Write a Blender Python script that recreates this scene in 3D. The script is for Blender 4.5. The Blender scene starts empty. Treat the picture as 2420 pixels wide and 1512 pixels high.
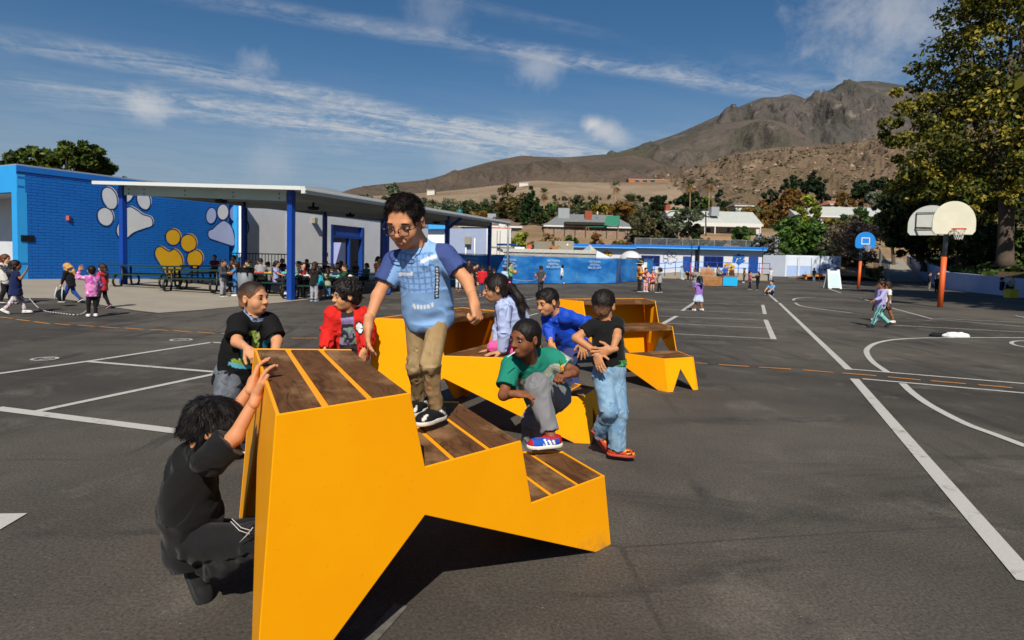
import bpy, math, random
import numpy as np
from mathutils import Vector, Matrix

# ------------------------------------------------------------------ camera
W, H = 2420.0, 1512.5
F = 1466.845; PI_ = 0.0523773; RO = 0.0233698; CY = -62.329; HC = 1.4
_fw = np.array([0, math.cos(PI_), -math.sin(PI_)]); _r0 = np.array([1.0, 0, 0])
_u0 = np.array([0, math.sin(PI_), math.cos(PI_)])
_R = _r0 * math.cos(RO) + _u0 * math.sin(RO); _U = -_r0 * math.sin(RO) + _u0 * math.cos(RO)
CAM = np.array([0, 0, HC])
scene = bpy.context.scene
cd = bpy.data.cameras.new('camera'); cam = bpy.data.objects.new('camera', cd)
scene.collection.objects.link(cam); scene.camera = cam
m = Matrix.Identity(4)
for i, v in enumerate((_R, _U, -_fw)):
    for j in range(3): m[j][i] = v[j]
m.translation = Vector(CAM); cam.matrix_world = m
cd.sensor_fit = 'HORIZONTAL'; cd.sensor_width = 36.0
cd.lens = 36.0 * F / W
cd.shift_y = CY / W
cd.clip_start = 0.05; cd.clip_end = 20000
cd.dof.use_dof = True; cd.dof.focus_distance = 3.4; cd.dof.aperture_fstop = 5.6

# ------------------------------------------------------------------ sun, sky, exposure
SUN_EL, SUN_AZ = math.radians(43.0), math.radians(2.0)   # shadows run towards +y, a little to +x
sd = np.array([math.sin(SUN_AZ) * math.cos(SUN_EL), math.cos(SUN_AZ) * math.cos(SUN_EL), -math.sin(SUN_EL)])
sl = bpy.data.lights.new('sun', 'SUN'); so = bpy.data.objects.new('sun', sl)
scene.collection.objects.link(so)
so.rotation_euler = Vector(sd).to_track_quat('-Z', 'Y').to_euler()
so.location = (0, -40, 60)
sl.energy = 5.0; sl.angle = math.radians(0.53); sl.color = (1.0, 0.93, 0.82)
scene.view_settings.view_transform = 'Standard'; scene.view_settings.look = 'None'
scene.view_settings.exposure = 0.12; scene.view_settings.gamma = 1.0
scene.view_settings.use_curve_mapping = False
world = bpy.data.worlds.new('World'); scene.world = world; world.use_nodes = True
wt = world.node_tree; wt.nodes.clear()


class NB:
    """tiny node builder"""
    def __init__(s, t): s.t = t; s.n = t.nodes; s.l = t.links
    def new(s, typ, **kw):
        n = s.n.new(typ)
        for k, v in kw.items(): setattr(n, k, v)
        return n
    def put(s, sock, v):
        if v is None: return
        if isinstance(v, bpy.types.NodeSocket): s.l.new(v, sock)
        elif isinstance(v, (tuple, list)) and sock.type == 'RGBA' and len(v) == 3: sock.default_value = (*v, 1)
        else: sock.default_value = v
    def math(s, op, a, b=None, c=None, clamp=False):
        n = s.new('ShaderNodeMath', operation=op, use_clamp=clamp)
        s.put(n.inputs[0], a); s.put(n.inputs[1], b); s.put(n.inputs[2], c)
        return n.outputs[0]
    def vmath(s, op, a, b=None, out=0):
        n = s.new('ShaderNodeVectorMath', operation=op)
        s.put(n.inputs[0], a); s.put(n.inputs[1], b)
        return n.outputs['Value' if out else 0]
    def mix(s, f, a, b, mode='MIX'):
        n = s.new('ShaderNodeMix', data_type='RGBA', blend_type=mode)
        s.put(n.inputs[0], f); s.put(n.inputs[6], a); s.put(n.inputs[7], b)
        return n.outputs[2]
    def noise(s, vec, scale, detail=4, rough=.55, dist=0, dim='3D'):
        n = s.new('ShaderNodeTexNoise', noise_dimensions=dim)
        s.put(n.inputs['Vector'], vec); n.inputs['Scale'].default_value = scale
        n.inputs['Detail'].default_value = detail; n.inputs['Roughness'].default_value = rough
        n.inputs['Distortion'].default_value = dist
        return n.outputs[0]
    def vor(s, vec, scale, feature='F1', out='Distance', rnd=1.0):
        n = s.new('ShaderNodeTexVoronoi', feature=feature)
        s.put(n.inputs['Vector'], vec); n.inputs['Scale'].default_value = scale
        n.inputs['Randomness'].default_value = rnd
        return n.outputs[out]
    def rmp(s, f, lo, hi, a=0.0, b=1.0, smooth=True):
        n = s.new('ShaderNodeMapRange', interpolation_type='SMOOTHSTEP' if smooth else 'LINEAR')
        s.put(n.inputs[0], f); n.inputs[1].default_value = lo; n.inputs[2].default_value = hi
        n.inputs[3].default_value = a; n.inputs[4].default_value = b
        return n.outputs[0]
    def mapv(s, vec, scale=(1, 1, 1), rot=(0, 0, 0), loc=(0, 0, 0)):
        n = s.new('ShaderNodeMapping'); s.put(n.inputs[0], vec)
        n.inputs[1].default_value = loc; n.inputs[2].default_value = rot; n.inputs[3].default_value = scale
        return n.outputs[0]


def pray(x, y): return _fw + _R * (x - W / 2) / F - _U * (y - H / 2 - CY) / F
def proj(P):
    d = np.asarray(P, float) - CAM; z = d @ _fw
    return np.array([W / 2 + F * (d @ _R) / z, H / 2 + CY - F * (d @ _U) / z])
def dep(x, y, t): return CAM + pray(x, y) * t
def onz(x, y, z=0.0):
    d = pray(x, y); return CAM + d * ((z - HC) / d[2])

# ---- world shader: clear Nishita sky with high cirrus bands and a few cumulus puffs
nb = NB(wt)
sky = nb.new('ShaderNodeTexSky', sky_type='NISHITA')
sky.sun_disc = False; sky.sun_elevation = SUN_EL
sky.sun_rotation = math.radians(180) + SUN_AZ
sky.altitude = 300; sky.air_density = 1.0; sky.dust_density = 0.6; sky.ozone_density = 2.2
geo = nb.new('ShaderNodeTexCoord')
dirv = nb.vmath('NORMALIZE', geo.outputs['Generated'], None)
sep = nb.new('ShaderNodeSeparateXYZ'); nb.l.new(dirv, sep.inputs[0])
dz = nb.math('MAXIMUM', sep.outputs[2], 0.0)
den = nb.math('ADD', dz, 0.05)
plane = nb.new('ShaderNodeCombineXYZ')
nb.l.new(nb.math('DIVIDE', sep.outputs[0], den), plane.inputs[0]); nb.l.new(nb.math('DIVIDE', sep.outputs[1], den), plane.inputs[1])
def skyp(x, y):
    d = pray(x, y); d = d / np.linalg.norm(d); return d[:2] / (max(d[2], 0) + .05)
def skyd(x, y):
    d = pray(x, y); return d / np.linalg.norm(d)
pv = plane.outputs[0]
wob = nb.math('SUBTRACT', nb.noise(pv, .9, 2, .6), .5)
sv = nb.mapv(pv, (1, 1, 1), (0, 0, -.40))
st1 = nb.rmp(nb.noise(nb.mapv(sv, (1.0, 2.7, 1)), 1.7, 8, .70, .9), .36, .66)
fib = nb.rmp(nb.noise(nb.mapv(sv, (3.4, 2.2, 1), (0, 0, .7)), 3.6, 5, .7, .4), .40, .72)
tex = nb.math('ADD', nb.math('MULTIPLY', st1, .7), nb.math('MULTIPLY', fib, .38))
total = None
# cirrus bands given by two points on the layer, half width, strength
bands = [((560, 10), (1720, 205), .085, .62), ((1230, 130), (2060, 232), .12, .5), ((90, 105), (1240, 330), .17, 1.0),
         ((250, 235), (1250, 350), .34, .95), ((0, 195), (400, 235), .12, .45), ((760, -60), (1330, 60), .05, .25),
         ((1560, 150), (2080, 190), .16, .22), ((700, 300), (1400, 352), .55, .7)]
for (p0, p1, wd, st) in bands:
    a, b = skyp(*p0), skyp(*p1); t = (b - a); L = np.linalg.norm(t); t = t / L; nrm = np.array([-t[1], t[0]])
    av = nb.vmath('SUBTRACT', pv, (a[0], a[1], 0))
    al = nb.vmath('DOT_PRODUCT', av, (t[0], t[1], 0), 1); ac = nb.vmath('DOT_PRODUCT', av, (nrm[0], nrm[1], 0), 1)
    ac = nb.math('MULTIPLY_ADD', wob, wd * 1.8, ac)
    core = nb.rmp(nb.math('ABSOLUTE', ac), wd * .2, wd * 1.5, 1, 0)
    ends = nb.math('MULTIPLY', nb.rmp(al, -.25 * L, .2 * L), nb.rmp(al, L * .92, L * 1.5, st, 0))
    bnd = nb.math('MULTIPLY', core, ends)
    total = bnd if total is None else nb.math('ADD', total, bnd)
total = nb.math('MULTIPLY', total, tex)
low = nb.math('MULTIPLY', nb.rmp(dz, .34, .02, 0, 1), nb.math('MULTIPLY_ADD', st1, .18, .05))
total = nb.math('ADD', total, low)
puff = None
nz = nb.math('MULTIPLY', nb.math('SUBTRACT', nb.noise(dirv, 15, 6, .68, .3), .5), 2.9)
for (x, y, r, st) in [(1404, 294, .016, .9), (1428, 308, .020, .7), (1450, 322, .018, .5), (345, 252, .030, .6), (1275, 160, .036, .4), (2105, 42, .085, .5), (610, 152, .026, .4),
                      (1245, 322, .03, .4), (640, 380, .04, .18), (1100, 380, .045, .25), (2310, 60, .05, .25), (1040, 30, .04, .2)]:
    c = skyd(x, y)
    dn = nb.vmath('LENGTH', nb.vmath('MULTIPLY', nb.vmath('SUBTRACT', dirv, tuple(c)), (1 / r, 1 / r, 1.45 / r)), None, 1)
    g = nb.rmp(nb.math('ADD', dn, nz), .0, 1.6, st, 0)
    puff = g if puff is None else nb.math('MAXIMUM', puff, g)
skyc = nb.new('ShaderNodeHueSaturation'); skyc.inputs['Saturation'].default_value = 1.28; skyc.inputs['Value'].default_value = .94
nb.l.new(sky.outputs[0], skyc.inputs['Color'])
hz = nb.math('MULTIPLY', nb.rmp(dz, .30, .0), .85)
col = nb.mix(hz, skyc.outputs[0], (3.0, 3.9, 5.2))
col = nb.mix(nb.math('MINIMUM', nb.math('MULTIPLY', total, .7), .8), col, (7.0, 7.3, 7.7))
col = nb.mix(puff, col, (8.3, 8.3, 8.4))
bg = nb.new('ShaderNodeBackground'); nb.l.new(col, bg.inputs[0]); bg.inputs[1].default_value = 0.070
wo = nb.new('ShaderNodeOutputWorld'); nb.l.new(bg.outputs[0], wo.inputs[0])

# ------------------------------------------------------------------ helpers
rng = random.Random(7)
nrs = np.random.RandomState(11)
COLL = scene.collection

def lin(c):
    if isinstance(c, str):
        c = c.lstrip('#'); c = [int(c[i:i + 2], 16) / 255 for i in (0, 2, 4)]
        return tuple((v / 12.92 if v <= .04045 else ((v + .055) / 1.055) ** 2.4) for v in c)
    return tuple(c)

MATS = {}
def mat(name, color=(.5, .5, .5), rough=.7, var=.12, vscale=6.0, bump=0.0, bscale=60.0, metal=0.0, spec=.4, color2=None, coords='Object', sheen=0.0, sss=0.0, attr=None):
    if name in MATS: return MATS[name]
    m = bpy.data.materials.new(name); m.use_nodes = True
    t = m.node_tree; b = NB(t); p = t.nodes['Principled BSDF']
    tc = b.new('ShaderNodeTexCoord').outputs[coords]
    color = lin(color)
    base = color
    if attr:
        an = b.new('ShaderNodeAttribute', attribute_name=attr); base = an.outputs['Color']
    if var > 0:
        n1 = b.noise(tc, vscale, 6, .6)
        if color2 is not None and not attr:
            base = b.mix(b.rmp(n1, .35, .65), color, lin(color2))
        v = b.rmp(n1, .25, .75, 1 - var, 1 + var, False)
        mul = b.new('ShaderNodeVectorMath', operation='SCALE')
        b.put(mul.inputs[0], base if isinstance(base, bpy.types.NodeSocket) else tuple(base)); b.l.new(v, mul.inputs['Scale'])
        base = mul.outputs[0]
    if isinstance(base, bpy.types.NodeSocket): t.links.new(base, p.inputs['Base Color'])
    else: p.inputs['Base Color'].default_value = (*base, 1)
    p.inputs['Roughness'].default_value = rough; p.inputs['Metallic'].default_value = metal
    p.inputs['Specular IOR Level'].default_value = spec
    if sheen: p.inputs['Sheen Weight'].default_value = sheen
    if sss:
        p.inputs['Subsurface Weight'].default_value = sss; p.inputs['Subsurface Radius'].default_value = (.012, .005, .003)
        p.inputs['Subsurface Scale'].default_value = .6
    if bump > 0:
        bn = b.new('ShaderNodeBump'); bn.inputs['Strength'].default_value = bump; bn.inputs['Distance'].default_value = .01
        t.links.new(b.noise(tc, bscale, 4, .6), bn.inputs['Height']); t.links.new(bn.outputs[0], p.inputs['Normal'])
    MATS[name] = m
    return m

def mesh_obj(name, verts, faces, material, parent=None, smooth=False, col=None, sharp=None):
    me = bpy.data.meshes.new(name)
    verts = np.asarray(verts, np.float32).reshape(-1, 3)
    if isinstance(faces, np.ndarray):
        k = faces.shape[1]; nf = len(faces)
        me.vertices.add(len(verts)); me.vertices.foreach_set('co', verts.ravel())
        me.loops.add(nf * k); me.loops.foreach_set('vertex_index', faces.astype(np.int32).ravel())
        me.polygons.add(nf); me.polygons.foreach_set('loop_start', np.arange(0, nf * k, k, dtype=np.int32))
        try: me.polygons.foreach_set('loop_total', np.full(nf, k, np.int32))
        except Exception: pass
        me.update(calc_edges=True)
    else:
        me.from_pydata([tuple(map(float, v)) for v in verts], [], [tuple(int(i) for i in f) for f in faces]); me.update()
    if smooth: me.polygons.foreach_set('use_smooth', np.ones(len(me.polygons), bool))
    if sharp: me.set_sharp_from_angle(angle=math.radians(sharp))
    if col is not None:
        a = me.color_attributes.new('Col', 'FLOAT_COLOR', 'POINT')
        c4 = np.ones((len(verts), 4), np.float32); c4[:, :3] = np.asarray(col, np.float32)
        a.data.foreach_set('color', c4.ravel())
    if isinstance(material, (list, tuple)):
        for mm in material: me.materials.append(mm)
    elif material is not None: me.materials.append(material)
    o = bpy.data.objects.new(name, me); COLL.objects.link(o)
    if parent is not None: o.parent = parent
    return o

def tag(o, label=None, cat=None, group=None, kind=None):
    if label: o['label'] = label
    if cat: o['category'] = cat
    if group: o['group'] = group
    if kind: o['kind'] = kind
    return o

def empty(name, loc=(0, 0, 0), label=None, cat=None, group=None, rz=0.0):
    o = bpy.data.objects.new(name, None); COLL.objects.link(o)
    o.location = loc; o.rotation_euler = (0, 0, rz); o.empty_display_size = .2
    return tag(o, label, cat, group)

class MB:
    """collects simple solids; build() links them as one mesh"""
    def __init__(s): s.v = []; s.f = []
    def add(s, vs, fs):
        o = len(s.v); s.v += [tuple(map(float, v)) for v in vs]; s.f += [tuple(i + o for i in f) for f in fs]; return s
    def box(s, lo, hi):
        x0, y0, z0 = lo; x1, y1, z1 = hi
        return s.add([(x0, y0, z0), (x1, y0, z0), (x1, y1, z0), (x0, y1, z0), (x0, y0, z1), (x1, y0, z1), (x1, y1, z1), (x0, y1, z1)],
                     [(0, 3, 2, 1), (4, 5, 6, 7), (0, 1, 5, 4), (1, 2, 6, 5), (2, 3, 7, 6), (3, 0, 4, 7)])
    def prism(s, poly, d):
        """poly: list of 3d points (planar), extruded by vector d"""
        n = len(poly); p = [np.asarray(q, float) for q in poly]; d = np.asarray(d, float)
        vs = p + [q + d for q in p]
        return s.add(vs, [tuple(range(n))[::-1], tuple(range(n, 2 * n))] + [(i, (i + 1) % n, n + (i + 1) % n, n + i) for i in range(n)])
    def bar(s, a, b, w, h=None, up=(0, 0, 1)):
        """box beam from a to b with section w x h"""
        h = h or w; a = np.asarray(a, float); b = np.asarray(b, float); t = b - a; t = t / (np.linalg.norm(t) + 1e-9)
        up = np.asarray(up, float)
        if abs(t @ up) > .98: up = np.array([0, 1.0, 0])
        r = np.cross(t, up); r /= np.linalg.norm(r); u = np.cross(r, t)
        q = [a + r * (i * w / 2) + u * (j * h / 2) for i, j in ((-1, -1), (1, -1), (1, 1), (-1, 1))]
        return s.prism(q, b - a)
    def tube(s, pts, r, n=8, r2=None, cap=True):
        pts = [np.asarray(p, float) for p in pts]; m = len(pts); rings = []
        prev = None; vs = []
        for i, p in enumerate(pts):
            t = pts[min(i + 1, m - 1)] - pts[max(i - 1, 0)]; t = t / (np.linalg.norm(t) + 1e-9)
            up = np.array([0, 0, 1.0]) if abs(t[2]) < .95 else np.array([1.0, 0, 0])
            a = np.cross(t, up) if prev is None else prev - t * (prev @ t)
            a /= np.linalg.norm(a) + 1e-9; prev = a; b = np.cross(t, a)
            rr = (r[i] if isinstance(r, (list, tuple, np.ndarray)) else (r if r2 is None else r + (r2 - r) * i / (m - 1)))
            vs += [p + a * rr * math.cos(2 * math.pi * k / n) + b * rr * math.sin(2 * math.pi * k / n) for k in range(n)]
        fs = [(i * n + k, i * n + (k + 1) % n, (i + 1) * n + (k + 1) % n, (i + 1) * n + k) for i in range(m - 1) for k in range(n)]
        if cap: fs += [tuple(range(n))[::-1], tuple(range((m - 1) * n, m * n))]
        return s.add(vs, fs)
    def cyl(s, a, b, r, n=12, r2=None): return s.tube([a, b], r, n, r2)
    def sph(s, c, r, nu=12, nv=8):
        rx, ry, rz = (r, r, r) if not isinstance(r, (tuple, list)) else r
        vs = [(c[0], c[1], c[2] - rz)] + [(c[0] + rx * math.sin(math.pi * j / nv) * math.cos(2 * math.pi * i / nu), c[1] + ry * math.sin(math.pi * j / nv) * math.sin(2 * math.pi * i / nu), c[2] - rz * math.cos(math.pi * j / nv)) for j in range(1, nv) for i in range(nu)] + [(c[0], c[1], c[2] + rz)]
        L = len(vs) - 1
        fs = [(0, 1 + (i + 1) % nu, 1 + i) for i in range(nu)] + [(1 + (j - 1) * nu + i, 1 + (j - 1) * nu + (i + 1) % nu, 1 + j * nu + (i + 1) % nu, 1 + j * nu + i) for j in range(1, nv - 1) for i in range(nu)] + [(L, 1 + (nv - 2) * nu + i, 1 + (nv - 2) * nu + (i + 1) % nu) for i in range(nu)]
        return s.add(vs, fs)
    def build(s, name, material, parent=None, smooth=False): return mesh_obj(name, s.v, s.f, material, parent, smooth)

def part(name, material, parent, fn, smooth=False):
    b = MB(); fn(b); return b.build(name, material, parent, smooth)

# ------------------------------------------------------------------ ground shape
def sstep(a, b, x):
    t = np.clip((np.asarray(x, float) - a) / (b - a), 0, 1); return t * t * (3 - 2 * t)
def gz(x, y):
    return .36 * sstep(-6.5, -17.5, x) * sstep(8, 16, y) + .47 * sstep(42, 76, y)
def G(x, y, lift=0.0):
    """photo position -> point on the yard surface"""
    z = 0.0
    for _ in range(25):
        p = onz(x, y, z)
        if p[1] < 0 or p[1] > 400: break
        z = .5 * z + .5 * float(gz(p[0], p[1]))
    p = onz(x, y, z); p[2] = float(gz(p[0], p[1])) + lift
    return p
# ------------------------------------------------------------------ ground and paint
def asphalt_mat():
    m = bpy.data.materials.new('asphalt'); m.use_nodes = True; t = m.node_tree; b = NB(t); p = t.nodes['Principled BSDF']
    pos = b.new('ShaderNodeNewGeometry').outputs['Position']
    big = b.noise(pos, .22, 6, .62); med = b.noise(pos, 1.3, 6, .65, .6); fine = b.noise(pos, 62, 5, .8)
    streak = b.noise(b.mapv(pos, (.22, .8, 1), (0, 0, .45)), 1.0, 6, .66, 2.2)
    streak2 = b.noise(b.mapv(pos, (1.1, .16, 1), (0, 0, .12)), 1.0, 6, .66, 1.8)
    c = b.mix(b.rmp(big, .3, .7), (.042, .037, .031), (.104, .092, .075))
    c = b.mix(b.math('MULTIPLY', b.rmp(streak, .53, .68), .55), c, (.026, .025, .023))
    c = b.mix(b.math('MULTIPLY', b.rmp(streak2, .54, .67), .65), c, (.028, .027, .025))
    c = b.mix(b.math('MULTIPLY', b.rmp(med, .52, .72), .5), c, (.150, .134, .110))
    grain = b.rmp(fine, .32, .68, .45, 1.65, False)
    sc = b.new('ShaderNodeVectorMath', operation='SCALE'); t.links.new(c, sc.inputs[0]); t.links.new(grain, sc.inputs['Scale'])
    v = b.vor(pos, 30.0); sp = b.rmp(v, .13, .05)
    rnd = b.rmp(b.noise(pos, 23, 2, .5), .58, .66)
    c = b.mix(b.math('MULTIPLY', b.math('MULTIPLY', sp, rnd), .6), sc.outputs[0], (.42, .38, .33))
    # hairline cracks: thin borders of big distorted cells
    cr = b.vor(b.vmath('ADD', b.mapv(pos, (.16, .16, .16)), b.vmath('MULTIPLY', b.new('ShaderNodeTexNoise').outputs['Color'], (.25,.25,.25))), 1.0, 'DISTANCE_TO_EDGE')
    crm = b.math('MULTIPLY', b.rmp(cr, .0022, .0006), b.rmp(big, .42, .55))
    c = b.mix(b.math('MULTIPLY', crm, .5), c, (.014, .013, .012))
    t.links.new(c, p.inputs['Base Color']); p.inputs['Roughness'].default_value = .86; p.inputs['Specular IOR Level'].default_value = .25
    bn = b.new('ShaderNodeBump'); bn.inputs['Strength'].default_value = .55; bn.inputs['Distance'].default_value = .006
    t.links.new(b.noise(pos, 95, 4, .7), bn.inputs['Height']); t.links.new(bn.outputs[0], p.inputs['Normal'])
    return m

def paint_mat(name, col, wear=.5):
    m = bpy.data.materials.new(name); m.use_nodes = True; t = m.node_tree; b = NB(t); p = t.nodes['Principled BSDF']
    pos = b.new('ShaderNodeNewGeometry').outputs['Position']
    w = b.noise(pos, 14, 8, .72); w2 = b.noise(pos, 2.2, 4, .6)
    f = b.math('ADD', b.math('MULTIPLY', w, .6), b.math('MULTIPLY', w2, .4))
    c = b.mix(b.rmp(f, .30 + .06 * wear, .46 + .05 * wear, max(.05, .5 - .4 * wear), 1), (.085, .078, .066), col)
    c = b.mix(b.rmp(b.noise(pos, 130, 3, .6), .3, .7, .22, 0), c, (.09, .085, .075))
    t.links.new(c, p.inputs['Base Color']); p.inputs['Roughness'].default_value = .8; p.inputs['Specular IOR Level'].default_value = .2
    return m

def grid_mesh(name, xs, ys, zf, material):
    X, Y = np.meshgrid(xs, ys); Z = zf(X, Y); nx, ny = len(xs), len(ys)
    v = np.stack([X, Y, Z], -1).reshape(-1, 3)
    i = np.arange(nx - 1)[None] + nx * np.arange(ny - 1)[:, None]; i = i.ravel()
    return mesh_obj(name, v, np.stack([i, i + 1, i + nx + 1, i + nx], 1), material, smooth=True)

ground = grid_mesh('ground', np.arange(-60, 81, 1.0), np.arange(-30, 79, 1.0), lambda x, y: gz(x, y), asphalt_mat())
tag(ground, kind='structure')
PW = paint_mat('white_paint', (.50, .485, .45), .45); PO = paint_mat('orange_paint', (.55, .24, .06), .55); PF = paint_mat('faded_paint', (.30, .285, .26), 1.6); PFF = paint_mat('old_paint', (.15, .14, .125), 2.2)

def strip(name, px, w, material, lift=.006, world=None):
    P = world if world is not None else [G(x, y) for x, y in px]
    pts = [P[0]]
    for a, c in zip(P[:-1], P[1:]):
        n = max(1, int(np.linalg.norm(c - a) / .7))
        pts += [a + (c - a) * k / n for k in range(1, n + 1)]
    pts = np.array(pts); t = np.gradient(pts, axis=0)[:, :2]; t /= np.linalg.norm(t, axis=1)[:, None] + 1e-9
    nn = np.stack([-t[:, 1], t[:, 0]], 1)
    v = []
    for q, k in zip(pts, nn):
        for s_ in (-.5, .5):
            x, y = q[0] + k[0] * w * s_, q[1] + k[1] * w * s_
            v.append((x, y, float(gz(x, y)) + lift))
    f = [(2 * i, 2 * i + 1, 2 * i + 3, 2 * i + 2) for i in range(len(pts) - 1)]
    f = [q[::-1] for q in f]
    o = mesh_obj(name, v, f, material, ground); return o

def smooth_px(p, n=6):
    p = np.array(p, float); out = []
    q = np.vstack([2 * p[0] - p[1], p, 2 * p[-1] - p[-2]])
    for i in range(1, len(q) - 2):
        for k in range(n):
            t = k / n; a, b_, c, d = q[i - 1], q[i], q[i + 1], q[i + 2]
            out.append(.5 * (2 * b_ + (c - a) * t + (2 * a - 5 * b_ + 4 * c - d) * t * t + (3 * b_ - a - 3 * c + d) * t ** 3))
    out.append(p[-1]); return out
def Z4(*p): return [((2300 + x / 1.12) / 1.587, (1050 + y / 1.12) / 1.587) for x, y in p]
def Z8(*p): return [((3200 + x / 3.436) / 1.587, (900 + y / 3.436) / 1.587) for x, y in p]
def Z5(*p): return [((2600 + x / 2.52) / 1.587, (600 + y / 2.52) / 1.587) for x, y in p]
def Z3(*p): return [((x / 1.163) / 1.587, (1100 + y / 1.163) / 1.587) for x, y in p]
def Zm(*p): return [((1680 + x / 5.0417) / 1.587, (950 + y / 5.0417) / 1.587) for x, y in p]
LN = 'court_line'
strip(LN, Z4((655, 62), (690, 93)), .10, PW); strip(LN, Z4((697, 97), (990, 378)), .10, PW)
strip(LN, [(2019, 896), (2435, 1378)], .105, PW)
strip(LN, Z4((993, 376), (1740, 438)), .07, PW, .0065); strip(LN, Z4((1047, 417), (1740, 478)), .07, PW, .0065)
strip(LN, smooth_px(Z4((1215, 436), (1260, 478), (1340, 533), (1480, 605), (1600, 650), (1740, 703))), .085, PW)
strip(LN, smooth_px(Z4((1150, 388), (1090, 345), (1064, 305), (1078, 280), (1120, 262), (1200, 250), (1350, 244), (1740, 243))), .085, PW)
strip(LN, smooth_px(Z4((1740, 256), (1690, 258), (1672, 265), (1690, 275), (1740, 284))), .07, PW)
for q in ([(450, 865), (1020, 1020), (2230, 1122)], [(-60, 945), (450, 992), (1000, 1043)], [(520, 1100), (2230, 1192)], [(1040, 1012), (2230, 1066)], [(95, 750), (188, 777)], [(2090, 975), (2230, 1003)]):
    strip(LN, Z8(*q), .075, PF if q[0][0] < 100 else PW, .0055)
strip(LN, smooth_px(Z5((1150, 1298), (1030, 1302), (960, 1312), (945, 1328))), .10, PW)
strip(LN, smooth_px(Z5((962, 1352), (1020, 1380), (1200, 1410), (1500, 1446))), .09, PW)
strip(LN, Z5((830, 1342), (1560, 1370)), .07, PF, .0053); strip(LN, Z5((1270, 1215), (1400, 1258)), .09, PW); strip(LN, Z5((1580, 1308), (1660, 1330)), .09, PW)
for q in ([(150, 90), (628, 106)], [(150, 121), (640, 142)], [(190, 152), (640, 170)], [(220, 183), (655, 203)], [(255, 227), (678, 248)]):
    strip(LN, Z4(*q), .06, PW, .0055)
for q in ([(628, 105), (637, 144)], [(640, 168), (674, 250)], [(348, 90), (290, 130)], [(266, 152), (208, 185)]):
    strip(LN, Z4(*q), .11, PW, .0062)
strip(LN, Z3((-20, 354), (385, 298), (925, 215)), .085, PW); strip(LN, Z3((922, 215), (1010, 219)), .085, PW)
strip(LN, Z3((385, 299), (965, 347)), .085, PW, .0064); strip(LN, Z3((150, 519), (962, 348)), .085, PW, .0056)
strip(LN, Z3((-20, 503), (835, 612)), .12, PW); strip(LN, Z3((1030, 650), (1062, 652)), .08, PW)
strip(LN, Z3((-60, 1000), (62, 998)), .20, PW)
for q in ([(130, 872), (690, 812)], [(130, 925), (690, 940)], [(1130, 800), (1700, 825)], [(1300, 912), (1730, 835)], [(1350, 955), (1700, 970)], [(1400, 1060), (1700, 1075)], [(1480, 1197), (1700, 1138)]):
    strip(LN, Zm(*q), .07, PW, .0057)
for q in ([(2240, 700), (2420, 702)], [(1470, 668), (1560, 672)], [(1230, 655), (1350, 655)]):
    strip(LN, Zm(*q), .12, PF, .0057)
strip(LN, [(948, 1432), (850, 1540)], .06, PFF, .0055)
for i in range(14):   # faint scuffs and worn old paint near the far courts
    x = rng.uniform(1180, 1640); y = rng.uniform(684, 716)
    strip('paint_scuff', [(x, y), (x + rng.uniform(12, 40), y + rng.uniform(-1.5, 1.5))], rng.uniform(.05, .12), PF, .0051)
DS = 'orange_dash'
for a, c in [((345, 350), (395, 353)), ((443, 357), (570, 365)), ((612, 368), (746, 376)), ((798, 380), (922, 390)), ((963, 393), (1105, 404)), ((1153, 409), (1291, 422)), ((1333, 425), (1480, 438)), ((1533, 442), (1677, 455))]:
    strip(DS, Z4(a, c), .06, PO, .007)
for a, c in [((-40, 101), (58, 111)), ((70, 115), (128, 122)), ((148, 125), (215, 134)), ((240, 134), (307, 140)), ((340, 140), (413, 146)), ((435, 147), (517, 153)), ((543, 153), (627, 159)), ((652, 159), (733, 164)), ((757, 164), (837, 171)), ((860, 170), (940, 177)), ((967, 176), (1003, 181))]:
    strip(DS, Z3(a, c), .06, PO, .007)
strip(DS, [(690, 800), (752, 800)], .06, PO, .007)
strip(DS, [(1385, 822), (1470, 828)], .06, PO, .007)
for cx, cy, r in ((195, 287, .135), (790, 204, .15)):   # painted number circles
    c = G(*Z3((cx, cy))[0]); ring = [c + np.array([math.cos(a) * r, math.sin(a) * r, 0]) for a in np.linspace(0, 2 * math.pi, 22)]
    strip('number_circle', None, .04, PW, .006, ring)
    strip('number_circle', None, .035, PW, .0066, [c + np.array([-.06, .06, 0]), c + np.array([.06, .06, 0]), c + np.array([-.01, -.08, 0])])

# concrete apron under and beside the canopy
CONC = mat('concrete', '#9c9384', .9, .10, .7, .25, 70, coords='Object', color2='#8d8578')
front = [(-30, 707.5), (0, 707.4), (60, 706), (109, 706), (160, 709.5), (203, 715.2), (272, 727.7), (330, 736), (375, 740.8), (470, 734), (569, 724.6), (666, 715.6), (716, 710), (780, 702), (860, 694)]
back = [(-30, 658), (0, 658), (60, 657.8), (109, 657.3), (160, 656.8), (203, 656.4), (272, 655.6), (330, 655), (375, 654.5), (470, 653.5), (569, 652), (640, 652), (716, 653), (780, 655), (860, 657)]
rows = 14; V = []
for (a, c) in zip(front, back):
    A, B = G(*a), G(*c)
    for k in range(rows + 1):
        q = A + (B - A) * k / rows; V.append((q[0], q[1], float(gz(q[0], q[1])) + .014))
Fq = [(i * (rows + 1) + k, (i + 1) * (rows + 1) + k, (i + 1) * (rows + 1) + k + 1, i * (rows + 1) + k + 1) for i in range(len(front) - 1) for k in range(rows)]
pad = mesh_obj('concrete_pad', V, Fq, CONC, smooth=True); tag(pad, kind='structure')

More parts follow.
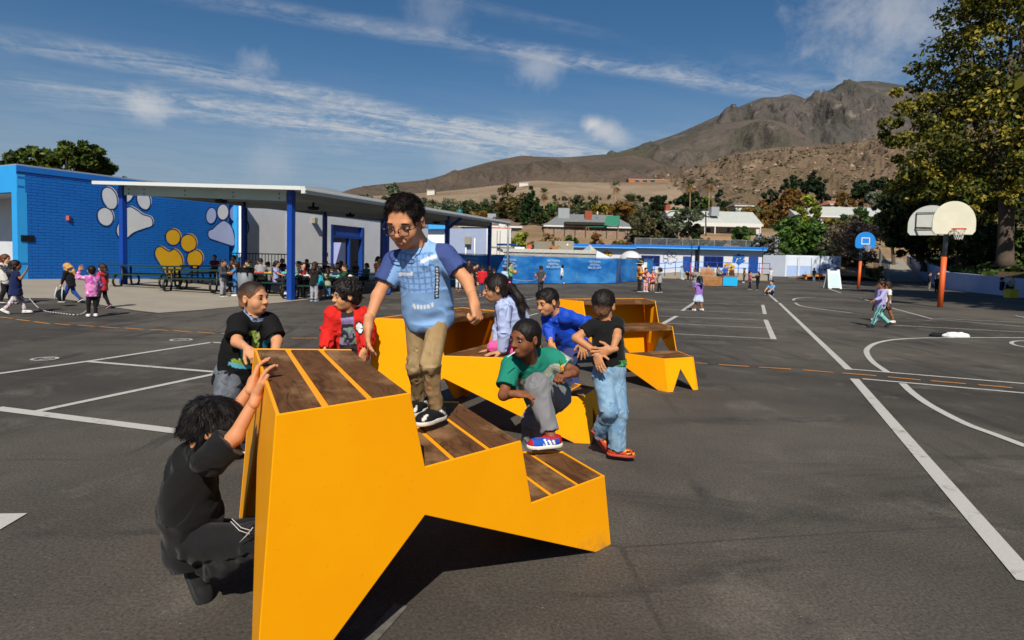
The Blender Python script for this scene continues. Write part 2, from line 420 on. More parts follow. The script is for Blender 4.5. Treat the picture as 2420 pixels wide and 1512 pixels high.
# ------------------------------------------------------------------ stepped benches
def yellow_mat():
    m = bpy.data.materials.new('yellow_powder_coat'); m.use_nodes = True; t = m.node_tree; b = NB(t); p = t.nodes['Principled BSDF']
    pos = b.new('ShaderNodeNewGeometry').outputs['Position']
    n = b.noise(pos, 1.7, 5, .6); n2 = b.noise(pos, 34, 4, .65)
    c = b.mix(b.rmp(n, .3, .7), (.95, .385, .001), (.90, .350, .001))
    c = b.mix(b.rmp(n2, .62, .78, 0, .38), c, (.55, .20, .01))
    low = b.new('ShaderNodeSeparateXYZ'); t.links.new(pos, low.inputs[0])
    dirt = b.math('MULTIPLY', b.rmp(low.outputs[2], .14, 0.0), b.rmp(b.noise(pos, 9, 5, .7), .42, .7))
    c = b.mix(b.math('MULTIPLY', dirt, .5), c, (.30, .17, .06))
    t.links.new(c, p.inputs['Base Color']); p.inputs['Roughness'].default_value = .42
    p.inputs['Specular IOR Level'].default_value = .18
    t.links.new(b.rmp(n2, .2, .8, .36, .5, False), p.inputs['Roughness'])
    bn = b.new('ShaderNodeBump'); bn.inputs['Strength'].default_value = .05; bn.inputs['Distance'].default_value = .004
    t.links.new(b.noise(pos, 260, 2, .5), bn.inputs['Height']); t.links.new(bn.outputs[0], p.inputs['Normal'])
    return m
def wood_mat(name, dark, mid, lite):
    m = bpy.data.materials.new(name); m.use_nodes = True; t = m.node_tree; b = NB(t); p = t.nodes['Principled BSDF']
    tc = b.new('ShaderNodeTexCoord').outputs['Object']
    oi = b.new('ShaderNodeObjectInfo').outputs['Random']
    off = b.new('ShaderNodeCombineXYZ'); t.links.new(b.math('MULTIPLY', oi, 37.0), off.inputs[0]); t.links.new(b.math('MULTIPLY', oi, 11.0), off.inputs[1])
    v = b.vmath('ADD', tc, off.outputs[0])
    warp = b.noise(b.mapv(v, (3.0, 1.0, 3.0)), 1.6, 3, .5)
    wv = b.new('ShaderNodeCombineXYZ'); t.links.new(b.math('MULTIPLY', warp, .45), wv.inputs[0])
    g1 = b.noise(b.mapv(b.vmath('ADD', v, wv.outputs[0]), (26, 1.3, 26)), 1.0, 7, .68, .6)
    g2 = b.noise(b.mapv(v, (95, 2.5, 95)), 1.0, 4, .6)
    knot = b.vor(b.mapv(v, (5.2, 1.9, 5.2)), 1.0); kn = b.rmp(knot, .13, .03)
    patch = b.noise(b.mapv(v, (3, 2.2, 3)), 1.3, 4, .6)
    c = b.mix(b.rmp(g1, .30, .70), dark, mid)
    c = b.mix(b.math('MULTIPLY', b.rmp(patch, .48, .68), .75), c, lite)
    c = b.mix(b.math('MULTIPLY', b.rmp(g1, .52, .62), .5), c, dark)
    c = b.mix(b.math('MULTIPLY', b.rmp(g2, .52, .72), .45), c, dark)
    c = b.mix(b.math('MULTIPLY', kn, .8), c, tuple(x * .35 for x in dark))
    t.links.new(c, p.inputs['Base Color']); p.inputs['Roughness'].default_value = .8; p.inputs['Specular IOR Level'].default_value = .15
    bn = b.new('ShaderNodeBump'); bn.inputs['Strength'].default_value = .35; bn.inputs['Distance'].default_value = .003
    t.links.new(g1, bn.inputs['Height']); t.links.new(bn.outputs[0], p.inputs['Normal'])
    return m
YEL = yellow_mat()
WOOD = wood_mat('stained_plank', (.052, .021, .007), (.185, .082, .030), (.31, .170, .078))
BS = dict(W=1.5948, h1=.3645, h2=.6485, h3=.9279)
def bnear(s, z): return .3695 * s + .0154 * z
def bfar(s, z): return 1.5948 - .3546 * s - .1468 * z
PROFILE = [(-.065, 0), (0, .9279), (.4562, .9279), (.5217, .6485), (.9913, .6485), (1.0581, .3645), (1.5504, .3645), (1.6115, 0), (1.4961, 0), (.5238, .4711), (.004, 0)]
TH = .012
def bevel(o, w=.003):
    m_ = o.modifiers.new('edge', 'BEVEL'); m_.width = w; m_.segments = 2; m_.limit_method = 'ANGLE'; m_.angle_limit = math.radians(40); return o
def make_bench(x, y, a, label):
    e = empty('stepped_bench', (x, y, 0), label, 'bench', 'yellow stepped benches', a)
    b = MB(); b.prism([(s, bnear(s, z), z) for s, z in PROFILE], (0, TH, 0)); bevel(b.build('side_panel', YEL, e))
    b = MB(); b.prism([(s, bfar(s, z) - TH, z) for s, z in PROFILE], (0, TH, 0)); bevel(b.build('side_panel', YEL, e))
    def endp(s0, z0, s1, z1, apex, foot, inward, nm):
        # plate from (s0,z0) bottom to (s1,z1) top, spanning between the side panels, with an inverted V
        def pt(fr, z):
            s = s0 + (s1 - s0) * (z - z0) / (z1 - z0); lo, hi = bnear(s, z) + TH + .001, bfar(s, z) - TH - .001
            return (s, lo + (hi - lo) * fr, z)
        fw_ = foot
        poly = [pt(0, z0), pt(0, z1), pt(1, z1), pt(1, z0), pt(1 - fw_, z0), pt(.5, apex), pt(fw_, z0)]
        q = MB(); q.prism(poly, (inward * TH, 0, 0)); return bevel(q.build(nm, YEL, e))
    endp(-.063, 0, .002, .9279, .70, .10, 1, 'end_panel')
    endp(1.6095, 0, 1.5484, .3640, .245, .15, -1, 'end_panel')
    for (s0, s1, h) in ((.016, .4562, .9279), (.5217 - .03, .9913, .6485), (1.0581 - .03, 1.536, .3645)):
        gap = .026; w = (s1 - s0 - 2 * gap) / 3
        for k in range(3):
            a0 = s0 + k * (w + gap); a1 = a0 + w; z1 = h - .003 + rng.uniform(-.0015, .001); z0 = z1 - .042
            q = MB(); e_ = .0145
            bev = .004
            bot = [(a0, bnear(a0, z0) + e_, z0), (a1, bnear(a1, z0) + e_, z0), (a1, bfar(a1, z1) - e_, z0), (a0, bfar(a0, z1) - e_, z0)]
            midp = [(p[0], p[1], z1 - bev) for p in bot]
            top = [(p[0] + (bev if i in (0, 3) else -bev), p[1] + (bev if i in (0, 1) else -bev), z1) for i, p in enumerate(bot)]
            q.add(bot + midp + top, [(0, 3, 2, 1)] + [(i, (i + 1) % 4, 4 + (i + 1) % 4, 4 + i) for i in range(4)] + [(4 + i, 4 + (i + 1) % 4, 8 + (i + 1) % 4, 8 + i) for i in range(4)] + [(8, 9, 10, 11)])
            q.build('plank', WOOD, e)
            if k < 2:
                c0, c1 = a1 + .0005, a1 + gap - .0005; zr = h - .012
                q = MB(); q.prism([(c0, bnear(c0, zr) + e_, zr - .02), (c1, bnear(c1, zr) + e_, zr - .02), (c1, bfar(c1, h) - e_, zr - .02), (c0, bfar(c0, h) - e_, zr - .02)], (0, 0, .02)); q.build('rail', YEL, e)
        for fr in (.14, .5, .86):   # bracket tabs under the front plank
            zz = h - .056; u = bnear(s1, zz) + (bfar(s1, zz) - bnear(s1, zz)) * fr
            q = MB(); q.box((s1 - .10, u - .05, zz), (s1 - .02, u + .05, zz + .008)); q.build('bracket', YEL, e)
    for nearside in (0, 1):     # diagonal braces inside the side panels
        for (p, r) in (((.16, .34), (.40, .84)), ((.72, .47), (.93, .60))):
            f_ = (lambda s, z: bnear(s, z) + .035) if nearside == 0 else (lambda s, z: bfar(s, z) - .035)
            q = MB(); q.bar((p[0], f_(*p), p[1]), (r[0], f_(*r), r[1]), .035, .03); q.build('brace', YEL, e)
    return e
make_bench(-0.6866623, 1.80588443, 0.43611793, 'nearest yellow stepped bench with dark planks, boy in khaki trousers standing on it')
make_bench(-1.08167916, 4.84369489, -0.41340215, 'middle yellow stepped bench with girl kneeling on its second step')
make_bench(0.51007677, 7.9525695, -1.12787924, 'farthest yellow stepped bench with open brown underside and nobody on it')
# ------------------------------------------------------------------ soft shapes (people): distance fields meshed by surface nets
def V3(*a): return np.array(a if len(a) == 3 else a[0], float)
def unit(v): v = np.asarray(v, float); return v / (np.linalg.norm(v) + 1e-9)
def hash3(i, j, k, seed):
    n = (i * 374761393 + j * 668265263 + k * 2147483647 + seed * 974711) & 0xffffffff
    n = ((n ^ (n >> 13)) * 1274126177) & 0xffffffff
    return ((n ^ (n >> 16)) & 0xffff) / 65535.0
def vnoise(p, s, seed=0):
    q = np.asarray(p) * s; i = np.floor(q).astype(np.int64); f = q - i; f = f * f * (3 - 2 * f)
    r = 0
    for a in (0, 1):
        for b in (0, 1):
            for c in (0, 1):
                w = (f[:, 0] if a else 1 - f[:, 0]) * (f[:, 1] if b else 1 - f[:, 1]) * (f[:, 2] if c else 1 - f[:, 2])
                r = r + w * hash3(i[:, 0] + a, i[:, 1] + b, i[:, 2] + c, seed)
    return r * 2 - 1

class SDF:
    def __init__(s): s.p = []; s.c = []
    def cap(s, a, b, ra, rb=None, k=.02, sub=False, flat=False, clip=None):
        a, b = V3(a), V3(b); clip = list(clip or [])
        if flat: clip.append((b, unit(b - a)))
        s.p.append(('c', a, b, ra, ra if rb is None else rb, clip, k, sub)); return s
    def ell(s, c, r, axes=None, k=.02, sub=False, clip=None):
        s.p.append(('e', V3(c), np.eye(3) if axes is None else np.array(axes, float), np.array(r if np.ndim(r) else (r, r, r), float), clip or [], k, sub)); return s
    def sph(s, c, r, k=.02): return s.ell(c, (r, r, r), None, k)
    def cut(s, p, n, rad=9.0): s.c.append((V3(p), unit(n), rad)); return s
    def bb(s, p):
        if p[0] == 'c': r = max(p[3], p[4]); return np.minimum(p[1], p[2]) - r, np.maximum(p[1], p[2]) + r
        ext = np.sqrt(((p[2] * p[3][:, None]) ** 2).sum(0)); return p[1] - ext, p[1] + ext
    def mesh(s, h):
        B = [s.bb(p) for p in s.p if not p[-1]]
        lo = np.min([b[0] for b in B], 0) - 3 * h - .01; hi = np.max([b[1] for b in B], 0) + 3 * h + .01
        n = np.ceil((hi - lo) / h).astype(int) + 1
        Fd = np.full(tuple(n), .5, np.float32)
        ax = [lo[i] + h * np.arange(n[i]) for i in range(3)]
        for p in s.p:
            b0, b1 = s.bb(p); mg = p[-2] + 2.5 * h
            i0 = np.clip(np.floor((b0 - mg - lo) / h).astype(int), 0, n - 1); i1 = np.clip(np.ceil((b1 + mg - lo) / h).astype(int) + 1, 1, n)
            if (i1 <= i0).any(): continue
            sl = tuple(slice(a, b) for a, b in zip(i0, i1))
            X, Y, Z = (ax[k][sl[k]].astype(np.float32) for k in range(3))
            X = X[:, None, None]; Y = Y[None, :, None]; Z = Z[None, None, :]
            if p[0] == 'c':
                a, b = p[1], p[2]; d = b - a; L = max(d @ d, 1e-12)
                t = np.clip(((X - a[0]) * d[0] + (Y - a[1]) * d[1] + (Z - a[2]) * d[2]) / L, 0, 1)
                D = np.sqrt((X - a[0] - t * d[0]) ** 2 + (Y - a[1] - t * d[1]) ** 2 + (Z - a[2] - t * d[2]) ** 2) - (p[3] + (p[4] - p[3]) * t)
            else:
                c, A, r = p[1], p[2], p[3]
                q = [((X - c[0]) * A[k][0] + (Y - c[1]) * A[k][1] + (Z - c[2]) * A[k][2]) / r[k] for k in range(3)]
                k0 = np.sqrt(q[0] ** 2 + q[1] ** 2 + q[2] ** 2); k1 = np.sqrt((q[0] / r[0]) ** 2 + (q[1] / r[1]) ** 2 + (q[2] / r[2]) ** 2)
                D = k0 * (k0 - 1) / np.maximum(k1, 1e-6)
            for (cp, cn) in p[-3]:
                D = np.maximum(D, (X - cp[0]) * cn[0] + (Y - cp[1]) * cn[1] + (Z - cp[2]) * cn[2])
            k = p[-2]; S = Fd[sl]
            if p[-1]:
                D = -D; hh = np.maximum(k - np.abs(S - D), 0) / k; Fd[sl] = np.maximum(S, D) + hh * hh * k * .25
            else:
                hh = np.maximum(k - np.abs(S - D), 0) / k; Fd[sl] = np.minimum(S, D) - hh * hh * k * .25
        for (pt, nn, rad) in s.c:
            i0 = np.clip(np.floor((pt - rad - lo) / h).astype(int), 0, n - 1); i1 = np.clip(np.ceil((pt + rad - lo) / h).astype(int) + 1, 1, n)
            if (i1 <= i0).any(): continue
            sl = tuple(slice(a, b) for a, b in zip(i0, i1))
            X, Y, Z = (ax[k][sl[k]].astype(np.float32) for k in range(3))
            X = X[:, None, None] - pt[0]; Y = Y[None, :, None] - pt[1]; Z = Z[None, None, :] - pt[2]
            pl = X * nn[0] + Y * nn[1] + Z * nn[2]; ok = (X * X + Y * Y + Z * Z) < rad * rad
            Fd[sl] = np.where(ok, np.maximum(Fd[sl], pl), Fd[sl])
        return nets(Fd, lo, h)

def nets(Fd, lo, h):
    sg = Fd < 0
    cnt = np.zeros(tuple(np.array(Fd.shape) - 1), np.int8)
    for a in (0, 1):
        for b in (0, 1):
            for c in (0, 1):
                cnt += sg[a:sg.shape[0] - 1 + a, b:sg.shape[1] - 1 + b, c:sg.shape[2] - 1 + c]
    act = np.argwhere((cnt > 0) & (cnt < 8))
    if len(act) == 0: return np.zeros((0, 3)), np.zeros((0, 4), int)
    idx = np.full(cnt.shape, -1, np.int32); idx[act[:, 0], act[:, 1], act[:, 2]] = np.arange(len(act))
    cor = [(a, b, c) for a in (0, 1) for b in (0, 1) for c in (0, 1)]
    val = np.stack([Fd[act[:, 0] + a, act[:, 1] + b, act[:, 2] + c] for a, b, c in cor], 1)
    P = np.zeros((len(act), 3)); N = np.zeros(len(act))
    for i in range(8):
        for j in range(i + 1, 8):
            d = np.array(cor[j]) - np.array(cor[i])
            if np.abs(d).sum() != 1: continue
            vi, vj = val[:, i], val[:, j]; cr = (vi < 0) != (vj < 0)
            t = np.where(cr, vi / np.where(cr, vi - vj, 1), 0)
            P += np.where(cr[:, None], np.array(cor[i]) + t[:, None] * d, 0); N += cr
    P = P / N[:, None]
    verts = lo + h * (act + P)
    quads = []
    for axis in range(3):
        o = [np.array(v) for v in ((1, 0, 0), (0, 1, 0), (0, 0, 1))]; e = o[axis]; u, v = o[(axis + 1) % 3], o[(axis + 2) % 3]
        sh = np.array(sg.shape)
        A = sg[tuple(slice(0, sh[k] - e[k]) for k in range(3))]; Bq = sg[tuple(slice(e[k], sh[k]) for k in range(3))]
        w = np.argwhere(A != Bq)
        w = w[(w[:, (axis + 1) % 3] > 0) & (w[:, (axis + 2) % 3] > 0) & (w[:, (axis + 1) % 3] < sh[(axis + 1) % 3] - 1) & (w[:, (axis + 2) % 3] < sh[(axis + 2) % 3] - 1)]
        g = lambda q: idx[q[:, 0], q[:, 1], q[:, 2]]
        q4 = np.stack([g(w - u - v), g(w - v), g(w), g(w - u)], 1)
        inside = sg[w[:, 0], w[:, 1], w[:, 2]]
        q4 = np.where(inside[:, None], q4, q4[:, ::-1])
        quads.append(q4)
    q = np.vstack(quads); q = q[(q >= 0).all(1)]
    return verts, q

def vnormals(v, q):
    n = np.cross(v[q[:, 2]] - v[q[:, 0]], v[q[:, 3]] - v[q[:, 1]]); out = np.zeros_like(v)
    for k in range(4): np.add.at(out, q[:, k], n)
    return out / (np.linalg.norm(out, axis=1)[:, None] + 1e-12)

def wrinkle(v, q, segs, amp, wl=.045, seed=0):
    """cloth folds: ridged noise stretched round each limb, running slightly diagonal, strongest near its ends"""
    n = vnormals(v, q); best = np.full(len(v), 9.0); disp = np.zeros(len(v))
    nz = vnoise(v, 8, seed)
    for j, (a, b, am) in enumerate(segs):
        a, b = V3(a), V3(b); d = b - a; L = np.linalg.norm(d)
        if L < 1e-6: continue
        d = d / L; r1 = unit(np.cross(d, (.3, .9, .2))); r2 = np.cross(d, r1)
        rel = v - a; t = np.clip((rel @ d) / L, -.15, 1.15); ax = rel - (rel @ d)[:, None] * d; D = np.linalg.norm(ax, axis=1) + np.maximum(0, np.abs(t - .5) - .5) * L
        ang = np.arctan2(ax @ r2, ax @ r1); e = .30 + .70 * np.abs(2 * np.clip(t, 0, 1) - 1) ** 1.3
        c = np.stack([t * L / wl + .9 * np.sin(ang + j + seed) + .5 * nz, 1.25 * np.cos(ang) + j * 3, 1.25 * np.sin(ang) + seed], 1)
        n1 = vnoise(c, 1.0, seed + j); n2 = vnoise(c * np.array([2.1, 1.6, 1.6]), 1.0, seed + j + 40)
        w = ((1 - 2.2 * np.abs(n1)) * .8 + .35 * n2) * e * am
        sel = D < best; disp = np.where(sel, w, disp); best = np.where(sel, D, best)
    return v + n * (amp * (disp * 1.25 + .7 * nz))[:, None]

def join(*ms):
    V, Q, o = [], [], 0
    for v, q in ms:
        if len(v) == 0: continue
        V.append(v); Q.append(q + o); o += len(v)
    return np.vstack(V), np.vstack(Q)

def frame(f, u):
    f = unit(f); r = unit(np.cross(f, u)); u = np.cross(r, f); return r, f, u    # right, forward, up

SKIN = {}
def skin(c):
    if c not in SKIN: SKIN[c] = mat('skin_' + c.strip('#'), c, .58, .10, 22, .08, 260, sss=.12, spec=.28)
    return SKIN[c]
def cloth(c, bump=.25, rough=.85):
    k = f'cloth_{c}_{rough}'
    return mat(k, c, rough, .10, 9, bump, 420, sheen=.08, spec=.2)
CLOTHV = mat('printed_cloth', (.5, .5, .5), .85, .08, 9, .25, 420, spec=.2, attr='Col')
HAIRV = mat('hair', (.03, .02, .015), .55, 0, 60, .25, 300, spec=.3, attr='Col')
def hairmat(c): return mat('hair_' + c.strip('#'), c, .58, .35, 90, .5, 320, spec=.3)
EYE = mat('eye', (.5, .5, .5), .15, 0, attr='Col', spec=.5)

def head_sdf(c, r, f, u, s, lod, chub=False):
    cw = 1.0 if chub else .91
    def P(x, y, z): return c + (r * x + f * y + u * z) * s
    A = (r, f, u); d = SDF(); k = s
    d.ell(P(0, -.012, .030), np.array((.074, .090, .080)) * s, A, .02)
    d.ell(P(0, .020, -.030), np.array((.060 * cw, .064, .068)) * s, A, .030 * k)
    d.ell(P(0, .046, -.080), np.array((.030 * cw, .028, .024)) * s, A, .035 * k)
    for x in (-1, 1): d.ell(P(.036 * cw * x, .046, -.034), np.array((.027, .026, .028)) * s * cw, A, .022 * k)
    d.cap(P(-.036, .070, .017), P(.036, .070, .017), .012 * s, None, .02 * k)
    if lod < 2:
        for x in (-1, 1): d.ell(P(.031 * x, .088, .001), np.array((.017, .011, .011)) * s, A, .010 * k, True)
    d.cap(P(0, .082, .004), P(0, .098, -.026), .0075 * s, .0125 * s, .014 * k)
    if lod < 2:
        for x in (-1, 1): d.ell(P(.011 * x, .090, -.030), np.array((.0085, .009, .007)) * s, A, .006 * k)
        d.ell(P(0, .078, -.062), np.array((.023, .010, .012)) * s, A, .012 * k)
    for x in (-1, 1):
        d.ell(P(.077 * x, -.010, -.006), np.array((.010, .020, .029)) * s, (unit(r + f * -.35 * x), unit(f + r * .35 * x), u), .008 * k)
        if lod < 1: d.ell(P(.088 * x, -.004, -.004), np.array((.008, .011, .017)) * s, A, .005 * k, True)
    return d, P, A

def make_hair(style, hc, P, A, s, lod, par, seed=0):
    r, f, u = A; d = SDF(); h = {0: .0055, 1: .011, 2: .02}[lod]
    rs = np.random.RandomState(seed + 5)
    th = {'buzz': .0035, 'short': .007, 'messy': .004, 'curly': .020, 'long': .014, 'pony': .009, 'afro': .006, 'bob': .016, 'cap': .008}.get(style, .011)
    d.ell(P(0, -.016, .033), np.array((.076 + th, .091 + th, .079 + th * 1.1)) * s, A, .01)
    d.ell(P(0, -.055, -.03), np.array((.058 + th * .6, .045 + th * .6, .050)) * s, A, .02 * s)      # nape
    if style in ('short', 'curly', 'bob'): d.ell(P(.0, .040, .078), np.array((.058, .042, .030 + th)) * s, A, .02 * s)
    if style == 'messy': d.ell(P(.0, .014, .092), np.array((.054, .056, .024)) * s, A, .02 * s)
    # face opening
    front = .060 if style in ('curly', 'bob') else (.056 if style in ('messy',) else .062)
    d.ell(P(0, .100, (.014 if not par else -.006) if style == 'messy' else -.020), np.array((.076, .072, front + .022)) * s, A, .012 * s, True)
    d.ell(P(0, .040, -.085), np.array((.11, .065, .065)) * s, A, .012 * s, True)
    for x in (-1, 1): d.ell(P(.088 * x, -.004, -.012), np.array((.022, .026, .030)) * s, A, .008 * s, True)
    d.cut(P(0, -.05, -.080), -u, .12 * s)
    extra = []
    if style == 'long':
        back = [P(0, -.075, .02), P(0, -.105, -.09), P(.0, -.11, -.19), P(.01, -.105, -.29)]
        for a, b, ra, rb in zip(back[:-1], back[1:], (.060, .062, .055), (.062, .055, .035)):
            d.cap(a, b, ra * s, rb * s, .03 * s)
        for x in (-1, 1):
            d.cap(P(.066 * x, -.02, .02), P(.080 * x, -.05, -.10), .026 * s, .030 * s, .02 * s); d.cap(P(.080 * x, -.05, -.10), P(.072 * x, -.075, -.2), .030 * s, .022 * s, .02 * s)
    if style == 'bob':
        for x in (-1, 1): d.cap(P(.064 * x, -.02, .03), P(.074 * x, -.015, -.075), .026 * s, .022 * s, .02 * s)
        d.cap(P(0, -.075, .02), P(0, -.07, -.08), .056 * s, .050 * s, .02 * s)
    if style == 'curly':
        for _ in range(150 if lod == 0 else 40):
            a = rs.normal(size=3); a /= np.linalg.norm(a)
            if a[2] < -.35 or (a[1] > .55 and a[2] < .35): continue
            p = P(a[0] * .088, -.018 + a[1] * .104, .038 + a[2] * .094); d.sph(p, rs.uniform(.010, .019) * s, .006)
    if style == 'buns':
        for x in (-1, 1): d.sph(P(.055 * x, -.03, .125), .032 * s, .01)
    if style == 'cap': d.ell(P(0, .085, .055), np.array((.06, .06, .008)) * s, A, .008)
    if par: par(d, P, s)
    v, q = d.mesh(h * max(s, .8))
    if len(v) == 0: return v, q
    n = vnormals(v, q)
    amp = {'buzz': .001, 'short': .003, 'messy': .004, 'curly': .005, 'afro': .002}.get(style, .002) * s
    L = np.stack([(v - P(0, 0, 0)) @ r, (v - P(0, 0, 0)) @ f, (v - P(0, 0, 0)) @ u], 1)
    st = vnoise(L * np.array([1, .35, .35]), 120 / s, seed)
    v = v + n * (amp * (st + .6 * vnoise(L, 60, seed + 1)))[:, None]
    return v, q

def strands(v, q, P, A, s, n, length, flow, seed=0, lift=.25, width=.0010, keep=None):
    """thin tapering locks rooted on the hair surface"""
    rs = np.random.RandomState(seed + 77); nn = vnormals(v, q)
    i = rs.choice(len(v), n); p = v[i]; m = nn[i]
    if keep is not None:
        ok = keep(p); p, m = p[ok], m[ok]
    fl = flow(p); fl = fl + .28 * rs.normal(size=p.shape)
    fl = fl - (fl * m).sum(1)[:, None] * m; fl /= np.linalg.norm(fl, axis=1)[:, None] + 1e-9
    ln = length * rs.uniform(.5, 1.25, len(p))[:, None]; sd_ = np.cross(m, fl); w = width * rs.uniform(.7, 1.6, len(p))[:, None]
    lf = lift * rs.uniform(.2, 1.3, len(p))[:, None]
    a = p - m * .002; b1 = p + fl * ln * .5 + m * (ln * lf * .6 + .001); c = p + fl * ln + m * ln * lf
    V = np.stack([a - sd_ * w, a + sd_ * w, b1 + sd_ * w * .9, b1 - sd_ * w * .9, c + sd_ * w * .2, c - sd_ * w * .2], 1).reshape(-1, 3)
    o = np.arange(len(p)) * 6
    Q = np.vstack([np.stack([o, o + 1, o + 2, o + 3], 1), np.stack([o + 3, o + 2, o + 4, o + 5], 1)])
    return V, Q

def hand_sdf(w, d, n, side, s, curl=.3, spread=.1, thumb=.5, pose=None):
    """w wrist, d towards the fingers, n direction the palm faces, side +1 thumb on the +lateral side"""
    d = unit(d); n = unit(np.asarray(n) - d * (np.asarray(n) @ d)); l = np.cross(d, n) * side
    S = SDF()
    S.ell(w + d * .040 * s, np.array((.030, .038, .0125)) * s, (l, d, n), .01)
    S.cap(w - d * .02 * s, w + d * .02 * s, .0185 * s, .020 * s, .015)
    bases = [(.0225, .072, .054), (.0075, .077, .060), (-.0075, .075, .056), (-.0215, .069, .045)]
    cl = curl if np.ndim(curl) else [curl] * 4
    for j, (x, y, L) in enumerate(bases):
        b = w + (l * x + d * y) * s
        dirn = unit(d + l * (x / .0225) * spread); ang = cl[j] * 1.2; p = b; r = .0078 * s
        S.cap(w + (l * x * .8 + d * .045) * s, b, .0088 * s, r, .008)
        for q_, fr in enumerate((.45, .32, .26)):
            v = unit(dirn * math.cos(ang) + n * math.sin(ang)); e = p + v * L * fr * s
            S.cap(p, e, r, r * .9, .004); p = e; r *= .9; ang += cl[j] * (1.25 if q_ == 0 else .8)
    b = w + (l * .020 + d * .022 + n * .004) * s; v = unit(d * .75 + l * (1 - .55 * thumb) + n * (.15 + .5 * thumb)); e = b + v * .034 * s
    S.cap(b, e, .0115 * s, .0095 * s, .010); v2 = unit(v + d * .5 + n * .25 * thumb - l * .3 * thumb); S.cap(e, e + v2 * .028 * s, .0092 * s, .0075 * s, .004)
    return S
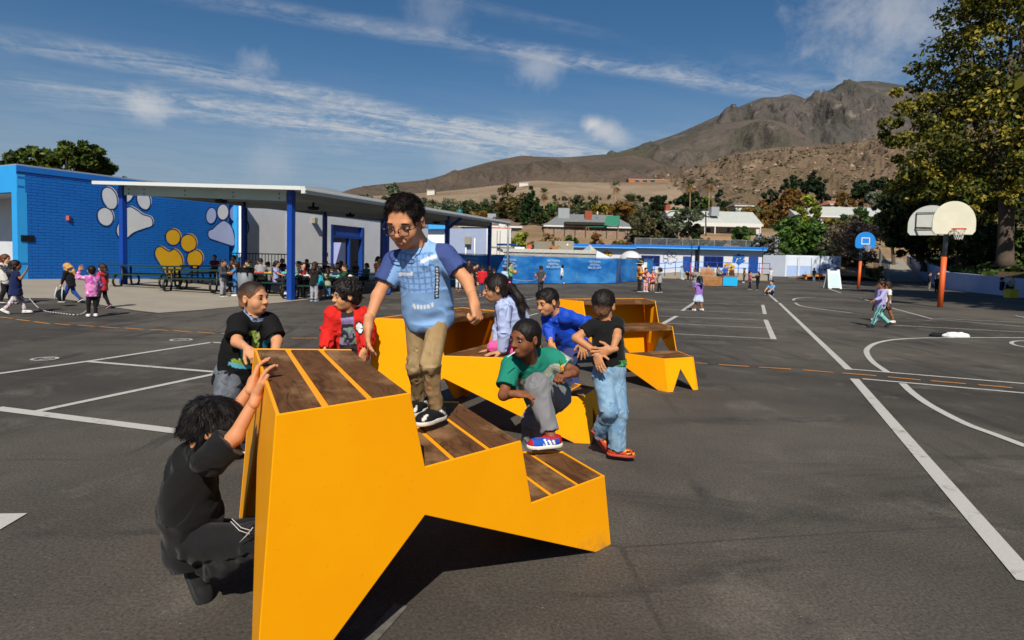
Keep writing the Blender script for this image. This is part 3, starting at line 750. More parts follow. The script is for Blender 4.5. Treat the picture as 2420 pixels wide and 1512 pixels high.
# ------------------------------------------------------------------ people
def person(label, J, sp, lod=2, cat='child', group=None):
    s = J.get('s', 1.0); hs = J.get('hs', s); fat = sp.get('fat', 1.0)
    root = (J['base'] if 'base' in J else np.array([J['P'][0], J['P'][1], min(J['AL'][2], J['AR'][2]) - .05]))
    root = np.asarray(root, float)
    e = empty('person', tuple(root), label, cat, group)
    hb = {0: .0068, 1: .0125, 2: .020}[lod] * max(1, s * .9)
    def put(name, vq, material, par=e, col=None):
        v, q = vq
        if len(v) == 0: return None
        return mesh_obj(name, v - root, q, material, par, True, col, 48 if name in ('shirt', 'trousers', 'shorts', 'skirt', 'shoe', 'sole') else None)
    P, N = V3(J['P']), V3(J['N'])
    SLv, SRv = V3(J['SL']), V3(J['SR'])
    up = unit(N - P); rt = unit((SRv - SLv) - up * ((SRv - SLv) @ up)); fw = np.cross(up, rt); AX = (rt, fw, up)
    bend = J.get('bend', 0.0)          # curve of the back, pushes the belly rearwards
    T = np.linalg.norm(N - P) / .36
    ctr = lambda t: P + (N - P) * t - fw * bend * 4 * t * (1 - t)
    def torso(d, inf=0.0, k=.05, waist=1.0, clip=None):
        kk = s
        d.ell(ctr(.70), np.array((.104 * fat + inf, .074 * fat + inf, .125 * T + inf)) * kk, AX, k, False, clip)
        d.ell(ctr(.40), np.array((.097 * fat * waist + inf, .074 * fat ** 1.3 + inf, .14 * T + inf)) * kk, AX, k, False, clip)
        d.ell(ctr(.04), np.array((.100 * fat + inf, .080 * fat ** 1.2 + inf, .10 * T + inf)) * kk, AX, k, False, clip)
        d.cap(SLv + rt * .012 * s, SRv - rt * .012 * s, (.040 + inf) * s, None, k, False, False, clip)
        d.cap(ctr(.9), N + up * .01, (.05 + inf) * s, (.036 + inf * .5) * s, .03, False, False, clip)
    skinm = skin(sp['skin'])
    r, f, u = frame(J['hf'], J.get('hu', (0, 0, 1))); Hc = V3(J['H'])
    hd, HP, HA = head_sdf(Hc, r, f, u, hs, lod, fat > 1.1)
    arms = [(SLv, V3(J['EL']), V3(J['WL'])), (SRv, V3(J['ER']), V3(J['WR']))]
    legs = [(V3(J['HL']), V3(J['KL']), V3(J['AL'])), (V3(J['HR']), V3(J['KR']), V3(J['AR']))]
    # --- continuous body
    b = SDF(); torso(b, -.012)
    for (S_, E_, W_) in arms:
        b.cap(S_, E_, .036 * s * fat ** .7, .030 * s * fat ** .6, .03 * s); b.cap(E_, W_, .0305 * s * fat ** .6, .0205 * s * fat ** .4, .014 * s)
    pk = sp.get('pants', {}).get('kind', 'long')
    for (Hp, K_, A_) in legs:
        ls = .74 if pk == 'long' else 1.0; b.cap(Hp, K_, .060 * s * fat * (.8 if pk == 'long' else .95), .043 * s * ls, .035 * s); b.cap(K_, K_ + (A_ - K_) * .4, .043 * s * ls, .044 * s * ls, .02); b.cap(K_ + (A_ - K_) * .4, A_, .042 * s * ls, .028 * s, .02)
    b.cap(N - up * .02, HP(0, -.02, -.055), .046 * s * fat ** .5, .045 * hs, .03)
    if lod == 2:
        for p in hd.p: b.p.append(p)
        for hk, (S_, E_, W_) in zip(('L', 'R'), arms):
            dd = unit(J.get('h' + hk, {}).get('d', W_ - E_)); b.ell(W_ + dd * .04 * s, np.array((.024, .048, .018)) * s, (unit(np.cross(dd, (.3, .1, 1))), dd, unit(np.cross(unit(np.cross(dd, (.3, .1, 1))), dd))), .012)
            lt = unit(np.cross(dd, (0, .2, 1))); b.cap(W_ + dd * .02 * s, W_ + dd * .05 * s + lt * .03 * s, .011 * s, .008 * s, .008)
        body = b.mesh(hb)
    else:
        hd.cap(HP(0, -.022, -.04), N, .046 * hs, .044 * s, .035)
        ms = [b.mesh(hb), hd.mesh({0: .0046, 1: .008}[lod] * hs)]
        for hk, (S_, E_, W_), sg in zip(('L', 'R'), arms, (1, -1)):
            hh = J.get('h' + hk, {}); d_ = hh.get('d', W_ - E_)
            ms.append(hand_sdf(W_, d_, hh.get('n', -fw), hh.get('side', sg), 1.12 * s, hh.get('curl', .3), hh.get('spread', .12), hh.get('thumb', .5)).mesh({0: .0036, 1: .006}[lod]))
        body = join(*ms)
    put('body', body, skinm)
    # --- face
    if lod < 2:
        hc = lin(sp['hair'][0])
        for x in (-1, 1):
            m_ = MB(); m_.sph((0, 0, 0), 1, 14, 10); vv = np.array(m_.v); L = vv * np.array((.0150, .0075, .0066 * sp.get('eyes', 1.0))) * hs
            c0 = HP(.031 * x, .0765, .002); gz_ = sp.get('gaze', (0, 0)); vx = vv[:, 0] - gz_[0]; vz = vv[:, 2] * .62 - gz_[1]
            iris = (vx ** 2 + vz ** 2 < .20) & (vv[:, 1] > 0)
            cc = np.where(iris[:, None], np.array([[.022, .012, .008]]), np.array([[.62, .58, .55]]))
            me = mesh_obj('eye', c0 + L[:, :1] * r + L[:, 1:2] * f + L[:, 2:3] * u - root, m_.f, EYE, e, True, cc)
            m_ = MB(); m_.tube([HP(x * (.031 + .016 * t), .0830 - .006 * t * t, .0085 * sp.get('eyes', 1.0) ** .5 - .005 * t * t) for t in (-1, -.5, 0, .5, 1)], [.0006 * hs, .0017 * hs, .002 * hs, .0017 * hs, .0008 * hs], 5)
            m_.v = [tuple(np.array(q) - root) for q in m_.v]; m_.build('eyelash', mat('lash', (.02, .012, .01), .6, 0), e, True)
            br = sp.get('brow', 0.0)
            m_ = MB(); m_.tube([HP(x * (.032 + .021 * t), .0835 - .007 * t * t - .003 * t, .0235 - .0035 * t * t + br * .006 * (t)) for t in (-1, -.5, 0, .5, 1)], [.0014 * hs, .0032 * hs, .0034 * hs, .0028 * hs, .001 * hs], 6)
            m_.v = [tuple(np.array(q) - root) for q in m_.v]; m_.build('eyebrow', mat('brow_' + sp['hair'][0].strip('#'), sp['hair'][0], .8, 0), e, True)
        smile = sp.get('smile', .3); op = sp.get('open', 0.0)
        lipc = tuple(a_ * b_ for a_, b_ in zip(lin(sp['skin']), (.72, .42, .42)))
        lm = mat('lip_' + sp['skin'].strip('#'), lipc, .45, 0)
        mw = sp.get('mouthw', 1.0)
        for (dz_, rr) in ((.0028 + op * .004, .0030), (-.0034 - op * .006, .0036)):
            m_ = MB(); m_.tube([HP(.022 * mw * t, .0888 - .0105 * t * t, -.0625 + dz_ * (1 - t * t) + smile * .010 * t * t) for t in np.linspace(-1, 1, 7)], [rr * hs * q_ for q_ in (.25, .7, .95, 1, .95, .7, .25)], 6)
            m_.v = [tuple(np.array(q) - root) for q in m_.v]; m_.build('lip', lm, e, True)
        if op > .3:
            m_ = MB(); m_.tube([HP(.019 * mw * t, .0880 - .0105 * t * t, -.0615 + smile * .009 * t * t) for t in np.linspace(-1, 1, 5)], [.0015 * hs, .0036 * hs, .004 * hs, .0036 * hs, .0015 * hs], 6)
            m_.v = [tuple(np.array(q) - root) for q in m_.v]; m_.build('teeth', mat('teeth', '#e8e2d6', .3, 0), e, True)
    # --- hair
    hcol, hst = sp['hair'][:2]
    hv = make_hair(hst, hcol, HP, HA, hs, lod, sp.get('hairx'), sp.get('seed', 1))
    ho = None
    if len(hv[0]):
        hl = np.array(lin(hcol)); sk_ = np.array(lin(sp['skin'])); v0 = hv[0]; rel = (v0 - HP(0, 0, 0)) / hs; lx, ly, lz = rel @ r, rel @ f, rel @ u
        hc_ = np.tile(hl, (len(v0), 1)) * (1 + .35 * vnoise(v0, 130, 4))[:, None]
        if hst in ('buzz', 'afro', 'short', 'messy') and not sp.get('hairx'):
            ee = np.sqrt((lx / .076) ** 2 + ((ly - .1) / .072) ** 2 + ((lz + (-.014 if hst == 'messy' else .02)) / .084) ** 2) - 1
            edge = np.minimum(ee * .55, (lz + .075) * (1.6 if hst in ('buzz', 'short') else 3.5)) + .035 * vnoise(v0, 150, 6)
            fade = {'buzz': .22, 'short': .13, 'messy': .09, 'afro': .07}[hst]
            k_ = 1 - np.clip(edge / fade, 0, 1); k_ = k_ * (.85 if hst == 'buzz' else .75)
            hc_ = hc_ * (1 - k_)[:, None] + (sk_ * .72) * k_[:, None]
        if lod == 0 and hst not in ('buzz', 'afro'):
            nst, ln, lf = sp.get('strands', (900, .022, .25)); c0 = HP(0, -.06, .11)
            flow = lambda p: (p - c0) / (np.linalg.norm(p - c0, axis=1)[:, None] + 1e-6) + np.array(sp.get('flow', (0, 0, -.3)))
            keep = None
            if hst in ('short', 'messy') and not sp.get('hairx'): keep = lambda p: ((p - HP(0, 0, 0)) @ u) / hs > .02
            sv = strands(v0, hv[1], HP, HA, hs, nst, ln * hs, flow, sp.get('seed', 1), lf, .0008, keep); n_s = len(sv[0]) // 6
            sc_ = np.repeat(hl[None] * np.random.RandomState(3).uniform(.5, 1.9, (n_s, 1)), 6, 0)
            hv = join(hv, sv); hc_ = np.vstack([hc_, sc_])
        ho = put('hair', hv, HAIRV, e, np.clip(hc_, .001, 1))
    for (nm, fn, mm) in sp.get('hairparts', []):
        m_ = MB(); fn(m_, HP, hs); m_.v = [tuple(np.array(q) - root) for q in m_.v]; m_.build(nm, mm, ho or e, True)
    # --- shirt
    sh = sp.get('shirt')
    if sh:
        d = SDF(); inf = sh.get('loose', .010); k_ = sh.get('sleeve', 'short')
        hem = sh.get('hem', -.10); hp_ = P + up * hem * s; hr = sh.get('hemr', 1.0); fl = sh.get('flare', 0.0)
        hn = unit(-up + fw * sh.get('hemtilt', 0.0)); nk = N + up * sh.get('neck', .022) * s
        clip = [(hp_, hn), (nk, unit(up + fw * .5))]
        torso(d, inf, .045, sh.get('waist', 1.06), clip)
        for t_ in (.25, .6, 1.0):
            if hem < 0: d.ell(P + up * hem * s * t_, np.array((.103 * fat * hr + inf + fl * t_, .082 * fat ** 1.2 * hr + inf + fl * t_, .075)) * s, AX, .04, False, clip)
        for t_ in (.12, .28, .45):
            w_ = 1 - t_ * .9; d.ell(ctr(t_), np.array((.1005 * fat * (hr * w_ + (1 - w_)) + inf, .079 * fat ** 1.2 * (hr * w_ + (1 - w_)) + inf, .11)) * s, AX, .04, False, clip)
        sf = {'short': sh.get('sl', .62), 'long': 1.0, 'none': .08}[k_]; segs = [(P, N, 1.0)]
        for (S_, E_, W_) in arms:
            r0 = (.043 + inf) * s * fat ** .5
            if k_ == 'long':
                W2 = E_ + (W_ - E_) * .95
                d.cap(S_, E_, r0, (.035 + inf) * s * fat ** .5, .03 * s); d.cap(E_, W2, (.035 + inf) * s, (.026 + inf * .6) * s, .02 * s, False, True)
                segs += [(S_, E_, 1.2), (E_, W2, 1.3)]
            else:
                e2 = S_ + (E_ - S_) * sf
                d.cap(S_, e2, r0, (.041 + inf * 1.25) * s * fat ** .5, .025 * s, False, True); segs += [(S_, e2, .5)]
        v, q = d.mesh(sh.get('res', hb))
        v = wrinkle(v, q, segs, {0: .0060, 1: .006, 2: .006}[lod] * sh.get('wr', 1.0), .052, sp.get('seed', 1))
        col = None; mt = cloth(sh['c'], rough=sh.get('rough', .85))
        if 'fn' in sh:
            rel = v - P; tx, ty, tz = rel @ rt / s, rel @ fw / s, rel @ up / s
            dl = [np.linalg.norm(v - S_ - np.clip(((v - S_) @ (E_ - S_)) / ((E_ - S_) @ (E_ - S_)), 0, 1)[:, None] * (E_ - S_), axis=1) for (S_, E_, W_) in arms]
            col = sh['fn'](tx, ty, tz, np.minimum(dl[0], dl[1]) / s, v); mt = CLOTHV
        so_ = put('shirt', (v, q), mt, e, col)
        for (nm, fn, mm) in sh.get('parts', []):
            m_ = MB(); fn(m_, lambda x, y, z: P + (rt * x + fw * y + up * z) * s, s); m_.v = [tuple(np.array(q_) - root) for q_ in m_.v]; m_.build(nm, mm, so_, True)
    # --- trousers, shorts or skirt
    pn = sp.get('pants')
    if pn:
        d = SDF(); inf = pn.get('loose', .010); kind = pn.get('kind', 'long'); segs = []
        wz = pn.get('waist', .045)
        wc = [(P + up * wz * s, up)]; d.ell(P, np.array((.104 * fat + inf, .084 * fat ** 1.2 + inf, .10 + inf)) * s, AX, .04, False, wc)
        if kind == 'skirt':
            lt = pn.get('len', .26)
            c2 = (V3(J['KL']) + V3(J['KR'])) / 2; dn = unit(c2 - P)
            for t in np.linspace(.1, 1, 6):
                wd = (.112 + .055 * t) * s; d.ell(P + dn * lt * t * s, (wd, wd * .8, .05 * s), AX, .05, False, [(P + dn * lt * s, dn)])
        else:
            for (Hp, K_, A_) in legs:
                if kind == 'long':
                    A2 = K_ + (A_ - K_) * pn.get('to', .93)
                    d.cap(Hp, K_, (.062 + inf) * s * fat, (.046 + inf) * s, .03 * s, False, False, wc if J['KL'][2] < P[2] - .1 else None); d.cap(K_, A2, (.046 + inf) * s, (pn.get('cuff', .036) + inf) * s, .025 * s, False, True)
                    segs += [(Hp, K_, .9), (K_, A2, 1.5)]
                else:
                    e2 = Hp + (K_ - Hp) * pn.get('to', .75); d.cap(Hp, e2, (.066 + inf) * s, (.062 + inf) * s, .03, False, True); segs += [(Hp, e2, .7)]
        v, q = d.mesh(hb)
        if kind == 'skirt':
            n_ = vnormals(v, q); an = np.arctan2((v - P) @ fw, (v - P) @ rt); low = np.clip(-((v - P) @ up) / (.25 * s), 0, 1)
            v = v + n_ * (.014 * s * low * np.sin(an * 15))[:, None]
        else: v = wrinkle(v, q, segs, {0: .0052, 1: .006, 2: .006}[lod] * pn.get('wr', 1.0), pn.get('wl', .05), sp.get('seed', 1) + 9)
        col = None; mt = pn.get('mat') or cloth(pn['c'], rough=pn.get('rough', .85))
        if 'fn' in pn:
            tt = []
            for (Hp, K_, A_) in legs:
                t1 = np.clip(((v - Hp) @ (K_ - Hp)) / ((K_ - Hp) @ (K_ - Hp)), 0, 1); t2 = np.clip(((v - K_) @ (A_ - K_)) / ((A_ - K_) @ (A_ - K_)), 0, 1)
                tt.append(np.minimum(np.linalg.norm(v - Hp - t1[:, None] * (K_ - Hp), axis=1), np.linalg.norm(v - K_ - t2[:, None] * (A_ - K_), axis=1)))
            rel = v - P; col = pn['fn'](rel @ rt / s, rel @ fw / s, rel @ up / s, v); mt = CLOTHV
        po = put('skirt' if kind == 'skirt' else 'trousers' if kind == 'long' else 'shorts', (v, q), mt, e, col)
        for (nm, fn, mm) in pn.get('parts', []):
            m_ = MB(); fn(m_, J); m_.v = [tuple(np.array(q_) - root) for q_ in m_.v]; m_.build(nm, mm, po, True)
    # --- shoes
    if 'shoes' in sp:
        hsz = {0: .006, 1: .010, 2: .017}[lod]; sc = sp['shoes']
        for (Hp, K_, A_), fd, fu in zip(legs, (J.get('FL', fw), J.get('FR', fw)), (J.get('fuL', (0, 0, 1)), J.get('fuR', (0, 0, 1)))):
            fd = unit(fd); fu = unit(np.asarray(fu, float) - fd * (np.asarray(fu, float) @ fd)); sd_ = np.cross(fd, fu)
            bz = A_ - fu * .050 * s; heel = bz - fd * .035 * s; toe = bz + fd * .105 * s; Lx = (sd_, fd, fu); d = SDF()
            d.ell(heel + fd * .02 * s + fu * .035 * s, np.array((.036, .046, .042)) * s, Lx, .02 * s); d.ell(bz + fd * .075 * s + fu * .024 * s, np.array((.042, .062, .032)) * s, Lx, .03 * s)
            d.cap(A_ - fu * .005 * s, A_ + fu * .012 * s, .037 * s, .036 * s, .03 * s); d.cut(bz + fu * .014 * s, -fu, .2 * s); d.cut(A_ + fu * .012 * s, fu, .08 * s)
            v, q = d.mesh(hsz); col = None; mt = cloth(sc[0], rough=.7)
            if len(sc) > 2 and lod < 2:
                rel = v - bz; col = sc[2](rel @ sd_ / s, rel @ fd / s, rel @ fu / s, v); mt = CLOTHV
            o = put('shoe', (v, q), mt, e, col)
            d = SDF(); d.ell(heel + fd * .02 * s + fu * .014 * s, np.array((.040, .052, .05)) * s, Lx, .03 * s); d.ell(bz + fd * .070 * s + fu * .014 * s, np.array((.046, .072, .05)) * s, Lx, .04 * s)
            d.cut(bz + fu * .020 * s, fu, .25 * s); d.cut(bz, -fu, .25 * s); vq = d.mesh(hsz * .8)
            if o is not None: put('sole', vq, mat('sole_' + sc[1].strip('#'), sc[1], .7, .15, 20), o)
    return e

def pose(base, face, hgt, kind='stand', armL=None, armR=None, stride=.0, lean=0.0, look=None, twist=0.0, side=0.0):
    """generic joints. base: ground point under the body; face: compass degrees the body faces
    (0 = towards the camera, 90 = to the right, 180 = away, 270 = to the left)."""
    s = hgt / 1.20; a = math.radians(face); f = np.array([math.sin(a), -math.cos(a), 0]); r = np.array([f[1], -f[0], 0]); z = np.array([0, 0, 1.0])
    base = np.asarray(base, float)
    def L(x, y, h): return base + (r * x + f * y) * s + z * h * s
    J = dict(s=s, hs=s * 1.02, base=base)
    if kind == 'sit':
        hp = .40; P = L(0, 0, hp)
        J['HL'], J['HR'] = L(-.062, .02, hp - .02), L(.062, .02, hp - .02)
        J['KL'], J['KR'] = L(-.08, .30, hp - .01), L(.08, .30, hp - .01); J['AL'], J['AR'] = L(-.08, .27, .06), L(.08, .29, .06)
    elif kind == 'floor':
        hp = .10; P = L(0, 0, hp)
        J['HL'], J['HR'] = L(-.07, .03, hp), L(.07, .03, hp); J['KL'], J['KR'] = L(-.24, .20, .16), L(.24, .20, .16); J['AL'], J['AR'] = L(.06, .26, .06), L(-.06, .32, .06)
    elif kind == 'squat':
        hp = .20; P = L(0, -.05, hp)
        J['HL'], J['HR'] = L(-.07, -.03, hp), L(.07, -.03, hp); J['KL'], J['KR'] = L(-.11, .22, .33), L(.11, .22, .33); J['AL'], J['AR'] = L(-.09, .06, .06), L(.09, .06, .06)
    else:
        hp = .58; P = L(0, 0, hp)
        J['HL'], J['HR'] = L(-.058, 0, hp - .03), L(.058, 0, hp - .03)
        st = stride
        J['KL'], J['KR'] = L(-.065, .10 * st + .01, .315), L(.065, -.06 * st + .02, .315)
        J['AL'], J['AR'] = L(-.07, .21 * st, .055), L(.07, -.26 * st, .055 + .05 * abs(st))
    tl = math.radians(lean); sdv = math.radians(side)
    up = unit(z * math.cos(tl) + f * math.sin(tl) + r * math.sin(sdv)); N = P + up * .36 * s
    tw = math.radians(twist); rs = unit(r * math.cos(tw) + f * math.sin(tw)); fs = np.cross(up, rs)
    J['P'], J['N'] = P, N
    J['SL'], J['SR'] = N - up * .035 * s - rs * .125 * s, N - up * .035 * s + rs * .125 * s
    if kind == 'sit': d0 = (.04, .16, -.14); d1 = (-.02, .20, -.05)
    else: d0 = (.05, .0, -.185); d1 = (.01, .05, -.175)
    for sd_, S_, arm in ((-1, 'L', armL), (1, 'R', armR)):
        e_, w_ = arm if arm else (d0, d1)
        Eq = J['S' + S_] + (rs * e_[0] * sd_ + fs * e_[1] + up * e_[2]) * s; J['E' + S_] = Eq
        J['W' + S_] = Eq + (rs * w_[0] * sd_ + fs * w_[1] + up * w_[2]) * s
    lk = look if look is not None else (0, 0); la = math.radians(lk[0]); lp = math.radians(lk[1])
    hf = unit(f * math.cos(la) + r * math.sin(la)); hu0 = unit(z * .75 + up * .25); hf = unit(hf * math.cos(lp) + z * math.sin(lp))
    J['hf'] = hf; J['hu'] = hu0
    J['H'] = N + (up * .4 + z * .6) * .135 * s + hf * .012 * s
    J['FL'] = J['FR'] = f
    if kind == 'floor': J['FL'], J['FR'] = unit(r + f * .3), unit(-r + f * .3)
    if kind not in ('sit', 'floor', 'squat') and stride > .5:
        J['FR'] = unit(f - z * .6); J['fuR'] = unit(z + f * .6)
    return J
# ------------------------------------------------------------------ the eight children around the benches
def JJ(**k): return {a: (dep(*b) if isinstance(b, tuple) and len(b) == 3 and abs(b[0]) > 5 else b) for a, b in k.items()}
def rgb(h): return np.array(lin(h))
def paint(n, base): return np.tile(rgb(base), (n, 1))
def put_(c, m, h): c[m] = rgb(h) if isinstance(h, str) else h

DENIM = mat('pale_denim', '#94b4cc', .85, .16, 16, .6, 500, color2='#6f94b6', spec=.15); KHAKI = mat('khaki_twill', '#ab926b', .85, .14, 14, .5, 480, color2='#957b55', spec=.15); GDENIM = mat('grey_denim', '#777c84', .85, .18, 16, .6, 500, color2='#565b64', spec=.15)
# --- boy standing on the nearest bench
def s_shirt(tx, ty, tz, da, v):
    c = paint(len(tx), '#86aede'); n = vnoise(v, 60, 3) * .05 + 1
    fr = ty > 0
    put_(c, fr & (np.abs(tx - .012) < .085) & (np.abs(tz - .20) < .085) & ((np.mod(tx * 1 + .5, .026) < .007) | (np.mod(tz + .5, .026) < .007)), '#6487bb')
    put_(c, fr & (np.abs(tx + .055 - .1 * (tz - .24)) < .036) & (np.abs(tz - .262 - .25 * (-tx - .055)) < .008), '#d9dfe6')
    put_(c, fr & (np.abs(tx - .055) < .034) & (np.abs(tz - .205 + .15 * tx) < .008), '#d9dfe6')
    put_(c, fr & (np.abs(tx + .075 + .12 * (tz - .14)) < .009) & (np.abs(tz - .15) < .075), '#23283a')
    put_(c, fr & (np.abs(tx + .075 + .12 * (tz - .14)) < .004) & (np.abs(tz - .15) < .07) & (np.mod(tz, .014) < .009), '#cfd6e4')
    put_(c, fr & (np.abs(tx + .005) < .05) & (np.abs(tz - .045 - 2.5 * tx * tx) < .011) & (np.mod(tx + .5, .016) < .011), '#e3e8ee')
    sl = (np.abs(tx) > .052 + .52 * np.clip(.345 - tz, 0, 1)) & (tz > .10)
    sl |= (da < .062) & (tz > .05) & (np.abs(tx) > .135)
    put_(c, sl, '#3c4c80'); put_(c, (tz > .352) & (np.abs(tx) < .09), '#35436f')
    return c * n[:, None]
def glasses(m, HP, hs):
    for x in (-1, 1):
        ring = [HP(x * .031 + .023 * math.copysign(abs(math.cos(a)) ** .6, math.cos(a)), .1005 - .08 * abs(x * .031 + .02 * math.cos(a)) ** 1.4, -.008 + .0165 * math.copysign(abs(math.sin(a)) ** .6, math.sin(a))) for a in np.linspace(0, 2 * math.pi, 25)]
        m.tube(ring, .0021 * hs, 6, cap=False)
        m.tube([HP(x * .055, .094, 0), HP(x * .074, .075, .004), HP(x * .083, .0, .008)], .0022 * hs, 6)
    m.tube([HP(-.009, .103, -.002), HP(0, .105, 0), HP(.009, .103, -.002)], .002 * hs, 6)
J = JJ(P=(1012, 724, 2.78), N=(992, 582, 2.66), SL=(1052, 606, 2.66), SR=(934, 621, 2.70), EL=(1104, 664, 2.63), WL=(1119, 709, 2.56), ER=(893, 700, 2.66), WR=(871, 762, 2.60),
       HL=(1038, 742, 2.78), HR=(984, 744, 2.80), KL=(1017, 862, 2.68), KR=(985, 862, 2.83), AL=(1030, 968, 2.79), AR=(990, 948, 2.97), H=(957, 524, 2.57))
J.update(s=.97, hs=.96, hf=(-.20, -.86, -.42), hu=(-.08, -.4, 1), FL=unit((-.5, -.85, 0)), FR=unit((-.2, -1, 0)), base=onz(1010, 990, .6485),
         hL=dict(d=unit(pray(1127, 742) * 2.54 - pray(1119, 709) * 2.56), n=(-.8, .5, 0), curl=1.05, side=1, thumb=1), hR=dict(d=(-.02, -.10, -1), n=(.8, .25, 0), curl=[.25, .3, .28, .22], spread=.28, side=-1, thumb=.15))
def belt(m, J):
    pass
st_boy = person('boy in glasses, blue raglan tee and khaki trousers standing on the nearest bench', J,
    dict(skin='#c58a63', hair=('#17100d', 'messy'), fat=.90, smile=.7, open=.5, eyes=.35, gaze=(0, -.3), strands=(9000, .017, .4), flow=(0, -.2, .2), seed=3,
         hairparts=[('glasses', glasses, mat('glasses_frame', '#231b2e', .25, 0, spec=.6))],
         shirt=dict(c='#86aede', fn=s_shirt, sleeve='short', sl=.60, loose=.011, hem=-.080, hemr=.97, waist=.96, wr=1.1, res=.0046),
         pants=dict(c='#a88f68', mat=KHAKI, loose=-.004, wr=1.05, wl=.05, cuff=.034, to=.95), shoes=('#15151a', '#cfc9bd', lambda x, y, z, v: np.where(((np.abs(z - .045 - .12 * np.sin(y * 30) * .2) < .006) & (np.abs(x) > .02))[:, None], rgb('#d8d4cc'), rgb('#17171b')))), 0)

# --- boy in green with one foot up on the bench
def g_shirt(tx, ty, tz, da, v):
    c = paint(len(tx), '#1d7a66'); body = da > .046
    put_(c, body & (np.abs(tz - .258) < .034), '#a9ab9c'); put_(c, body & (np.abs(tz - .258) < .034) & (np.mod(tz, .014) < .005), '#8f9186')
    put_(c, body & (np.abs(tz - .214) < .006), '#5fc1c6'); put_(c, body & (np.abs(tz - .199) < .005), '#b9c6b6'); put_(c, body & (np.abs(tz - .180) < .004), '#8fbfae')
    put_(c, (tz > .347) & (np.abs(tx) < .085), '#19705d')
    return c * (1 + .08 * vnoise(v, 25, 2))[:, None]
J = JJ(P=(1294, 936, 3.84), N=(1254, 851, 3.61), SL=(1300, 843, 3.70), SR=(1208, 862, 3.58), EL=(1357, 879, 3.62), WL=(1348, 884, 3.47), ER=(1190, 934, 3.48), WR=(1217, 931, 3.42),
       HL=(1318, 940, 3.80), HR=(1284, 950, 3.87), KL=(1270, 914, 3.46), KR=(1262, 990, 3.72), AL=(1303, 1034, 3.37), AR=(1243, 1105, 3.90), H=(1241, 800, 3.49))
J.update(s=1.0, hs=.95, bend=.02, hf=(-.72, -.66, -.10), hu=(0, 0, 1), FL=unit((-.93, -.33, 0)), FR=unit((-.6, -.7, 0)), base=np.array([.35, 3.75, 0]),
         hL=dict(d=(-.75, -.55, -.05), n=(.1, .2, -.9), curl=.95, side=-1, thumb=.9), hR=dict(d=(.95, -.2, .02), n=(0, .3, -.95), curl=[.35, .4, .45, .5], side=1, thumb=.4))
def shoe_g(x, y, z, v):
    c = paint(len(x), '#1f4fa8'); put_(c, (z > .055) | (y < -.03), '#b3202c'); put_(c, (np.abs(x) > .018) & (y > -.005) & (y < .06) & (np.mod(y - z * .5, .022) < .011) & (z < .05), '#eceae4'); put_(c, y > .115, '#a51e28'); return c
person('boy in green striped tee and grey joggers with one foot on the bench', J,
    dict(skin='#7d4d33', hair=('#120c09', 'afro'), smile=-.1, mouthw=.8, eyes=.8, brow=-1, gaze=(-.3, 0), seed=5,
         shirt=dict(c='#1d7a66', fn=g_shirt, res=.0055, sleeve='short', sl=.72, loose=.016, hem=-.04, hemr=1.05, waist=1.1, wr=1.2), pants=dict(c='#77777a', loose=.020, cuff=.030, to=.88, wr=1.3), shoes=('#1f4fa8', '#d9d4c9', shoe_g)), 0)
b = MB(); b.tube([dep(1217, 832, 3.40), dep(1199, 844, 3.36)], .0028, 6); tag(b.build('lollipop_stick', mat('paper_stick', '#e9e5e0', .6, 0)), 'white lollipop stick in the mouth of the boy in green', 'lollipop')
toy = empty('plastic_toy', tuple(dep(1328, 868, 3.40)), 'small green and orange plastic toy in the hand of the boy in green', 'toy')
o0 = np.array(toy.location)
b = MB(); b.sph((0, 0, 0), (.010, .010, .017)); b.sph((.002, .004, -.014), (.012, .011, .010)); b.build('body', mat('toy_orange', '#d98a1c', .4, 0), toy, True)
b = MB(); b.sph((-.006, 0, .022), (.009, .008, .016)); b.sph((-.010, 0, .036), (.008, .007, .008)); b.tube([(-.012, 0, .028), (-.022, -.004, .034)], .004, 6); b.build('head', mat('toy_green', '#1f7a2d', .3, 0), toy, True)

# --- boy in black tee and pale jeans seen from behind
J = JJ(P=(1440, 872, 4.42), N=(1433, 757, 4.38), SL=(1403, 770, 4.36), SR=(1459, 765, 4.42), EL=(1361, 799, 4.34), WL=(1408, 832, 4.28), ER=(1458, 797, 4.30), WR=(1448, 826, 4.26),
       HL=(1424, 890, 4.40), HR=(1453, 890, 4.44), KL=(1440, 968, 4.32), KR=(1463, 970, 4.38), AL=(1419, 1024, 4.52), AR=(1456, 1060, 4.42), H=(1427, 722, 4.37))
J.update(s=.98, hs=.98, hf=(.42, .90, -.05), hu=(0, 0, 1), FL=unit((.55, .2, -.75)), fuL=unit((.6, .3, .9)), FR=unit((.98, -.25, 0)), base=onz(1455, 1080),
         hL=dict(d=unit(pray(1417, 862) * 4.25 - pray(1408, 832) * 4.28), n=(.4, .9, .1), curl=[.1, .12, .15, .2], spread=.12, side=1, thumb=.2), hR=dict(d=(-.95, -.05, -.22), n=(.1, .95, 0), curl=[.1, .1, .12, .15], spread=.22, side=-1, thumb=.1))
def shoe_j(x, y, z, v): return np.where((vnoise(v, 45, 4) > .15)[:, None], rgb('#c8421f'), np.where((vnoise(v, 60, 9) > .25)[:, None], rgb('#d99a28'), rgb('#191416')))
def waistband(m, J):
    P_ = J['P']; n = 28
    for (z0, z1, k) in ((.036, .075, 1.0),):
        a = [(P_ + np.array([math.cos(t) * .125 * k, math.sin(t) * .102 * k, z0])) for t in np.linspace(0, 2 * math.pi, n, endpoint=False)]
        c = [(P_ + np.array([math.cos(t) * .119 * k, math.sin(t) * .098 * k, z1])) for t in np.linspace(0, 2 * math.pi, n, endpoint=False)]
        m.add(a + c, [(i, (i + 1) % n, n + (i + 1) % n, n + i) for i in range(n)])
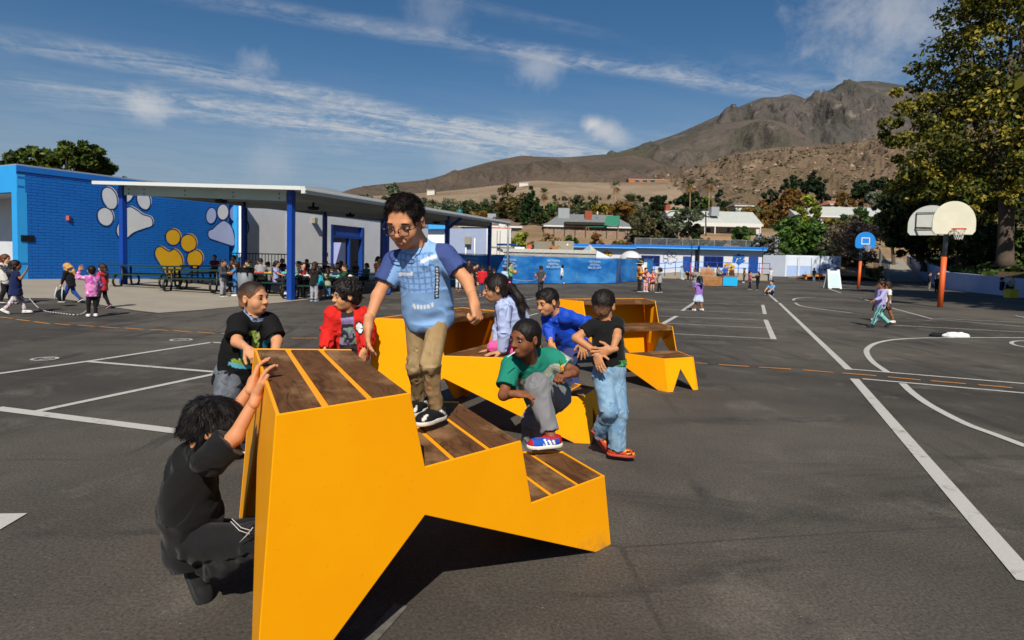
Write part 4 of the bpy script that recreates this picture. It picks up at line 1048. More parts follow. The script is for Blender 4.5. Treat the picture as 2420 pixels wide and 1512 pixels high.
GREENBAND = mat('green_elastic', '#3fae4e', .7, .3, 30, color2='#2b3a34')
person('boy in black tee and pale blue jeans seen from behind, hands on his back', J,
    dict(skin='#b67f58', hair=('#1b130e', 'short'), seed=9, strands=(4000, .012, .10), flow=(0, 0, -.6),
         shirt=dict(c='#111112', sleeve='short', sl=.55, loose=.010, hem=.055, wr=1.0, waist=.98), pants=dict(c='#8fb0c9', mat=DENIM, loose=.016, cuff=.046, to=1.0, wr=1.1, wl=.06, waist=.045, parts=[('waistband', waistband, GREENBAND)]), shoes=('#c8421f', '#b8443a', shoe_j)), 0)

# --- girl kneeling on the middle bench
TIE = mat('hair_tie_pink', '#e45c9a', .5, 0)
def pony(d, P, s):
    a = [P(.02, -.085, .045), P(-.045, -.125, -.01), P(-.062, -.165, -.10), P(-.066, -.175, -.19), P(-.07, -.17, -.27)]
    for p, q, ra, rb in zip(a[:-1], a[1:], (.018, .030, .034, .028), (.030, .034, .028, .010)): d.cap(p, q, ra * s, rb * s, .015)
    a = [P(.03, -.085, .03), P(.06, -.13, -.04), P(.07, -.20, -.13), P(.07, -.24, -.2)]
    for p, q, ra, rb in zip(a[:-1], a[1:], (.020, .026, .022), (.026, .022, .008)): d.cap(p, q, ra * s, rb * s, .015)
J = JJ(P=(1222, 786, 5.16), N=(1184, 708, 5.02), SL=(1190, 728, 4.91), SR=(1188, 724, 5.14), EL=(1193, 785, 4.92), WL=(1186, 832, 4.96), ER=(1180, 778, 5.16), WR=(1172, 826, 5.14),
       HL=(1215, 795, 5.08), HR=(1216, 790, 5.24), KL=(1166, 820, 5.07), KR=(1170, 812, 5.24), AL=(1240, 836, 5.10), AR=(1240, 828, 5.26), H=(1171, 681, 4.98))
J.update(s=.98, hs=1.0, bend=.045, hf=(-.98, -.10, -.18), hu=(0, 0, 1), FL=(.9, .1, -.3), FR=(.9, .1, -.3), fuL=(-.3, 0, -1), fuR=(-.3, 0, -1), base=np.array([.02, 5.05, .6485]),
         hL=dict(d=(-.95, -.15, -.12), n=(0, 0, -1), curl=.12, spread=.2, side=1), hR=dict(d=(-.95, .1, -.12), n=(0, 0, -1), curl=.12, side=-1))
person('girl with dark ponytails in pale lilac sweater kneeling on the middle bench', J,
    dict(skin='#b9855f', hair=('#1d1411', 'pony'), hairx=pony, smile=.5, seed=12, strands=(5000, .05, .05), flow=(.3, 0, -.8), hairparts=[('hair_tie', lambda m, HP, hs: m.sph(tuple(HP(-.03, -.112, .018)), (.019, .019, .022)), TIE)],
         shirt=dict(c='#a9b6dc', sleeve='long', loose=.016, hem=-.11, hemr=1.1, wr=1.2), pants=dict(c='#d2558f', loose=.002, wr=.5, cuff=.03), shoes=('#dcdcdc', '#e8e6e0')), 0)

# --- boy in blue long sleeves leaning forward
J = JJ(P=(1348, 812, 5.42), N=(1318, 740, 5.28), SL=(1338, 748, 5.20), SR=(1297, 752, 5.34), EL=(1386, 764, 5.24), WL=(1378, 806, 5.16), ER=(1297, 782, 5.30), WR=(1301, 808, 5.22),
       HL=(1360, 826, 5.38), HR=(1338, 828, 5.46), KL=(1332, 875, 5.22), KR=(1352, 905, 5.40), AL=(1335, 985, 5.34), AR=(1372, 985, 5.62), H=(1294, 714, 5.22))
J.update(s=1.02, hs=1.0, hf=(-.80, -.52, -.28), hu=(-.1, 0, 1), FL=unit((-.9, -.4, 0)), FR=unit((-.9, -.4, 0)), base=np.array([.5, 5.45, 0]),
         hL=dict(d=(.0, -.15, -1), n=(.2, .9, 0), curl=[.12, .14, .16, .2], spread=.35, side=-1, thumb=.1), hR=dict(d=(.1, -.2, -1), n=(.9, .2, 0), curl=.35, side=1))
person('smiling boy in royal blue long sleeves leaning forward behind the middle bench', J,
    dict(skin='#c0875f', hair=('#15100d', 'short'), smile=1.0, open=.9, eyes=.6, seed=15, strands=(4500, .014, .14), flow=(0, 0, -.5),
         shirt=dict(c='#0f43b4', sleeve='long', loose=.014, hem=-.06, hemr=1.03, wr=1.5, rough=.5), pants=dict(c='#343c66', loose=.016, cuff=.05, wr=1.2), shoes=('#26262c', '#d0ccc4')), 0)

# --- boy in black tee with a bandana behind the nearest bench
def k_shirt(tx, ty, tz, da, v):
    tx = tx / 1.25; tz = (tz - .045) / 1.2 + .02
    c = paint(len(tx), '#111112'); fr = (ty > 0)
    put_(c, fr & ((np.abs(tx - .048) < .022 - .22 * np.abs(tz - .16)) | (np.abs(tx + .062) < .022 - .22 * np.abs(tz - .19))) & (tz > .07) & (tz < .26), '#2b86a8')
    g = (((tx - .01) / .05) ** 2 + ((tz - .135) / .035) ** 2 < 1) | (((tx + .0) / .022) ** 2 + ((tz - .20) / .05) ** 2 < 1) | (((tx - .018) / .03) ** 2 + ((tz - .245) / .016) ** 2 < 1) | (((tx - .055) / .04) ** 2 + ((tz - .085) / .02) ** 2 < 1) | (((tx + .045) / .03) ** 2 + ((tz - .10) / .03) ** 2 < 1)
    put_(c, fr & g, '#84a040'); put_(c, fr & g & (vnoise(v, 55, 5) > .25), '#b9c77a'); put_(c, fr & g & (vnoise(v, 70, 8) > .42), '#253018')
    put_(c, fr & (np.abs(tx) < .10) & (tz > .05) & (tz < .075) & (vnoise(v, 40, 6) > -.2), '#5aa7b8')
    return c
J = JJ(P=(566, 878, 4.32), N=(598, 748, 4.24), SL=(636, 762, 4.30), SR=(562, 764, 4.14), EL=(655, 806, 4.24), WL=(648, 850, 4.10), ER=(560, 808, 4.02), WR=(582, 822, 3.92),
       HL=(575, 890, 4.38), HR=(545, 892, 4.26), KL=(552, 975, 4.30), KR=(528, 975, 4.18), AL=(558, 1048, 4.40), AR=(530, 1052, 4.28), H=(600, 705, 4.22))
J.update(s=1.06, hs=1.02, hf=(.96, -.28, .03), hu=(0, 0, 1), FL=unit((.9, -.4, 0)), FR=unit((.9, -.4, 0)), base=onz(548, 1066),
         hR=dict(d=(.75, -.4, -.5), n=(.1, .5, -.85), curl=.8, side=-1, thumb=.6), hL=dict(d=(-.1, -.3, -1), n=(.8, .3, 0), curl=.4, side=1))
BAND = mat('bandana_cloth', '#16203f', .8, .5, 40, color2='#8fa0c4')
def bandana(m, P_, s):
    n = 26; a = []; c = []
    for t in np.linspace(0, 2 * math.pi, n, endpoint=False):
        a.append(P_(math.cos(t) * .078, math.sin(t) * .072 + .014, .385 - .030 * math.sin(t) + .004 * math.sin(7 * t))); c.append(P_(math.cos(t) * .066, math.sin(t) * .062 + .016, .432 - .022 * math.sin(t)))
    m.add(a + c, [(i, (i + 1) % n, n + (i + 1) % n, n + i) for i in range(n)])
person('laughing boy in black dinosaur tee with blue bandana behind the nearest bench', J,
    dict(skin='#c48c66', hair=('#2a1c14', 'buzz'), fat=1.22, smile=.9, open=.7, eyes=.3, seed=21,
         shirt=dict(c='#101013', fn=k_shirt, res=.006, sleeve='short', sl=.80, loose=.016, hem=-.09, hemr=1.02, wr=.9, parts=[('bandana', bandana, BAND)]), pants=dict(c='#6f747c', mat=GDENIM, loose=.014, cuff=.04, wr=1.5), shoes=('#202024', '#c8c4bc')), 0)

# --- boy in the open red jacket
def r_shirt(tx, ty, tz, da, v):
    c = paint(len(tx), '#c4231c'); fr = (ty > .0) & (da > .055); op = fr & (np.abs(tx) < .045 + .12 * np.clip(.2 - tz, 0, .2))
    put_(c, op, '#2a2426'); put_(c, op & (tz < .265) & (tz > .215), '#8a7aa6'); put_(c, op & (tz < .19) & (tz > .06), '#7f7a94'); put_(c, op & (tz < .19) & (tz > .06) & (vnoise(v, 38, 3) > .15), '#5d8a66'); put_(c, op & (tz < .19) & (tz > .06) & (vnoise(v, 50, 7) > .3), '#2d2a33')
    e = ((tx + .085) / .030) ** 2 + ((tz - .19) / .042) ** 2
    put_(c, fr & (e < 1.25), '#181416'); put_(c, fr & (e < .68), '#d8d9dc')
    put_(c, (tz > .335) & (np.abs(tx) < .095) & ~((ty > .035) & (np.abs(tx) < .04)), '#3fa0bf')
    put_(c, (vnoise(v, 13, 2) > .62) & ~op, '#8d1813')
    return c
J = JJ(P=(826, 818, 4.86), N=(823, 738, 4.78), SL=(858, 748, 4.78), SR=(790, 748, 4.74), EL=(868, 782, 4.76), WL=(862, 824, 4.66), ER=(776, 784, 4.72), WR=(768, 826, 4.62),
       HL=(840, 832, 4.86), HR=(812, 832, 4.86), KL=(842, 920, 4.82), KR=(812, 920, 4.80), AL=(842, 1012, 4.86), AR=(814, 1012, 4.84), H=(818, 699, 4.72))
J.update(s=1.02, hs=1.0, hf=(-.86, -.48, -.10), hu=(0, 0, 1), FL=unit((-.2, -1, 0)), FR=unit((-.3, -1, 0)), base=onz(828, 1030),
         hL=dict(d=(-.2, -.3, -1), n=(-.6, .6, 0), curl=.5, side=1), hR=dict(d=(.1, -.3, -1), n=(.6, .6, 0), curl=.5, side=-1))
person('curly haired boy in open red jacket with pale blue collar', J,
    dict(skin='#c28a60', hair=('#15100f', 'curly'), smile=.9, open=.6, eyes=.6, seed=25, strands=(3500, .010, .6),
         shirt=dict(c='#c4231c', fn=r_shirt, res=.006, sleeve='long', loose=.024, hem=-.10, hemr=1.08, wr=1.7, rough=.55), pants=dict(c='#2b2527', loose=.012), shoes=('#222226', '#c8c4bc')), 0)

# --- boy in black crouching at the left end of the nearest bench
def mess(d, P, s):
    rs = np.random.RandomState(4)
    for _ in range(46):
        a = rs.normal(size=3); a /= np.linalg.norm(a); a[2] = abs(a[2]) * .9 - .15
        if a[1] > .7: continue
        p = P(a[0] * .084, -.016 + a[1] * .099, .034 + a[2] * .088); t = unit(np.array([a[0], a[1] * .6 - .5, a[2] * .35])) * rs.uniform(.010, .024)
        R_ = P(t[0], t[1], t[2]) - P(0, 0, 0); d.cap(p, p + R_, .012 * s, .003 * s, .01)
    for x in (-1, 1): d.cap(P(.062 * x, -.03, .02), P(.070 * x, -.02, -.065), .022 * s, .012 * s, .02)
    d.cap(P(0, -.08, .01), P(0, -.085, -.075), .05 * s, .035 * s, .02)
J = JJ(P=(462, 1250, 2.50), N=(472, 1066, 2.44), SL=(494, 1066, 2.56), SR=(498, 1086, 2.30), EL=(552, 976, 2.56), WL=(594, 912, 2.60), ER=(556, 1032, 2.32), WR=(604, 942, 2.36),
       HL=(462, 1270, 2.58), HR=(466, 1286, 2.42), KL=(588, 1262, 2.60), KR=(600, 1276, 2.36), AL=(430, 1312, 2.74), AR=(478, 1352, 2.50), H=(508, 1006, 2.43))
J.update(s=1.0, hs=.97, bend=.035, hf=(.80, .32, -.50), hu=(.35, 0, 1), FL=unit((.35, .05, -.95)), fuL=unit((.95, 0, .3)), FR=unit((.35, .05, -.95)), fuR=unit((.95, 0, .3)), base=onz(476, 1405),
         hL=dict(d=unit(pray(612, 864) * 2.66 - pray(594, 912) * 2.60), n=(.85, .1, -.35), curl=[.2, .22, .25, .3], side=1, spread=.15, thumb=.2), hR=dict(d=unit(pray(620, 896) * 2.40 - pray(604, 942) * 2.36), n=(.85, .1, -.35), curl=[.25, .28, .3, .3], side=-1, spread=.15, thumb=.3))
person('dark haired boy in black tee crouching at the nearest bench with hands on its edge', J,
    dict(skin='#bf835c', hair=('#120e0d', 'messy'), hairx=mess, fat=.92, seed=31, strands=(9000, .034, .05), flow=(.2, 0, -.6), eyes=.6,
         shirt=dict(c='#111112', res=.0055, sleeve='short', sl=.78, loose=.020, hem=-.11, hemr=1.10, wr=2.0, waist=1.08), pants=dict(c='#141416', loose=.016, cuff=.05, wr=1.2, to=.80, parts=[('stitching', lambda m, J: [m.tube([dep(x, y, d) for x, y, d in q], .0016, 4) for q in (((545, 1232, 2.27), (566, 1254, 2.26), (590, 1262, 2.26)), ((548, 1226, 2.27), (570, 1247, 2.26), (594, 1254, 2.26)), ((566, 1282, 2.27), (582, 1266, 2.26), (598, 1246, 2.27)))], mat('white_thread', '#b9b9b9', .8, 0))]), shoes=('#202022', '#2c2c2e')), 0)
# ------------------------------------------------------------------ blue gym building on the left
def plane_hit(x, y, p0, n):
    d = pray(x, y); t = ((p0 - CAM) @ n) / (d @ n); return CAM + d * t
BLUE = mat('royal_blue_paint', '#1268be', .6, .10, 1.2, .1, 50, color2='#0e5fb0'); CYAN = mat('sky_blue_paint', '#2b9be0', .6, .06, 1.5)
NAVY = mat('navy_paint', '#123f8c', .5, .06, 2.0); OUTL = mat('mural_navy', '#0e2c63', .6, .05)
WWHT = mat('mural_white', '#c9cdd2', .7, .06, 2.0, .15, 40); LILA = mat('mural_lilac', '#a3afd8', .7, .05, 2); MYEL = mat('mural_yellow', '#d0a018', .65, .06, 2)
BLACKM = mat('black_metal', '#141516', .45, .08, 5); GREY = mat('grey_metal', '#8f9496', .5, .08, 3); WHITEM = mat('white_metal', '#d9dbd9', .5, .05, 2)
A0 = G(44, 661); wd = np.array([.463, .886, 0]); wn = np.array([.886, -.463, 0])     # along the wall, and out of it
WL = 8.4; WT = 4.28; zb = A0[2] - .15
bd = empty('gym_building', tuple(A0), 'blue block school building with painted paw prints behind the lunch tables', 'building')
LO = np.array(A0)
def wp(t, z, out=0.0): q = A0 + wd * t + wn * out; return np.array([q[0], q[1], z])
def loc(b): b.v = [tuple(np.array(q) - LO) for q in b.v]; return b
b = MB(); b.prism([wp(0, zb), wp(WL, zb), wp(WL, WT), wp(0, WT)], -wn * .3); loc(b).build('wall', BLUE, bd)
b = MB(); rs = random.Random(3); row = 0; z = zb + .02
while z < WT - .30:                      # slump blocks of the wall
    t = .02 - (.2 if row % 2 else 0)
    while t < WL - .02:
        t0, t1 = max(t, .02), min(t + .386, WL - .02)
        if t1 - t0 > .05: o = .016 + rs.uniform(-.004, .006); b.prism([wp(t0, z, .001), wp(t1, z, .001), wp(t1, z + .092, .001), wp(t0, z + .092, .001)], wn * o)
        t += .40
    z += .106; row += 1
tag(loc(b).build('block', BLUE, bd), kind='stuff')
for (z0, z1, o, mm) in ((WT - .28, WT - .20, .03, NAVY), (WT - .20, WT, .05, BLUE)):
    b = MB(); b.prism([wp(-.02, z0, 0), wp(WL, z0, 0), wp(WL, z1, 0), wp(-.02, z1, 0)], wn * o); loc(b).build('cornice', mm, bd)
# facade turning left out of the frame: light fascia, corner column, recessed grey wall
fl = -wn; 
def fp(a, dpt, z): q = A0 + fl * a + wd * dpt; return np.array([q[0], q[1], z])
b = MB(); b.prism([fp(-.02, -.012, 3.38), fp(7, -.012, 3.38), fp(7, -.012, WT + .02), fp(-.02, -.012, WT + .02)], wd * .25); loc(b).build('fascia', CYAN, bd)
b = MB(); b.prism([fp(-.022, -.02, zb), fp(.33, -.02, zb), fp(.33, -.02, 3.38), fp(-.022, -.02, 3.38)], wd * .3); loc(b).build('column', CYAN, bd)
b = MB(); b.prism([fp(.02, 1.6, zb), fp(7, 1.6, zb), fp(7, 1.6, 3.6), fp(.02, 1.6, 3.6)], wd * .2); loc(b).build('recess_wall', WWHT, bd)
b = MB(); b.prism([fp(0.3, .24, 3.40), fp(7, .24, 3.40), fp(7, 1.7, 3.40), fp(.3, 1.7, 3.40)], (0, 0, .1)); loc(b).build('soffit', WHITEM, bd)
b = MB(); b.prism([fp(.35, .5, zb), fp(.55, .5, zb), fp(.55, .5, 3.4), fp(.35, .5, 3.4)], wd * .12); loc(b).build('door_jamb', NAVY, bd)
b = MB(); b.prism([wp(0, WT, -.02), wp(WL, WT, -.02), wp(WL, WT, -12), wp(0, WT, -12)], (0, 0, .06)); loc(b).build('roof', GREY, bd)
def closed(px, n=7):
    p = np.array(px, float); m_ = len(p); out = []
    for i in range(m_):
        a, b_, c, d = p[i - 1], p[i], p[(i + 1) % m_], p[(i + 2) % m_]
        for k in range(n):
            t = k / n; out.append(.5 * (2 * b_ + (c - a) * t + (2 * a - 5 * b_ + 4 * c - d) * t * t + (3 * b_ - a - 3 * c + d) * t ** 3))
    return np.array(out)
def ellpx(cx, cy, rx, ry, a=0, n=16):
    return [(cx + rx * math.cos(t) * math.cos(a) - ry * math.sin(t) * math.sin(a), cy + rx * math.cos(t) * math.sin(a) + ry * math.sin(t) * math.cos(a)) for t in np.linspace(0, 2 * math.pi, n, endpoint=False)]
def mural(px, p0, n, fill, line, par, off, dx=(0, 0), lw=1.3, o=.0):
    c = closed(px)
    if fill is not None:
        pts = [plane_hit(x, y, p0 + n * o, n) - off for x, y in c]; mesh_obj('paw_mural', pts, [tuple(range(len(pts)))], fill, par)
    if line is not None:
        c2 = c + np.array(dx); ce = c2.mean(0); dirs = np.gradient(np.vstack([c2[-1:], c2, c2[:1]]), axis=0)[1:-1]; dirs /= np.linalg.norm(dirs, axis=1)[:, None]; nn = np.stack([-dirs[:, 1], dirs[:, 0]], 1) * lw
        a = [plane_hit(x, y, p0 + n * (o + .003), n) - off for x, y in c2 - nn]; d = [plane_hit(x, y, p0 + n * (o + .003), n) - off for x, y in c2 + nn]; m_ = len(a)
        mesh_obj('mural_outline', a + d, [(i, (i + 1) % m_, m_ + (i + 1) % m_, m_ + i) for i in range(m_)], line, par)
def z1(*p): return [((x / 2.0156) / 1.587, (500 + y / 2.0156) / 1.587) for x, y in p]
mo = .026
# white paw
for px in (ellpx(835, 485, 58, 88, -.35), ellpx(803, 625, 62, 72, -.25), ellpx(960, 440, 60, 78, .1), ellpx(1092, 500, 52, 76, -.3)):
    mural(z1(*px), A0, wn, WWHT, OUTL, bd, LO, (-2.6, 2.0), 1.3, mo)
mural(z1((985, 548), (1045, 575), (1085, 605), (1150, 630), (1160, 690), (1100, 715), (1020, 745), (960, 790), (905, 785), (885, 730), (905, 660), (925, 590)), A0, wn, WWHT, OUTL, bd, LO, (-2.4, 2.0), 1.3, mo)
# yellow paw
for px in (ellpx(1315, 780, 58, 62, 0), ellpx(1432, 825, 62, 68, 0), ellpx(1480, 945, 62, 72, .2)):
    mural(z1(*px), A0, wn, MYEL, OUTL, bd, LO, (-3, 2.2), 1.2, mo)
mural(z1((1225, 850), (1285, 885), (1330, 870), (1380, 920), (1390, 1000), (1350, 1050), (1340, 1096), (1270, 1096), (1240, 1030), (1180, 930), (1185, 870)), A0, wn, MYEL, OUTL, bd, LO, (-3, 2.0), 1.2, mo)
b = MB(); q = plane_hit(*z1((525, 642))[0], A0, wn); b.box(q - LO + np.array([-.09, -.12, -.08]), q - LO + np.array([.07, .0, .08])); b.build('alarm_box', mat('alarm_red', '#b5564c', .5, .1), bd)
q = plane_hit(*z1((205, 795))[0], A0, wn); b = MB(); b.prism([q - LO + wd * -.2 + wn * .02 + V3(0, 0, -.11), q - LO + wd * .2 + wn * .02 + V3(0, 0, -.11), q - LO + wd * .2 + wn * .02 + V3(0, 0, .11), q - LO + wd * -.2 + wn * .02 + V3(0, 0, .11)], wn * .03); b.build('plaque', BLACKM, bd)
# pale wall with the doors, further back
e1 = np.array([.3215, .947, 0]); e2 = np.array([-.947, .3215, 0]); W0 = np.array([-13.05, 29.4, .2])
PALE = mat('pale_block_wall', '#e9ebef', .8, .06, 1.0, .25, 30)
wb = empty('classroom_wing', tuple(W0), 'pale grey block school wing with blue doorway behind the canopy posts', 'building')
def w2(t, z, out=0.0): q = W0 + e1 * t - e2 * out; return np.array([q[0], q[1], z]) - W0
def w2box(name, mm, t0, t1, z0, z1_, o0, o1): b = MB(); b.prism([w2(t0, z0, o0), w2(t1, z0, o0), w2(t1, z1_, o0), w2(t0, z1_, o0)], -e2 * (o1 - o0)); return b.build(name, mm, wb)
w2box('wall', PALE, 0, 7.4, -.1, 4.35, -.3, 0); w2box('wall', PALE, 10.9, 20, -.1, 4.35, -.3, 0); w2box('lintel_wall', PALE, 7.4, 10.9, 3.3, 4.35, -.3, 0)
w2box('roof_band', mat('pale_blue_band', '#8fb9e6', .6, .04), 0, 20, 3.85, 4.1, .001, .03)
w2box('corner_pilaster', CYAN, -.25, -.12, -.1, 4.3, -.4, .22); w2box('corner_return', PALE, -.12, 0, -.1, 4.3, -.3, .45)
fr = w2box('door_frame', NAVY, 7.4, 7.6, 0, 3.3, -.25, .03); w2box('door_frame', NAVY, 10.7, 10.9, 0, 3.3, -.25, .03); w2box('door_frame', NAVY, 7.6, 10.7, 2.55, 2.7, -.25, .02); w2box('door_frame', NAVY, 9.3, 9.42, 0, 2.55, -.25, .02)
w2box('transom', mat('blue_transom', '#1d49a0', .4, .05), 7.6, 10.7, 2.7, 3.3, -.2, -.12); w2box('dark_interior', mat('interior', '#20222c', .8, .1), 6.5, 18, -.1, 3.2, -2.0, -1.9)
dr = w2box('door', mat('door_lavender', '#9aa3cf', .45, .05), 8.15, 9.0, .05, 2.25, -.1, -.05); w2box('door_window', BLACKM, 8.35, 8.45, 1.1, 1.9, -.05, -.045)
b = MB(); a = w2(7.6, 0, 0); b.prism([w2(7.62, .05, .05), w2(7.62, 2.25, .05), w2(7.62, 2.25, .85), w2(7.62, .05, .85)], e1 * .05); b.build('door', MATS['door_lavender'], wb)
w2box('sign_plate', mat('slate_plate', '#3a4a66', .5, .05), 6.75, 7.1, 1.45, 1.65, 0, .02)
b = MB(); b.tube([w2(3.6, 0, .08), w2(3.6, 3.4, .08), w2(3.6, 3.6, .02)], .055, 8); b.build('downpipe', WHITEM, wb, True)
w2box('wall_lamp', mat('lamp_tan', '#8d8877', .5, .1), 5.6, 5.85, 3.25, 3.55, .0, .22)
for (px, fill) in ((ellpx(1597, 622, 40, 62, .1), LILA), (ellpx(1685, 595, 44, 60, 0), WWHT), (ellpx(1775, 605, 42, 62, 0), LILA), (ellpx(1845, 710, 36, 62, 0), LILA)):
    p0 = W0 if px[0][0] > 1760 else A0; nn = -e2 if px[0][0] > 1760 else wn
    mural(z1(*px), p0, nn, fill, OUTL, wb if p0 is W0 else bd, W0 if p0 is W0 else LO, (0, 0), 1.2, .03)
mural(z1((1690, 660), (1740, 690), (1765, 745), (1775, 800), (1768, 850), (1700, 835), (1640, 815), (1580, 790), (1575, 740), (1610, 720), (1640, 690)), A0, wn, LILA, OUTL, bd, LO, (0, 0), 1.2, .03)
# far grey-blue block with pipes
fb = empty('utility_block', tuple(dep(1105, 606, 50)), 'blue grey block building with two white pipes at the end of the canopy', 'building'); FO = np.array(fb.location)
def fbox(name, mm, x0, x1, y0, y1, d0, d1):
    p = [dep(x0, y1, d0), dep(x1, y1, d0), dep(x1, y0, d0), dep(x0, y0, d0)]; b = MB(); b.prism([q - FO for q in p], np.array([0, d1 - d0, 0])); return b.build(name, mm, fb)
fbox('wall', mat('blue_grey_block', '#8d99b4', .8, .05, 2, .3, 25), 1050, 1152, 540, 668, 50, 56); fbox('roof_band', CYAN, 880, 1052, 527, 541, 49.6, 50); fbox('wall', PALE, 880, 1050, 541, 668, 50.1, 51)
fbox('corner_trim', WHITEM, 1150, 1154, 540, 668, 49.9, 50.2)
for (x, ya, yb) in ((1101, 585, 607), (1122, 563, 608)):
    b = MB(); b.tube([dep(x, ya, 49.7) - FO, dep(x, yb + 40, 49.7) - FO], .06, 8); b.build('pipe', WHITEM, fb, True)
b = MB(); q = dep(1106, 567, 49.8) - FO; b.box(q + V3(-.25, -.3, -.35), q + V3(.25, .1, .25)); b.build('wall_lamp', MATS['lamp_tan'], fb)

# ------------------------------------------------------------------ lunch canopy
CP = np.array([-6.96, 19.5, 0]); cz = lambda X, Y: 3.46 + .038 * X + .012 * Y
cn = empty('lunch_canopy', tuple(CP), 'metal shade canopy with white roof edge on blue posts over the lunch tables', 'canopy')
def cpt(X, Y, z): q = e2 * X + e1 * Y; return np.array([q[0], q[1], z])
for Y in (0, 5.8, 11.6, 17.4):
    for X in (0, 7.06):
        q = cpt(X, Y, 0) + CP; g = float(gz(q[0], q[1]))
        b = MB(); b.bar(cpt(X, Y, g - .05), cpt(X, Y, cz(X, Y) - .02), .18, .18, (e1[0], e1[1], 0)); p_ = b.build('post', mat('post_blue', '#0f3f97', .4, .08, 1.5), cn)
        if X == 0 and Y == 0:
            b = MB()
            for zz in (3.1, 3.3):
                for xx in (-.05, .05): b.cyl(cpt(xx, -.091, zz), cpt(xx, -.105, zz), .018, 8)
            b.build('bolt', BLACKM, p_)
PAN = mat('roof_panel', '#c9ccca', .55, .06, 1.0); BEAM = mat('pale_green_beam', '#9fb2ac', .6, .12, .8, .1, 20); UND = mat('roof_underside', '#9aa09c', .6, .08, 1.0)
X0, X1, Y0, Y1 = -.75, 7.85, -.5, 18.4
nr = 30                                   # ribbed roof deck: separate pans side by side
for i in range(nr):
    ya, yb = Y0 + (Y1 - Y0) * i / nr, Y0 + (Y1 - Y0) * (i + 1) / nr - .03
    b = MB(); b.prism([cpt(X0, ya, cz(X0, ya)), cpt(X0, yb, cz(X0, yb)), cpt(X1, yb, cz(X1, yb)), cpt(X1, ya, cz(X1, ya))], (0, 0, .05)); b.build('roof_pan', PAN if i else WHITEM, cn)
b = MB(); b.prism([cpt(X0, Y0 - .02, cz(X0, Y0) - .04), cpt(X1, Y0 - .02, cz(X1, Y0) - .04), cpt(X1, Y0 - .02, cz(X1, Y0) + .075), cpt(X0, Y0 - .02, cz(X0, Y0) + .075)], e1 * .03); b.build('front_trim', mat('trim_white', '#cdd0cd', .45, .03), cn)
b = MB(); b.prism([cpt(X0, Y0, cz(X0, Y0) - .14), cpt(X0, Y1, cz(X0, Y1) - .14), cpt(X0, Y1, cz(X0, Y1) + .07), cpt(X0, Y0, cz(X0, Y0) + .07)], -e2 * .14); b.build('gutter', mat('gutter_white', '#c3c8c8', .45, .06, 2), cn)
b = MB(); b.prism([cpt(X0 - .14, Y0, cz(X0, Y0) - .05), cpt(X0 - .14, Y1, cz(X0, Y1) - .05), cpt(X0 - .14, Y1, cz(X0, Y1)), cpt(X0 - .14, Y0, cz(X0, Y0))], -e2 * .03); b.build('gutter_lip', MATS['trim_white'], cn)
for Y in (0, 5.8, 11.6, 17.4):
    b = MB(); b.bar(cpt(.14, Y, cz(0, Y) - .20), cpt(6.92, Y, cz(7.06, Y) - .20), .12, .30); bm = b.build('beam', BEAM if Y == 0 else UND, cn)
    if Y == 0:
        b = MB()
        for X in (.4, 2.2, 4.2, 6.0, 6.7):
            for dz_ in (-.28, -.14): b.cyl(cpt(X, -.061, cz(X, 0) + dz_), cpt(X, -.075, cz(X, 0) + dz_), .022, 8)
        b.build('bolt', BLACKM, bm)
for X in (0, 7.06):
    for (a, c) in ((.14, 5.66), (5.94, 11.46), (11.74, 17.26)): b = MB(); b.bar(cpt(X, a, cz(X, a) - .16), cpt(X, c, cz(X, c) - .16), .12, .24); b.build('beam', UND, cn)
for k in range(1, 12):
    Y = 17.4 * k / 12
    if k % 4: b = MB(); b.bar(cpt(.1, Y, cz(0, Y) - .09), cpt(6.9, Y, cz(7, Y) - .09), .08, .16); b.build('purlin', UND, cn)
for (X, Y) in ((4.2, 1.5), (2.0, 3.8), (3.8, 9.0), (1.5, 13.5)):
    b = MB(); b.cyl(cpt(X, Y, cz(X, Y) - .42), cpt(X, Y, cz(X, Y) - .30), .20, 14, .22); b.cyl(cpt(X, Y, cz(X, Y) - .30), cpt(X, Y, cz(X, Y) - .02), .05, 8); b.build('ceiling_lamp', BLACKM, cn, True)
b = MB(); b.tube([cpt(-.85, 18.2, 3.5), cpt(-.85, 18.2, 2.6), cpt(-.85, 18.2, .0)], .06, 8); b.build('downpipe', GREY, cn, True)
b = MB(); b.bar(cpt(.0, 11.6, 2.9), cpt(-.72, 11.6, 3.42), .14, .12); b.build('strut', MATS['post_blue'], cn)
b = MB(); q = cpt(-.2, 12.6, cz(0, 12.6) + .15) + CP; b.sph((0, 0, .12), .15, 14, 10); o = b.build('playground_ball', mat('teal_ball', '#0f6a6f', .4, .1, 4), None, True); o.location = q + V3(0, 0, -.07); tag(o, 'teal playground ball stuck on the canopy roof', 'ball')
b = MB(); q = cpt(-.2, 17.6, cz(0, 17.6) + .05) + CP; b.sph((0, 0, .10), .12, 14, 10); o = b.build('playground_ball', mat('purple_ball', '#3a2a66', .4, .1, 4), None, True); o.location = q; tag(o, 'dark purple playground ball on the far end of the canopy roof', 'ball')

